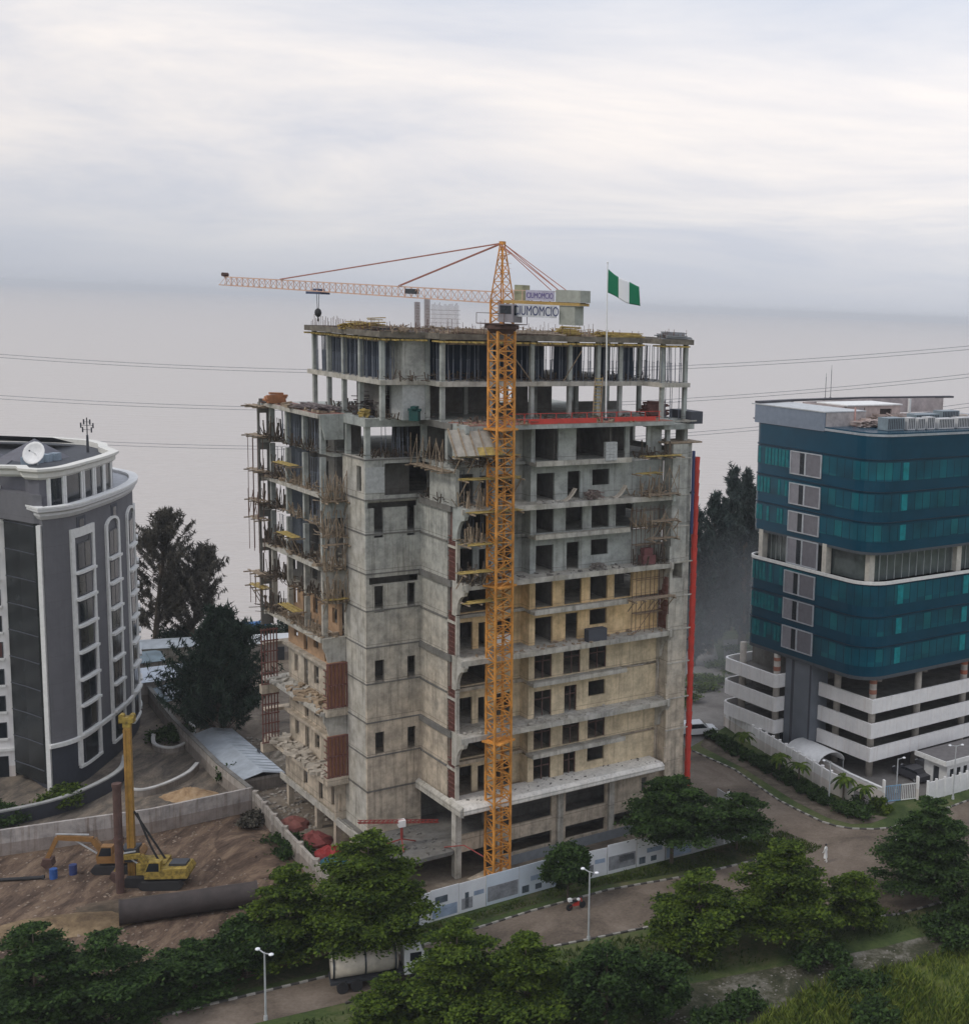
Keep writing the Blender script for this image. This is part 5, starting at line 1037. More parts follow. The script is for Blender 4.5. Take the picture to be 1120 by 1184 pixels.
bu=rounded(-1.25,.15,XB,21,3.0,8,1.6)
def closed(l): return l
# glass storeys
for i,(z,zt) in enumerate(zip(FL,FL[1:]+[39.4])):
    ln=bl if z<22 else bu
    if i==3:  # open recessed storey
        MB().prism(rounded(-.2,1.6,XB,20,2.5,8,1.6),z,zt).build('recessed_glazing',plain('grey_recess_glass',(.09,.11,.11),.2,var=.4,scale=.6,spec=.8),OF)
        mb=MB()
        for k in range(22): mb.box(1.5+k*1.2,1.58+k*1.2,1.5,1.6,z,zt)
        for k in range(7): mb.box(-.3,-.2,14.4+k*.9,14.48+k*.9,z,zt)
        mb.each('window_mullion',plain('grey_mullion',(.35,.38,.38),.5),OF)
        for x,y in ((.4,1.9),(-.9,18.8),(-.9,7.6),(14,1.2)): MB().box(x-.4,x+.4,y-.35,y+.35,z,zt).build('column',plain('cream_column',(.55,.52,.46),.7),OF)
        continue
    MB().prism(ln,z,zt).build('spandrel_band' ,GL_NAVY,OF)
    if i<7: MB().sweep(ln,[(.0,z+1.15),(.05,z+1.15),(.05,zt-.35),(.0,zt-.35)]).build('glazing_band',GL_TEAL,OF)
    if i==0: plain('dark_teal_mullion',(.0,.022,.045),.4,spec=.3)
    # bright strips
    if i<7:
        for (y0,y1) in ((14.6,20.1),): MB().box(ln[12][0]-.085,ln[12][0]-.055,y0,y1,z+1.25,zt-.45).build('bright_pane',GL_TEAL if i%2 else GL_BR,OF) if i in (6,) else None
        MB().box(3.0,3.9,ln[-1][1]-.09,ln[-1][1]-.056,z+1.2,zt-.4).build('bright_pane',GL_BR,OF)
        if i<3: MB().box(14.0,14.9,ln[-1][1]-.09,ln[-1][1]-.056,z+1.2,zt-.4).build('bright_pane',GL_BR,OF)
# teal strips on the narrow end of the left face
rr=random.Random(5)
for i in (0,1,2,4,5,6):
    z,zt=FL[i],FL[i+1]; x=(-1.5 if z<22 else -1.25)
    mb=MB()
    for k in range(9):
        if rr.random()<.75: y=14.4+k*.62; mb.box(x-.09,x-.055,y,y+.42,z+1.2,zt-.4)
    mb.each('bright_pane',plain('muted_teal_glass',(.002,.15,.17),.25,var=.4,spec=.3) if i==0 else D.materials['muted_teal_glass'],OF)
# white windows next to the shaft
GW=plain('pale_grey_blind',(.16,.155,.175),.6,var=.2); GD=plain('dark_grey_blind',(.24,.235,.26),.5,var=.2)
for (z0,z1) in ((33.5,36.2),(30.0,32.5),(26.8,29.2),(23.0,26.1),(19.5,22.2),(16.4,18.9),(12.9,15.6)):
    x=-1.62 if z0<22.9 else -1.38
    mb=MB().wall('x',x-.06,.14,8.6,13.95,z0,z1,[(8.75,11.2,z0+.12,z1-.12),(11.45,13.8,z0+.12,z1-.12)]); f_=mb.build('window_frame',plain('white_frame',(.42,.44,.47),.5) if z0>33 else D.materials['white_frame'],OF)
    MB().box(x,x+.04,8.75,11.2,z0+.12,z1-.12).build('window_blind',GW,f_); MB().box(x,x+.04,11.45,12.3,z0+.12,z1-.12).build('window_blind',GL_DK,f_); MB().box(x,x+.04,12.3,13.8,z0+.12,z1-.12).build('window_blind',GD,f_)
# storey lines and ledges
for z in (15.45,18.85,29.45,32.8,36.35): MB().sweep(bl if z<22 else bu,[(0,z),(.1,z),(.1,z+.12),(0,z+.12)]).build('storey_line',D.materials['dark_teal_mullion'],OF)
MB().prism(bl,22.3,22.75).build('terrace_slab',GL_NAVY,OF)
MB().sweep(bl,[(-.1,22.6),(.14,22.6),(.14,22.95),(-.1,22.95)]).build('terrace_ledge',WTRIM,OF)
MB().prism([(x*1.0,y) for x,y in bl],11.75,12.15).build('soffit',plain('dark_soffit',(.06,.07,.08),.7),OF)
MB().prism(bu,25.9,26.2).build('soffit',D.materials['dark_soffit'],OF)
# roof: navy band then metal fascia, open terrace
MB().sweep(bu,[(-.25,38.3),(.02,38.3),(.02,39.0),(-.25,39.0)]).build('parapet',GL_NAVY,OF)
MB().sweep(bu,[(-.3,39.0),(.12,39.0),(.12,39.25),(-.3,39.25)]).build('parapet_cap',plain('grey_metal_cap',(.40,.43,.46),.4,.3),OF)
MB().prism([(-1.3,21.05),(-1.3,8.6),(1.9,8.8),(6,13),(6,21.05)],39.25,39.4).build('raised_roof',SLATE,OF)
mb=MB(); mb.box(-1.42,-1.25,8.4,20.6,38.9,41.0); mb.build('fascia_panel',plain('grey_fascia_metal',(.20,.24,.30),.4,.2,var=.15),OF); MB().box(-1.2,5.,8.35,8.5,39.26,40.98).build('roof_side_wall',plain('pale_plant_wall',(.42,.38,.37),.8,var=.35),OF); MB().box(4.8,5.,8.5,21,39.26,40.98).build('roof_side_wall',D.materials['pale_plant_wall'],OF)
MB().box(-1.5,5.,8.3,21.2,41.0,41.12).build('fascia_roof',plain('pale_fascia_roof',(.45,.47,.48),.5),OF)
MB().sweep([(6,13.2),(6,20.5),(20,23.5),(34,23)],[(0,39.3),(.2,39.3),(.2,41.2),(0,41.2)]).build('roof_screen',plain('pale_pink_screen',(.45,.38,.37),.8,var=.35,scale=.8),OF)
MB().sweep([(-1.3,20.8),(6,22.5),(20,24.2),(36,23.5)],[(0,41.15),(.8,41.15),(.8,41.4),(0,41.4)]).build('roof_ring_beam',plain('dark_ring_beam',(.05,.05,.06),.6),OF)
for x,y in ((6,22.5),(12,23.2),(20,24.0),(27,22.5)): MB().box(x-.15,x+.15,y-.15,y+.15,39.2,41.15).build('ring_post',WTRIM,OF)
MB().prism([(1,.8),(XB,.8),(XB,21),(1,21)],39.26,39.33).build('roof_deck',plain('pinkish_roof_deck',(.34,.29,.28),.9,var=.35,scale=.6),OF)
# right-hand recessed balcony with white panel
MB().box(16.2,25,-.12,.1,30.2,31.5).build('balcony_panel',WTRIM,OF); MB().box(17,25,-.08,-.02,31.55,34.2).build('balcony_glazing',plain('grey_balcony_glass',(.10,.13,.14),.2,var=.4),OF)
mb=MB()
for k in range(11): mb.box(17.2+k*.7,17.27+k*.7,-.14,-.081,31.52,34.25)
mb.build('balcony_post',POLE,OF)
# shaft
MB().box(-1.05,1.5,9.0,13.6,0,12.1).build('stair_shaft',GREYPANEL,OF)
mb=MB(); mb.box(-1.09,-1.053,9.1,9.35,.2,12.); mb.box(-1.09,-1.053,12.1,12.5,.2,12.); mb.each('shaft_dark_strip',GREY_D,OF)  # flat dark strips set on the shaft face
# parking decks
DK=[(2.35,3.95),(5.05,6.75),(7.95,9.55)]
CK=plain('dark_parking_ceiling',(.07,.07,.075),.9)
for z0,z1 in DK:
    MB().extr([(0,0,z0),(.22,.22,z0),(.22,.22,z1),(0,0,z1)],(.001,0,0)) if False else None
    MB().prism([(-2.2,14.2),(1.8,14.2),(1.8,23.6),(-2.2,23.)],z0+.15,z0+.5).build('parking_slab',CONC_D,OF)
    mb=MB(); mb.sweep([(0,8.9),(.0,.0),(XB,0)],[(-.28,z0),(0,z0),(0,z1),(-.28,z1)]); mb.build('deck_parapet',WHITE_D,OF)
    mb=MB(); mb.sweep(rounded(-2.5,13.7,6,24,.4,3,1.2),[(-.28,z0),(0,z0),(0,z1),(-.28,z1)]); mb.build('deck_parapet',WHITE_D,OF)
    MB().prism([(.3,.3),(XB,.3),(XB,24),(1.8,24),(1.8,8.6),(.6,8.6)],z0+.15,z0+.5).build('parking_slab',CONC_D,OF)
for x,y in ((1.6,1.6),(1.6,7.4),(9,1.6),(17,1.6),(25,1.6),(-1.2,15.),(-1.2,21.4),(9,8),(17,8)):
    MB().cyl((x,y,0),(x,y,11.75),.42,n=12).build('column',plain('cream_column2',(.46,.42,.37),.8) if (x,y)==(1.6,1.6) else D.materials['cream_column2'],OF,smooth=True)
for x,y in ((1.6,1.6),(-1.2,15.),(17,1.6)): MB().cyl((x,y,9.7),(x,y,10.2),.45,n=12).cyl((x,y,10.9),(x,y,11.3),.45,n=12).each('column_band',plain('terracotta_band',(.45,.14,.08),.8) if x>15 else plain('rust_band',(.35,.15,.1),.8),OF)
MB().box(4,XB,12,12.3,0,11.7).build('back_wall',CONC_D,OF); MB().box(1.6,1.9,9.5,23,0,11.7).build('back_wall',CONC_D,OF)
# clutter on the roof: condensers etc.
r9=random.Random(9)
def unit(x,y,w,d,h,lab,mat,cat='air conditioner'):
    T=thing('condenser_unit' if cat=='air conditioner' else 'roof_tank',lab,cat,Ow(x,y,39.33),OR,'plant on the office roof')
    MB().box(0,w,0,d,.12,h).build('casing',mat,T); mb=MB()
    for k in range(int(w/.28)): mb.box(.08+k*.28,.2+k*.28,-.03,-.003,.25,h-.1)
    mb.build('grille',DKMETAL,T); MB().box(0.05,w-.05,.1,d-.1,0,.117).build('base_frame',DKMETAL,T)
W2_=plain('white_unit',(.55,.55,.55),.5,var=.2)
for k,(x,y,w,d,h,lab) in enumerate([(2.4,2.2,2.6,1.6,1.5,'grey glazed unit at the rounded front corner of the office roof'),(5.4,2.,1.2,1.,1.5,'first slim white condenser right of the glazed roof unit'),(7.,2.,1.2,1.,1.4,'second slim white condenser right of the glazed roof unit'),(8.6,2.,1.2,1.,1.5,'third slim white condenser right of the glazed roof unit'),(10.4,1.9,2.6,1.1,1.3,'long white louvred condenser near the office roof edge'),(13.6,1.9,2.2,1.1,1.35,'shorter white louvred condenser near the office roof edge'),(16.4,1.9,2.6,1.2,1.4,'white louvred condenser nearest the picture edge on the office roof'),(12,7.,4.,1.6,1.3,'wide grey blue condenser bank standing behind on the office roof'),(17,7.4,3.,1.6,1.6,'tall grey blue condenser bank behind the white ones on the office roof')]):
    unit(x,y,w,d,h,lab,W2_ if k not in (0,7,8) else plain('grey_blue_unit',(.20,.25,.28),.5,var=.3))
T=thing('roof_block','pale pinkish masonry block with stair door on the office roof','block',Ow(6.4,13.,39.33),OR)
MB().wall('y',0,.2,0,9,0,1.9,[(2,3,0,1.7),(5.5,7.5,.7,1.5)]).box(0,.2,.2,5,0,1.9).box(8.8,9,.2,5,0,1.9).build('wall',plain('pink_render',(.50,.41,.38),.9,var=.3),T); MB().box(-.2,9.2,-.2,5.2,1.903,2.05).build('roof',WTRIM,T)
o=MB().cyl((0,0,0),(0,0,2.2),.12,.1).box(-.3,.3,-.3,.3,0,.3).box(-.1,1.3,-.05,.05,.6,.7).build('pink_vent_stack',plain('pink_paint',(.55,.33,.29),.8)); o.location=Ow(3.2,8.3,39.33); tag(o,'pink vent stack standing near the raised fascia on the office roof','vent')
for k in range(2):
    o=MB().cyl((0,0,0),(0,0,3.6),.035,n=6).cyl((0,0,3.6),(0,0,4.2),.02,n=5).box(-.15,.15,-.15,.15,0,.1).build('aerial',DKMETAL); o.location=Ow(13.+k*.9,24.,41.3); tag(o,'taller thin aerial on the far rim of the office roof' if k else 'shorter thin aerial on the far rim of the office roof','aerial')
    o.scale=(1,1,.75+.25*k)
pile('roof_debris','pale pinkish heap of material on the office roof beside the vent stack','debris',(0,0,0),0,60,3.,3.,1.,plain('pinkish_debris',(.45,.37,.34),.9,var=.5),1.5,.1,.2,seed=31).location=Ow(4.6,7.2,39.33)
pile('roof_debris','broken pink grey heap in the middle of the office roof','debris',(0,0,0),0,90,5.,4.,1.,plain('pink_grey_debris',(.42,.36,.34),.9,var=.6),1.5,.1,.2,seed=33).location=Ow(15.5,11.5,39.33)
pile('roof_debris','pale heap of boards by the picture edge on the office roof','debris',(0,0,0),0,90,5.,3.,1.2,plain('pale_roof_boards',(.50,.44,.40),.9,var=.5),1.5,.1,.2,seed=34).location=Ow(20.5,9,39.33)
pile('roof_debris','brown speckled heap of material on the office roof behind the condensers','debris',(0,0,0),0,60,4.5,3.,1.1,plain('brown_debris',(.32,.25,.22),.9,var=.6),1.5,.1,.2,seed=32).location=Ow(10.5,10.5,39.33)
# ================================================================ vehicles
def car(label,loc,rz,body,group=None,kind='suv'):
    T=thing('parked_car',label,'car',loc,rz,group); ln,wd=4.6,1.85; s=[(-2.3,.35),(-2.3,.95),(-2.2,1.05),(-1.9,1.7),(.45,1.7),(1.15,1.1),(2.15,.95),(2.3,.75),(2.3,.35)] if kind=='suv' else [(-2.3,.3),(-2.3,.85),(-1.6,.95),(-1.1,1.4),(.35,1.42),(1.1,.95),(2.1,.85),(2.3,.65),(2.3,.3)]
    MB().extr([(x,-wd/2,z) for x,z in s],(0,wd,0)).build('body',body,T)
    t=1.63 if kind=='suv' else 1.36
    for y in (-wd/2-.012,wd/2+.002): MB().extr([(-1.85,y,1.08),(-1.7,y,t),(.4,y,t),(.95,y,1.1)],(0,.01,0)).build('side_window',GL_DK,T)
    MB().add([(.5,-.78,t),(.5,.78,t),(1.14,.8,1.12),(1.14,-.8,1.12)],[(0,1,2,3)]).build('windscreen',GL_DK,T).location=(.03,0,.03)
    for x in (-1.4,1.4):
        for y in (-.8,.8):
            w_=MB().cyl((x,y-.11,.33),(x,y+.11,.33),.33,n=14).build('wheel',BLACK,T); MB().cyl((x,y-.125,.33),(x,y+.125,.33),.18,n=10).build('rim',POLE,w_)
    for y in (-.65,.65): MB().box(2.28,2.32,y-.18,y+.18,.68,.84).build('headlight',LENS,T)
    return T
CW=plain('white_car_paint',(.70,.71,.72),.3,var=.05); 
car('white car parked on the side road beyond the debris chute',(-8.9,157.2,0),R(20),CW)
for k,(x,y,c_,lab) in enumerate([(5.2,2.2,(.05,.05,.06),'dark car parked in the ground level bay near the office corner'),(9.2,2.4,(.12,.12,.13),'grey car parked at ground level in the middle of the office front'),(13.4,2.3,(.03,.035,.05),'black car parked at ground level furthest along the office front')]):
    car(lab,Ow(x,y-4.5 if k==2 else y-3.9,0.02),OR+R(88),plain('car_paint_%d'%k,c_,.3,var=.05),'cars in front of the parking decks',kind='saloon')
# tanker truck and cab behind the big tree
def truck():
    T=thing('tanker_truck','white tanker truck parked behind the kerb under the big central tree','truck',(-28.9,94.9,0),R(24)); T.scale=(.85,.95,.95)
    MB().box(-4.6,3.,-1.,1.,.75,1.).build('chassis',DKMETAL,T); MB().cyl((-4.5,0,2.0),(1.2,0,2.0),1.05,n=20).build('tank',plain('cream_tank',(.55,.50,.42),.6,var=.25),T,smooth=True)
    for x in (-4.3,-1.6,1.0): MB().cyl((x-.08,0,2.0),(x+.08,0,2.0),1.09,n=20).build('tank_band',DKMETAL,T)
    s=[(1.7,.8),(1.7,2.9),(3.2,2.9),(3.75,2.0),(3.8,.8)]; MB().extr([(x,-1.15,z) for x,z in s],(0,2.3,0)).build('cab',CW,T)
    for y in (-1.165,1.153): MB().box(2.2,3.2,y,y+.012,1.9,2.6).build('side_window',GL_DK,T)
    MB().add([(3.24,-1.,2.82),(3.24,1.,2.82),(3.76,1.05,2.03),(3.76,-1.05,2.03)],[(0,1,2,3)]).build('windscreen',GL_DK,T).location=(.03,0,.02)
    for x in (-3.6,-2.4,2.7):
        for y in (-1.,1.): MB().cyl((x,y-.18,.5),(x,y+.18,.5),.5,n=16).build('wheel',BLACK,T)
truck()
def motorcycle():
    T=thing('motorcycle','small red and white motorcycle parked beside the round tree by the hoarding','motorcycle',(-16.2,108.3,.02),R(35))
    for x in (-.62,.62): MB().cyl((x,-.06,.3),(x,.06,.3),.3,n=14).build('wheel',BLACK,T)
    MB().beam((-.62,0,.3),(.1,0,.55),.12).beam((.1,0,.55),(.45,0,.9),.1).beam((.45,0,.95),(.62,0,.3),.07).box(-.2,.25,-.12,.12,.35,.62).build('frame',RED,T)
    MB().box(-.6,.1,-.14,.14,.72,.84).build('saddle',BLACK,T); MB().ball((.22,0,.85),.18,8,6,.8).build('fuel_tank',WHITE,T); MB().beam((.42,-.33,1.05),(.42,.33,1.05),.05).build('handlebar',DKMETAL,T); MB().box(-.75,-.45,-.16,.16,.85,1.1).build('rear_box',WHITE,T)
motorcycle()
# ================================================================ machines on the excavated plot
def excavator(label,loc,rz,mat,arm):
    T=thing('excavator',label,'excavator',loc,rz); T.scale=(.88,.88,.88)
    for y in (-1.15,1.15):
        s=[(-1.9,.15),(-2.1,.5),(-1.8,.9),(1.8,.9),(2.1,.5),(1.9,.15),(1.6,0),(-1.6,0)]; MB().extr([(x,y-.28,z) for x,z in s],(0,.56,0)).build('track',BLACK,T)
    MB().cyl((0,0,.85),(0,0,1.15),.8,n=16).build('slew_ring',DKMETAL,T)
    MB().extr([(-2.5,-1.25,1.16),(-2.7,-1.25,1.7),(-2.4,-1.25,2.2),(.5,-1.25,2.1),(1.5,-1.25,1.5),(1.5,-1.25,1.16)],(0,2.5,0)).build('engine_housing',mat,T)
    MB().box(-2.2,-.6,-.9,.5,2.16,2.4).build('engine_cover',DKMETAL,T)
    cb_=MB().extr([(0,.4,1.5),(0,.4,2.9),(1.1,.4,2.95),(1.55,.4,1.9),(1.55,.4,1.5)],(0,.88,0)).build('cab',mat,T); MB().extr([(.12,.385,1.95),(.12,.385,2.8),(1.02,.385,2.82),(1.35,.385,1.95)],(0,.012,0)).build('window',GL_DK,cb_); MB().extr([(.12,1.283,1.95),(.12,1.283,2.8),(1.02,1.283,2.82),(1.35,1.283,1.95)],(0,.012,0)).build('window',GL_DK,cb_)
    MB().add([(1.12,.45,2.9),(1.12,1.22,2.9),(1.56,1.22,1.95),(1.56,.45,1.95)],[(0,1,2,3)]).build('windscreen',GL_DK,T).location=(.02,0,.01)
    b0,b1,b2,b3=arm; mb=MB().beam((*[b0[0]],-.2,b0[1]),(b1[0],-.2,b1[1]),.4,.6).beam((b1[0],-.2,b1[1]),(b2[0],-.2,b2[1]),.35,.5); mb.build('boom',mat,T)
    MB().beam((b2[0],-.2,b2[1]),(b3[0],-.2,b3[1]),.3,.42).build('dipper_arm',mat,T); MB().beam((b0[0]+.5,-.2,b0[1]-.2),((b1[0]+b2[0])/2,-.2,(b1[1]+b2[1])/2-.25),.12).beam((b1[0]+.4,-.2,b1[1]+.5),(b2[0]+.15,-.2,b2[1]+.35),.12).build('hydraulic_ram',POLE,T)
    MB().extr([(b3[0]-.5,-.75,b3[1]),(b3[0]-.6,-.75,b3[1]-.7),(b3[0],-.75,b3[1]-1.0),(b3[0]+.5,-.75,b3[1]-.5),(b3[0]+.3,-.75,b3[1]+.1)],(0,1.1,0)).build('bucket',RUST,T)
excavator('yellow crawler excavator with black engine cover beside the piling rig mast',(-52.6,109.8,.03),R(180+8),YEL,((1.3,1.8),(2.3,3.0),(4.0,2.9),(4.6,1.4)))
excavator('orange excavator with arm bent down behind the piling rig near the boundary wall',(-58.2,112.6,.03),R(190),ORG,((1.3,1.8),(2.2,3.2),(5.6,3.5),(6.6,1.3)))
# piling rig
T=thing('piling_rig','tall yellow piling rig mast with hose standing in the excavated plot','piling rig',(-55.6,110.2,.03),R(10))
mb=MB(); mb.box(-.27,.27,-.25,.25,.2,14.2); mb.build('leader_mast',plain('rig_yellow',(.38,.22,.045),.55,var=.35,scale=1.5),T); MB().box(-.3,-.1,-.3,-.253,.2,14).box(.1,.3,-.3,-.253,.2,14).build('mast_rail',plain('rig_dark_yellow',(.33,.18,.04),.6,var=.4),T)
mb=MB(); mb.box(-.6,.6,-.35,.35,14.6,15.1); mb.box(-.32,.32,-.28,.28,14.2,14.6); mb.cyl((-.42,-.3,15.15),(-.42,.3,15.15),.22); mb.cyl((.42,-.3,15.15),(.42,.3,15.15),.22); mb.build('mast_head',YEL,T)
MB().box(-.5,.5,-.5,.5,2.0,3.2).build('drill_head',DKMETAL,T)
mb=MB(); pts=[Vector((.6+ (i/14)*2.6,-.2,6.4-5.2*math.sin(math.pi/2*(i/14)))) for i in range(15)]
for a,b_ in zip(pts,pts[1:]): mb.cyl(a,b_,.09,n=6)
mb.beam((.3,0,6.5),(3.,.2,1.4),.14); mb.build('hose',BLACK,T)
for y in (-1.1,1.1): MB().extr([(x+1.4,y-.3,z) for x,z in [(-1.7,.1),(-1.9,.5),(-1.6,.9),(1.6,.9),(1.9,.5),(1.7,.1),(1.4,0),(-1.4,0)]],(0,.6,0)).build('track',BLACK,T)
MB().box(.6,3.,-1.,1.,1.,2.0).build('rig_body',YEL,T)
o=MB().cyl((0,0,0),(0,0,9.6),.34,n=12).cyl((0,0,9.6),(0,0,9.9),.4,n=12).cyl((0,0,4.6),(0,0,5.0),.42,n=12).build('casing_pipe',RUST); o.location=(-55.6,108.,0); tag(o,'rusty brown upright casing pipe just in front of the piling rig','pipe')
o=MB().cyl((0,0,1.0),(10.6,0,1.0),1.0,n=28,cap=False).cyl((0,0,1.0),(10.6,0,1.0),.93,n=28,cap=False).cyl((0,0,1.),(.16,0,1.),1.06,n=28,cap=False).cyl((10.44,0,1),(10.6,0,1),1.06,n=28,cap=False).build('steel_casing',PIPE,smooth=True); o.location=(-52.8,102.2,.05); o.rotation_euler=(0,0,R(26)); tag(o,'large dark steel pipe lying on the soil behind the near trees','pipe')
for k,(x,y,lab) in enumerate([(-62.6,110.2,'blue drum standing on the soil by the orange excavator arm'),(-61.4,111.2,'darker blue drum nearer the orange excavator arm')]):
    o=MB().cyl((0,0,0),(0,0,.9),.32,n=14).cyl((0,0,.28),(0,0,.32),.34,n=14).cyl((0,0,.58),(0,0,.62),.34,n=14).build('drum',BLUE if k==0 else plain('dark_blue_plastic',(.03,.05,.16),.5)); o.location=(x,y,.03); tag(o,lab,'drum')
o=MB().cyl((0,0,.18),(9,0,.18),.16,n=8).cyl((8.8,0,.18),(9,0,.18),.22,n=8).build('hose_line',BLACK); o.location=(-72,107.8,.03); o.rotation_euler=(0,0,R(14)); tag(o,'long dark hose lying on the soil at the picture edge','hose')
o=MB().extr([(0,0,0),(3,0,0),(2.7,0,.5),(.4,0,.6)],(0,1,0)).extr([(.6,.2,.6),(2.2,.2,.55),(2,.2,.9),(.8,.2,.95)],(0,.6,0)).build('scrap_heap',plain('grey_scrap',(.16,.16,.18),.8,var=.4)); o.location=(-60,114.4,.03); o.rotation_euler=(0,0,R(15)); tag(o,'grey scrap heap lying against the boundary wall behind the excavator','scrap')
# soil mounds
def mound(name,label,x,y,rx,ry,h,mat,rz=0,seed=0):
    r=random.Random(seed); n=26; m_=9; vs=[(0,0,h)]; fs=[]
    for k in range(1,m_+1):
        t=k/m_
        for i in range(n):
            a=2*math.pi*i/n; q=1+r.uniform(-.08,.08); vs.append((rx*t*q*math.cos(a),ry*t*q*math.sin(a),h*(math.cos(t*math.pi)+1)/2*(1+r.uniform(-.12,.12))-(.06 if k==m_ else 0)))
    for i in range(n): fs.append((0,1+i,1+(i+1)%n))
    for k in range(m_-1):
        for i in range(n): a=1+k*n+i; b_=1+k*n+(i+1)%n; fs.append((a,a+n,b_+n,b_))
    o=MB().add(vs,fs).build(name,mat,smooth=True); o.location=(x,y,.03); o.rotation_euler=(0,0,rz); tag(o,label,'mound'); return o
mound('soil_mound','brown earth bank sloping below the boundary wall corner',-47.5,117,7,3.2,1.1,DIRT,R(-50),1)
mound('soil_mound','low ochre soil mound in front of the casing pipe',-57,101.5,6,2.6,.8,ground_mat('ochre_soil',[(.08,.055,.035),(.17,.12,.07),(.30,.22,.13)],.3,.8,2),R(20),2)
mound('soil_mound','dark rutted soil mound under the excavator tracks',-52.,106.4,6.5,1.8,.45,ground_mat('dark_soil',[(.05,.04,.03),(.09,.07,.05),(.15,.11,.08)],.4,.8,2),R(18),3)
mound('sand_heap','orange sand heap in the yard beside the low white kerb',-59.6,130.6,3.2,2.0,.9,ground_mat('orange_sand',[(.22,.14,.08),(.34,.23,.13),(.42,.31,.2)],.5,.5,3),0,4)
mound('rubble_heap','pale rubble heap beyond the podium on the water side',-50.6,137.5,5.5,2.6,1.7,GRAV,R(-50),5)
mound('rubble_heap','smaller grey rubble heap at the foot of the wing',-55,143,5,2.6,1.2,GRAV,R(-50),6)
# sheds near the shore
def shed(label,x,y,rz,l,w_,h,roof,wallm=None,over=.3):
    T=thing('shed',label,'shed',(x,y,0),rz); MB().box(0,l,0,.15,0,h-.01).box(0,l,w_-.15,w_,0,h-.01).box(0,.15,.15,w_-.15,0,h-.01).box(l-.15,l,.15,w_-.15,0,h-.01).build('wall',wallm or PERIM,T)
    mb=MB().extr([(-over,-over,h),(-over,w_/2,h+.55),(-over,w_+over,h),(-over,w_+over,h+.07),(-over,w_/2,h+.62),(-over,-over,h+.07)],(l+2*over,0,0)); 
    mb.build('roof',roof,T); mb=MB()
    for i in range(int(l/1.1)): mb.beam((i*1.1,-over,h+.09),(i*1.1,w_/2,h+.64),.05)
    mb.build('roof_seam',roof,T); MB().box(l*.4,l*.4+1,-.03,-.003,0,2.).build('door',DKMETAL,T)
shed('shed with clean pale blue white roof behind the long wall',-79.5,160.,R(-52)+R(90),9,6.5,2.8,plain('pale_blue_roof',(.55,.60,.66),.5,.1,var=.12,scale=.4))
shed('shed with teal grey roof nearest the shoreline tree',-86.6,166.5,R(38),7,5.5,2.8,ROOFTEAL)
shed('low shed with patched grey white roof beside the dark tree',-73.6,156.6,R(-52)+R(90),4.4,5,2.2,ROOFMET)
shed('long white roofed shed by the water behind the dark tree',-76.5,180.5,R(22),16,5,2.6,plain('bright_shed_roof',(.52,.54,.54),.5,.1,var=.15,scale=.4))
shed('long grey roofed shed among the shoreline bushes',-90,176,R(24),12,5,2.4,ROOFMET)
shed('long low patched metal roof running beside the long dark topped wall',-51.6,134.4,R(129.7),17,4.,1.5,ROOFMET)
shed('short teal grey roof behind the dark pointed casuarina',-70.,158.5,R(129.7),6,4.6,2.,ROOFTEAL)
T=thing('boat','boat under a bright blue cover drawn up at the shore','boat',(-80.5,196.5,-.3),R(20))
MB().add([(-4,-1.3,1.1),(3,-1.3,1.1),(5,0,1.3),(3,1.3,1.1),(-4,1.3,1.1),(-3.6,-.8,0),(2.6,-.8,0),(3.8,0,.2),(2.6,.8,0),(-3.6,.8,0)],[(0,5,6,1),(1,6,7,2),(2,7,8,3),(3,8,9,4),(4,9,5,0),(5,9,8,7,6)]).build('hull',DKMETAL,T)
MB().extr([(-4,-1.35,1.12),(-4,-.6,2.2),(-4,.6,2.2),(-4,1.35,1.12)],(7.6,0,0)).build('cover',plain('bright_blue_cover',(.02,.16,.42),.6,var=.25,scale=.5),T)
T=thing('fishing_boat','dark open boat beside the one with the blue cover','boat',(-88.5,195.5,-.5),R(30))
MB().add([(-3.5,-1.,1.),(2.6,-1.,1.),(4.4,0,1.3),(2.6,1.,1.),(-3.5,1.,1.),(-3.2,-.6,0),(2.2,-.6,0),(3.4,0,.2),(2.2,.6,0),(-3.2,.6,0)],[(0,5,6,1),(1,6,7,2),(2,7,8,3),(3,8,9,4),(4,9,5,0),(5,9,8,7,6)]).build('hull',plain('blue_grey_hull',(.06,.09,.13),.6),T)
# overhead cables over the water
def cable(label,p0,p1,p2):
    # parabola through three points (a,z) on a line at y = Yc
    mb=MB(); Yc=262.; n=40; X=[p0[0],p1[0],p2[0]]; Z=[p0[1],p1[1],p2[1]]
    def zf(x): return sum(Z[i]*math.prod((x-X[j])/(X[i]-X[j]) for j in range(3) if j!=i) for i in range(3))
    P_=[(X[0]+(X[2]-X[0])*i/n,Yc,zf(X[0]+(X[2]-X[0])*i/n)) for i in range(n+1)]
    for a,b_ in zip(P_,P_[1:]): mb.cyl(a,b_,.055,n=4,cap=False)
    o=mb.build('overhead_cable',CABLE); tag(o,label,'cable','overhead cables across the water')
_c='overhead cable of the %s pair crossing behind the towers, %s of the two'
for k,(a,b_,c_) in enumerate([((-160,37.8),(-60,38.1),(42,47.6)),((-160,37.15),(-60,37.5),(42,46.9)),((-160,29.6),(-60,31.),(42,42.2)),((-160,28.9),(-60,30.4),(42,41.5)),((-160,21.5),(-60,23.6),(42,36.5)),((-160,20.8),(-60,23.0),(42,35.7))]):
    cable(_c%(('topmost','middle','lowest')[k//2],('upper','lower')[k%2]),a,b_,c_)
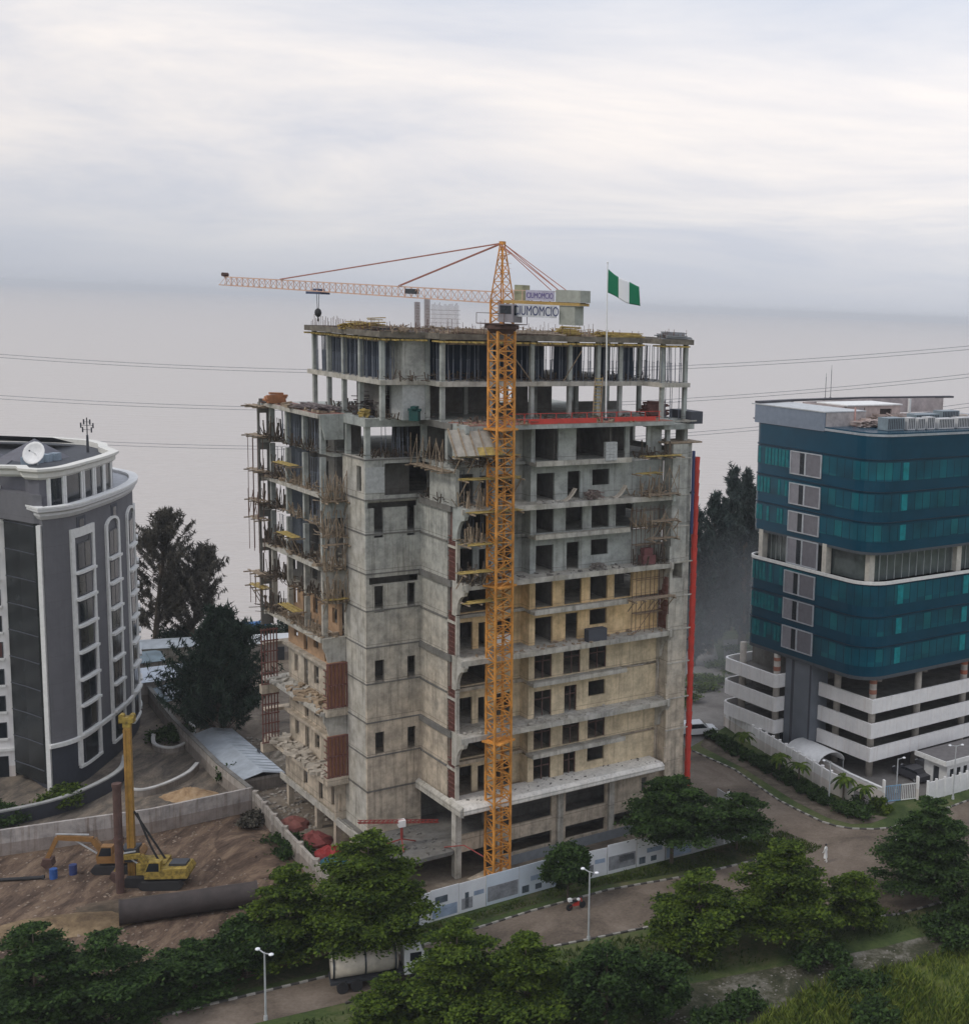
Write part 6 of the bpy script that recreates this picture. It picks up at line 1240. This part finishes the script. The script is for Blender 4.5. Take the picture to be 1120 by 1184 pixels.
# ================================================================ trees
def quads(C,size,up,rg,aspect=1.5,droop=0,thin=1.,vert=0):
    """leaf-sized quads at centres C; up = how horizontal they lie"""
    n=len(C); nr=rg.normal(size=(n,3)); nr[:,2]=np.abs(nr[:,2])+up; nr/=np.linalg.norm(nr,axis=1)[:,None]
    t=rg.normal(size=(n,3)); t-= (t*nr).sum(1)[:,None]*nr; t/=np.linalg.norm(t,axis=1)[:,None]; b_=np.cross(nr,t)
    t[:,2]+=vert; t/=np.linalg.norm(t,axis=1)[:,None]; s=size*rg.uniform(.6,1.3,n)[:,None]; t=t*s*aspect; b_=b_*s*thin
    t[:,2]-=droop*s[:,0]
    V=np.stack([C-t,C-b_*.8,C+t,C+b_*.8],1).reshape(-1,3); return V
def qmesh(name,V,mat):
    n=len(V)//4; me=D.meshes.new(name); me.vertices.add(4*n); me.vertices.foreach_set('co',V.astype(np.float32).ravel()); me.loops.add(4*n); me.loops.foreach_set('vertex_index',np.arange(4*n,dtype=np.int32)); me.polygons.add(n); me.polygons.foreach_set('loop_start',np.arange(0,4*n,4,dtype=np.int32)); me.polygons.foreach_set('loop_total',np.full(n,4,dtype=np.int32)); me.materials.append(mat); me.update(calc_edges=True); me.validate(); return me
def tree(label,x,y,h,w,mat,style='tier',seed=0,group=None,name='broadleaf_tree',dens=1.,leaf=.125,base=.28,lean=(0,0),style2=''):
    rg=np.random.default_rng(seed); r=random.Random(seed); R_=w/2; C=[]; limbs=MB(); T=thing(name,label,'tree',(x,y,0),0,group)
    tw=max(.10,h*.022); limbs.cyl((0,0,-.1),(lean[0]*.5,lean[1]*.5,h*.5),tw,tw*.65,n=8); limbs.cyl((lean[0]*.5,lean[1]*.5,h*.5),(lean[0],lean[1],h*.93),tw*.65,.03,n=6)
    if style=='tier':
        nt_=max(4,int(h/1.25))
        for i in range(nt_):
            f_=i/(nt_-1); z=h*(base+(.95-base)*f_); rad=R_*(1-.80*f_**1.5)*(1+.14*(-1)**i)*r.uniform(.88,1.08)*(.72+.28*min(1,f_*4+.3)); k=max(4,int(3+rad*2.0))
            for j in range(k):
                a=2*math.pi*(j+r.random()*.6)/k+i*1.3; rr_=rad*r.uniform(.72,1.1); ex_,ey_=rr_*math.cos(a)+lean[0]*f_,rr_*math.sin(a)+lean[1]*f_; ez=z+r.uniform(-.3,.35)
                limbs.cyl((lean[0]*f_,lean[1]*f_,z-.35),(ex_*.85,ey_*.85,ez-.1),.055,.02,n=4,cap=False)
                for q in ((.55,.75),(.92,1.))if rad>1.2 else ((.8,.9),):
                    m_=int(330*dens*q[1]); cl=rg.normal(size=(m_,3))*np.array([.46,.46,.085])*(.55+.16*rad)
                    cl[:,2]-=.10*(cl[:,0]**2+cl[:,1]**2); C.append(cl+np.array([ex_*q[0],ey_*q[0],ez]))
        up=1.6
    elif style=='round':
        k=int(26*dens+w*4)
        for j in range(k):
            v=rg.normal(size=3); v/=np.linalg.norm(v); q=r.uniform(.45,1.)**.6; c_=np.array([v[0]*R_*q,v[1]*R_*q,h*(base+1)/2+v[2]*h*(1-base)/2*q*.92]); c_[:2]*=(.75+.25*r.random())
            limbs.cyl((0,0,h*base*1.2),tuple(c_*.85),.05,.015,n=4,cap=False)
            m_=int(380*dens); C.append(c_+rg.normal(size=(m_,3))*np.array([.36,.36,.26])*(.5+.12*w/2))
        up=.7
    elif style=='casu':   # feathery, upswept sprays
        k=int(h*5*dens)
        for j in range(k):
            f_=(j+r.random())/k; z=h*(base+(.97-base)*f_); prof=((1-f_)**.8*.95+.06) if style2=='cone' else (math.sin(math.pi*min(1,.2+f_*.8))**.8)*(1-f_*.35)+.10; rad=R_*prof*r.uniform(.35,1.25); a=r.uniform(0,2*math.pi)
            p0=np.array([lean[0]*f_,lean[1]*f_,z-.8]); rise=.8+rad*.75; p1=p0+np.array([rad*math.cos(a),rad*math.sin(a),rise]); limbs.cyl(tuple(p0),tuple(p0+(p1-p0)*.95),.05,.012,n=4,cap=False)
            for q in range(3):
                d_=(p1-p0)*r.uniform(.3,.6)+rg.normal(size=3)*.35; s0=p0+(p1-p0)*r.uniform(.35,.8); m_=int(20+14*rad/R_)
                t=rg.uniform(0,1.,m_)[:,None]; C.append(s0+d_*t+rg.normal(size=(m_,3))*np.array([.08,.08,.10])*(1+h*.02))
        up=-.2
    C=np.concatenate(C); C[:,2]=np.maximum(C[:,2],.05)
    V=quads(C,leaf,up,rg,2.2 if style=='casu' else 1.35, .0,.42 if style=='casu' else 1.,.7 if style=='casu' else 0); me=qmesh('crown',V,mat); o=D.objects.new('crown',me); COL.objects.link(o); o.parent=T
    limbs.build('trunk',BARK,T); return T
GT='street trees around the unfinished tower'
tree('dark tiered tree at the lower corner of the photo below the ochre soil',-50.6,86.2,8.3,7.8,LEAF_B,seed=1,base=.1,dens=1.1)
tree('second dark tiered tree beside the first, in front of the steel pipe end',-46.0,87.0,7.4,7.4,LEAF_B,seed=2,base=.1,dens=1.1)
tree('low spreading tree between the dark corner trees and the street lamp',-42.2,92.2,3.6,7.0,LEAF_B,seed=3,base=.25)
tree('low leafy tree behind the near lamp, joining the central crown',-39.2,94.6,4.6,5.6,LEAF_B,'round',seed=23,base=.15)
tree('big tiered central tree with pointed top hiding the podium corner',-30.6,96.9,11.0,9.9,LEAF_A,seed=4,base=.30,dens=1.15)
tree('lower half of the central tree pair, next to the big pointed one',-37.0,97.0,8.0,7.6,LEAF_A,seed=5,base=.2,dens=1.1)
tree('wide bright green tiered tree at the bottom middle',-21.6,88.2,8.6,8.6,LEAF_A,seed=6,base=.12,dens=1.2)
tree('bright green tiered tree joined to the wide one at the bottom middle',-16.6,87.6,8.2,8.,LEAF_A,seed=7,base=.12,dens=1.2)
tree('low green tree in front of the tanker cab',-26.4,87.2,4.4,5.6,LEAF_A,seed=8,base=.15)
tree('dark dense round tree right of the bright pair',-11.0,88.9,6.6,6.6,LEAF_B,'round',seed=9,base=.12,dens=1.3)
tree('smaller dark round tree at the edge of the rubble path',-7.2,91.4,4.6,4.8,LEAF_B,'round',seed=10,base=.08,dens=1.2)
tree('small round tree standing against the middle of the hoarding',-17.2,110.,5.2,4.2,LEAF_B,'round',seed=11,base=.22,dens=1.1)
tree('dense umbrella shaped tree at the corner by the debris chute foot',-8.8,118.6,8.6,9.4,LEAF_B,seed=12,base=.45,dens=1.4)
tree('smaller spreading tree beside the umbrella shaped one at the road edge',-2.8,122.6,5.6,7.2,LEAF_B,seed=13,base=.4,dens=1.1)
tree('tiered yellow green tree nearest in the roadside pair right of the second lamp',-5.2,101.2,7.0,8.4,LEAF_A,seed=14,base=.3,dens=1.2)
tree('tallest tree of the roadside pair with a tiered dark crown',1.6,103.6,8.9,8.4,LEAF_A,seed=15,base=.3,dens=1.2)
tree('young tree with pale leaves at the road bend behind the field',7.8,106.6,5.3,5.8,LEAF_A,seed=16,base=.3)
tree('tiered pagoda shaped tree standing alone at the right edge',14.7,112.8,9.6,9.4,LEAF_B,seed=17,base=.26,dens=1.2)
tree('low dark bushy tree under the pagoda shaped one at the edge',18.4,108.5,4.4,6.,LEAF_B,'round',seed=18,base=.05)
# shoreline casuarinas
tree('tall leaning feathery shore tree beside the apartment tower',-90.2,187.5,20.5,10.5,LEAF_O,'casu',seed=20,base=.12,name='casuarina_tree',leaf=.24,dens=1.7,lean=(2.4,0))
tree('second stem of the feathery shore tree, lower and spreading outward',-85.6,188.8,15.,9,LEAF_O,'casu',seed=21,base=.15,name='casuarina_tree',leaf=.24,dens=1.6,lean=(2.6,0))
tree('dense dark pointed casuarina in front of the white roofed sheds',-63.9,148.6,15.6,12.6,LEAF_C,'casu',seed=22,base=.03,name='casuarina_tree',leaf=.26,dens=4.2,style2='cone')
for k,(x,y,h,w_,lab) in enumerate([(-11.8,189,23.5,6.4,'low casuarina close behind the red debris chute'),(-9.6,196,25,6.4,'casuarina second from the debris chute, with a dark dense crown'),(-7.4,212,27,5.4,'slim pointed casuarina midway between chute and glass office'),(-5.0,203,28,5.4,'tallest casuarina, half hidden by the glass office edge'),(-8.6,222,19,4.6,'thin distant casuarina seen in the gap of the row'),(-13.6,200,16,5,'stout casuarina low against the corner pier'),(-3.6,226,22,5,'casuarina furthest back beside the office edge'),(-11,207,14,6,'short bushy casuarina at the foot of the row')]):
    tree(lab,x,y,h,w_,LEAF_D,'casu',seed=40+k,base=.06,name='casuarina_tree',leaf=.3,dens=1.25,group='casuarinas by the shore road')
# shrubs and bushes
def bush(label,x,y,h,w,mat,seed,name='bush',group=None,d=1.):
    rg=np.random.default_rng(seed); C=[]
    for j in range(int(10*d)):
        a=rg.uniform(0,6.28); q=rg.uniform(0,1)**.5*w/2; C.append(np.array([q*math.cos(a),q*math.sin(a),h*rg.uniform(.3,.8)*(1-.4*(q/(w/2))**2)])+rg.normal(size=(int(150*d),3))*np.array([.16*w,.16*w,.17*h])*.6)
    C=np.concatenate(C); C[:,2]=np.abs(C[:,2]); T=thing(name,label,'bush',(x,y,0),0,group); o=D.objects.new('foliage',qmesh('foliage',quads(C,.13,.4,rg,1.6),mat)); COL.objects.link(o); o.parent=T
    mb=MB(); 
    for k in range(5): mb.cyl((0,0,-.05),(rg.uniform(-.3,.3)*w,rg.uniform(-.3,.3)*w,h*.5),.03,.01,n=4)
    mb.build('stem',BARK,T); return T
HB_='hedge bushes along the office fence'
for k in range(16):
    t=k/15; p=Vector((-7.2,156.6)).lerp(Vector((7.6,134.6)),t); bush(('low dark hedge bush at the base of the office fence') ,p.x+rnd.uniform(-.2,.2),p.y-.3,1.+rnd.uniform(0,.4),1.9,LEAF_B,100+k,group=HB_)
bush('wide dark shrub mass at the rounded corner of the office planting',9.4,133.2,1.6,4.,LEAF_B,120,d=1.5)
bush('bright bush by the gate of the white slatted fence',12.2,134.2,1.6,2.2,LEAF_A,121)
bush('green bush row on top of the long black planter, nearest the picture edge',-79.5,118.8,1.9,4.6,LEAF_A,122,d=1.5); bush('green bush row on the long black planter, middle',-74.2,122.2,2.,4.2,LEAF_B,123,d=1.5); bush('green bush row on the long black planter, at its rounded end',-70.6,127.,2.1,4.,LEAF_A,124,d=1.5); bush('dark bush in the small curved planter behind the apartment tower',-69.6,148.,1.8,4.,LEAF_B,125,d=1.5)
bush('weedy bush climbing the mossy site wall',-45.2,117.6,1.6,4.2,LEAF_B,126,d=1.4); bush('brown green bush at the boundary wall corner',-50.2,124,1.4,3.,LEAF_O,127,d=1.3); bush('shrub against the long wall in the yard',-57.5,135.2,2.2,2.6,LEAF_B,128)
for k in range(7): bush('dark shoreline shrub between the sheds and the water',-88+k*4.4,189.5+k*1.9,3.+rnd.uniform(0,1.4),5.,LEAF_C,130+k,group='shoreline shrubs',d=1.3)
for k in range(5): bush('green scrub at the far end of the smoky side road',-12+k*2.6,170+k*9,1.3,6.,LEAF_A,140+k,group='scrub beyond the office',d=1.3)
bush('dark shrub where the rubble path meets the field',4.8,99.6,2.2,3.6,LEAF_B,150,d=1.5); bush('dark shrub running into the bright field grass',7.6,95.6,2.,4.2,LEAF_B,151,d=1.6); bush('round dark shrub deeper in the bright field grass',8.6,91.6,1.8,3.6,LEAF_B,152,d=1.5); bush('blue green shrub at the lower end of the rubble path',-3.6,89.6,1.8,3.4,LEAF_B,153,d=1.4); bush('shrub at the near corner of the rubble path',-1.2,92.6,1.4,3.,LEAF_B,154,d=1.4); bush('broad shrub under the pagoda shaped tree',16.5,105.6,2.4,5.,LEAF_B,155,d=1.6)
# palms in the office planting
def palm(label,x,y,h,seed):
    r=random.Random(seed); T=thing('palm_tree',label,'palm',(x,y,0),r.random()*3,'small palms of the office planting'); MB().cyl((0,0,-.05),(.1,0,h),.13,.09,n=7).build('trunk',BARK,T)
    for k in range(13):
        a=2*math.pi*k/13+r.random()*.3; l=r.uniform(1.3,1.7); mb=MB(); el=r.uniform(.2,.9); P_=[]
        for i in range(8): t=i/7; P_.append(Vector((l*t*math.cos(a)+.1,l*t*math.sin(a),h+el*l*t*.9-1.1*l*t*t*.75)))
        sd=Vector((-math.sin(a),math.cos(a),0))
        for i in range(7):
            w0=.26*math.sin(math.pi*(i+.3)/8); w1=.26*math.sin(math.pi*(i+1.3)/8)
            for sg in (-1,1): mb.add([P_[i],P_[i+1],P_[i+1]+sd*sg*w1-Vector((0,0,.1)),P_[i]+sd*sg*w0-Vector((0,0,.1))],[(0,1,2,3)])
        mb.build('frond',LEAF_A,T)
for k,(x,y,h,lab) in enumerate([(1.2,143.6,2.3,'small palm by the white curved shelter'),(3.4,140.6,2.5,'yellow green palm nearest the single white lamp'),(10.2,134.6,2.4,'small palm leaning over the low forecourt wall end'),(-3.2,151.4,2.2,'small palm half way up the office fence'),(8.2,136.8,2.6,'broad palm at the rounded planting corner')]): palm(lab,x,y,h,60+k)
# ================================================================ field grass, weeds, rubble
rg=np.random.default_rng(5)
def inpoly(x,y,poly):
    c_=np.zeros(len(x),bool); j=len(poly)-1
    for i in range(len(poly)):
        xi,yi=poly[i]; xj,yj=poly[j]; c_^=((yi>y)!=(yj>y))&(x<(xj-xi)*(y-yi)/(yj-yi+1e-9)+xi); j=i
    return c_
def scatter(poly,n):
    xs_=[p[0] for p in poly]; ys_=[p[1] for p in poly]; x=rg.uniform(min(xs_),max(xs_),n); y=rg.uniform(min(ys_),max(ys_),n); m_=inpoly(x,y,poly); return x[m_],y[m_]
def grass(name,label,poly,n,hmin,hmax,wd,mat,patch=.18,thr=-.2):
    x,y=scatter(poly,n); f_=np.sin(x*patch*2+1.3*np.sin(y*patch*1.7))+np.sin(y*patch*2.6+x*patch*.9)+np.sin(x*patch*7+y*patch*5)*.6; keep=f_+rg.normal(size=len(x))*.5>thr; x,y,f_=x[keep],y[keep],f_[keep]
    n=len(x); a=rg.uniform(0,6.28,n); h=rg.uniform(hmin,hmax,n)*(1+.3*np.clip(f_,-1,1.5)); w_=wd*rg.uniform(.6,1.3,n); dx,dy=np.cos(a)*w_,np.sin(a)*w_; b_=rg.uniform(0,6.28,n); lx,ly=np.cos(b_)*h*.55,np.sin(b_)*h*.55
    z=np.zeros(n); V=np.stack([np.stack([x-dx,y-dy,z],1),np.stack([x+dx,y+dy,z],1),np.stack([x+dx*.7+lx*.5,y+dy*.7+ly*.5,h*.7],1),np.stack([x-dx*.3+lx,y-dy*.3+ly,h],1)],1).reshape(-1,3)
    o=D.objects.new(name,qmesh(name,V,mat)); COL.objects.link(o); o['kind']='stuff'; o['label']=label; o['category']='grass'; return o
FP=[(-9,82),(-2,89),(4,95.5),(12,101),(25,110),(60,134),(60,100),(30,78),(0,76)]
sheet('field',FP,.024,ground_mat('bright_field_ground',[(.045,.07,.015),(.09,.115,.025),(.15,.15,.05)],.18,.5,2))
grass('field_grass','rank bright green and yellow grass covering the field',FP,260000,.3,.95,.055,LEAF_G,thr=-1.6)
grass('verge_grass_tufts','short grass along the hoarding verge',[(-28.4,103.9),(-24,107.2),(-19.1,112.),(-14.5,115.),(-7,120.5),(-1.3,125.2),(1.6,127.6),(5.6,123.9),(4.6,122.4),(-1.8,118.9),(-6.6,117.5),(-14.5,113.4),(-20.6,108.5),(-26.6,103.2)],60000,.08,.28,.05,leafmat('verge_blade',(.03,.06,.012),(.10,.13,.03)),thr=-.9)
grass('roadside_grass_tufts','grass and weeds under the near trees and along the kerb',[(-56,78),(-40,84.5),(-31,89.8),(-22,96.6),(-13,102.2),(-8.5,105),(0,107.6),(10,111.4),(24,118),(40,132),(44,130),(22,112.8),(10,105.4),(-6,97),(-8,89),(-19,71),(-40,70)],150000,.1,.45,.06,leafmat('roadside_blade',(.025,.05,.012),(.08,.11,.03)),thr=-.3)
grass('plot_weeds','weeds along the kerb side of the excavated plot',[(-56,86),(-52,87.8),(-41,93.2),(-33.8,99.8),(-37,104),(-44,98),(-56,92)],30000,.1,.45,.06,leafmat('weed_blade',(.03,.055,.012),(.10,.12,.035)),thr=.2)
def stones(name,label,poly,n,s0,s1,mat):
    x,y=scatter(poly,n); mb=MB(); r=random.Random(9)
    for a,b_ in zip(x,y):
        s_=r.uniform(s0,s1); mb.ball((a,b_,s_*.2),s_,5,3,.6); k=len(mb.v)-(2+2*5)
        mb.v[k:]=[(p[0]+r.uniform(-.3,.3)*s_,p[1]+r.uniform(-.3,.3)*s_,max(-.01,p[2]+r.uniform(-.2,.2)*s_)) for p in mb.v[k:]]
    o=mb.build(name,mat,kind='stuff'); o['label']=label; o['category']='rubble'
stones('path_rubble','pale broken rubble strewn along the path beside the field',[(-10,86),(-6,88),(-2,92.5),(4,97.2),(12,102),(11,103.4),(2,99.5),(-4,96),(-9,91)],1300,.03,.12,plain('pale_stone',(.22,.205,.18),.9,var=.4))
stones('site_rubble','small stones and clods strewn over the excavated soil',[(-88,99),(-52.3,88.5),(-41,93.8),(-34.5,99.5),(-39.9,111),(-45.3,117.8),(-51.5,126.5),(-58,121),(-64,117),(-70,113.2)],2200,.05,.16,plain('earthy_stone',(.26,.20,.15),.95,var=.5))
stones('yard_rubble','rubble strewn on the ground at the water side foot of the tower',[(-49,125),(-42,117),(-44,130),(-50,148),(-62,150),(-56,136)],1600,.06,.3,plain('dusty_stone',(.30,.27,.23),.95,var=.5))

# ================================================================ smoke drifting over the side road
m=D.materials.new('drifting_smoke'); m.use_nodes=True; nt=m.node_tree; nt.nodes.remove(nt.nodes['Principled BSDF']); v=N(nt,'ShaderNodeVolumePrincipled'); v.inputs['Color'].default_value=(.90,.95,1,1)
tc=N(nt,'ShaderNodeTexCoord'); gr=N(nt,'ShaderNodeTexGradient',gradient_type='SPHERICAL'); L(nt,tc.outputs['Object'],gr.inputs[0]); no=N(nt,'ShaderNodeTexNoise'); no.inputs['Scale'].default_value=1.6; no.inputs['Detail'].default_value=3; L(nt,tc.outputs['Object'],no.inputs['Vector'])
mu=N(nt,'ShaderNodeMath',operation='MULTIPLY'); L(nt,gr.outputs['Fac'],mu.inputs[0]); L(nt,no.outputs['Fac'],mu.inputs[1]); m2=N(nt,'ShaderNodeMath',operation='MULTIPLY'); m2.inputs[1].default_value=.024; L(nt,mu.outputs[0],m2.inputs[0]); L(nt,m2.outputs[0],v.inputs['Density'])
L(nt,v.outputs[0],nt.nodes['Material Output'].inputs['Volume'])
o=MB().ball((0,0,0),1,24,16).build('smoke',m,smooth=True,kind='stuff'); o.location=(-6.5,180,8); o.scale=(14,30,15); o.rotation_euler=(0,0,R(-12)); o['label']='thin bluish smoke drifting low between the debris chute and the office'; o['category']='smoke'
# ================================================================ people
def person(label,x,y,rz,cloth,arms):
    J=[(0,0,.95),(0,0,1.22),(0,0,1.45),(0,0,1.56),(0,.01,1.68),(.1,0,.9),(.13,.06,.5),(.12,.0,.08),(.12,.16,.04),(-.1,0,.9),(-.14,-.12,.5),(-.13,-.26,.12),(-.13,-.12,.05),(.2,0,1.42),(.26,-.04,1.15),(.27,.1,.93),(-.2,0,1.42),(-.26,.06,1.15),(-.27,.2,.95),(0,.02,1.76)]
    Eg=[(0,1),(1,2),(2,3),(3,4),(0,5),(5,6),(6,7),(7,8),(0,9),(9,10),(10,11),(11,12),(2,13),(13,14),(14,15),(2,16),(16,17),(17,18),(4,19)]
    rad=[.15,.14,.16,.065,.10,.10,.07,.05,.04,.10,.07,.05,.04,.06,.045,.035,.06,.045,.035,.07]
    me=D.meshes.new('person'); me.from_pydata(J,Eg,[]); me.materials.append(cloth); o=D.objects.new('person',me); COL.objects.link(o); sk=o.modifiers.new('s','SKIN'); ly=me.skin_vertices[0] if me.skin_vertices else None
    if ly is None:
        import bmesh; bm=bmesh.new(); bm.from_mesh(me); bm.verts.layers.skin.verify(); bm.to_mesh(me); bm.free(); ly=me.skin_vertices[0]
    for i,r_ in enumerate(rad): ly.data[i].radius=(r_,r_)
    ly.data[0].use_root=True; sb=o.modifiers.new('d','SUBSURF'); sb.levels=1; sb.render_levels=1
    o.location=(x,y,.02); o.rotation_euler=(0,0,rz); tag(o,label,'person')
    MB().ball((0,.015,1.70),.105,10,8,1.15).build('head',plain('brown_skin',(.10,.05,.03),.6) if 'brown_skin' not in D.materials else D.materials['brown_skin'],o,smooth=True)
    MB().ball((0,-.005,1.745),.108,10,8,.9).build('hair',BLACK,o,smooth=True)
    mb=MB(); n=12; vs=[]
    for z_,rr_ in ((.42,.24),(.95,.19),(1.2,.19),(1.44,.2)):
        for i in range(n): a=6.283*i/n; vs.append((rr_*math.cos(a),rr_*.72*math.sin(a),z_))
    mb.add(vs,[(k*n+i,k*n+(i+1)%n,(k+1)*n+(i+1)%n,(k+1)*n+i) for k in range(3) for i in range(n)]); mb.build('robe',cloth,o,smooth=True)
PW=plain('white_robe',(.72,.72,.70),.8,var=.1)
person('person in a long white robe walking on the road below the debris chute',-4.1,134.,R(140),PW,0)
person('person in white clothes walking on the road behind the roadside tree pair',5.8,120.4,R(60),PW,0)
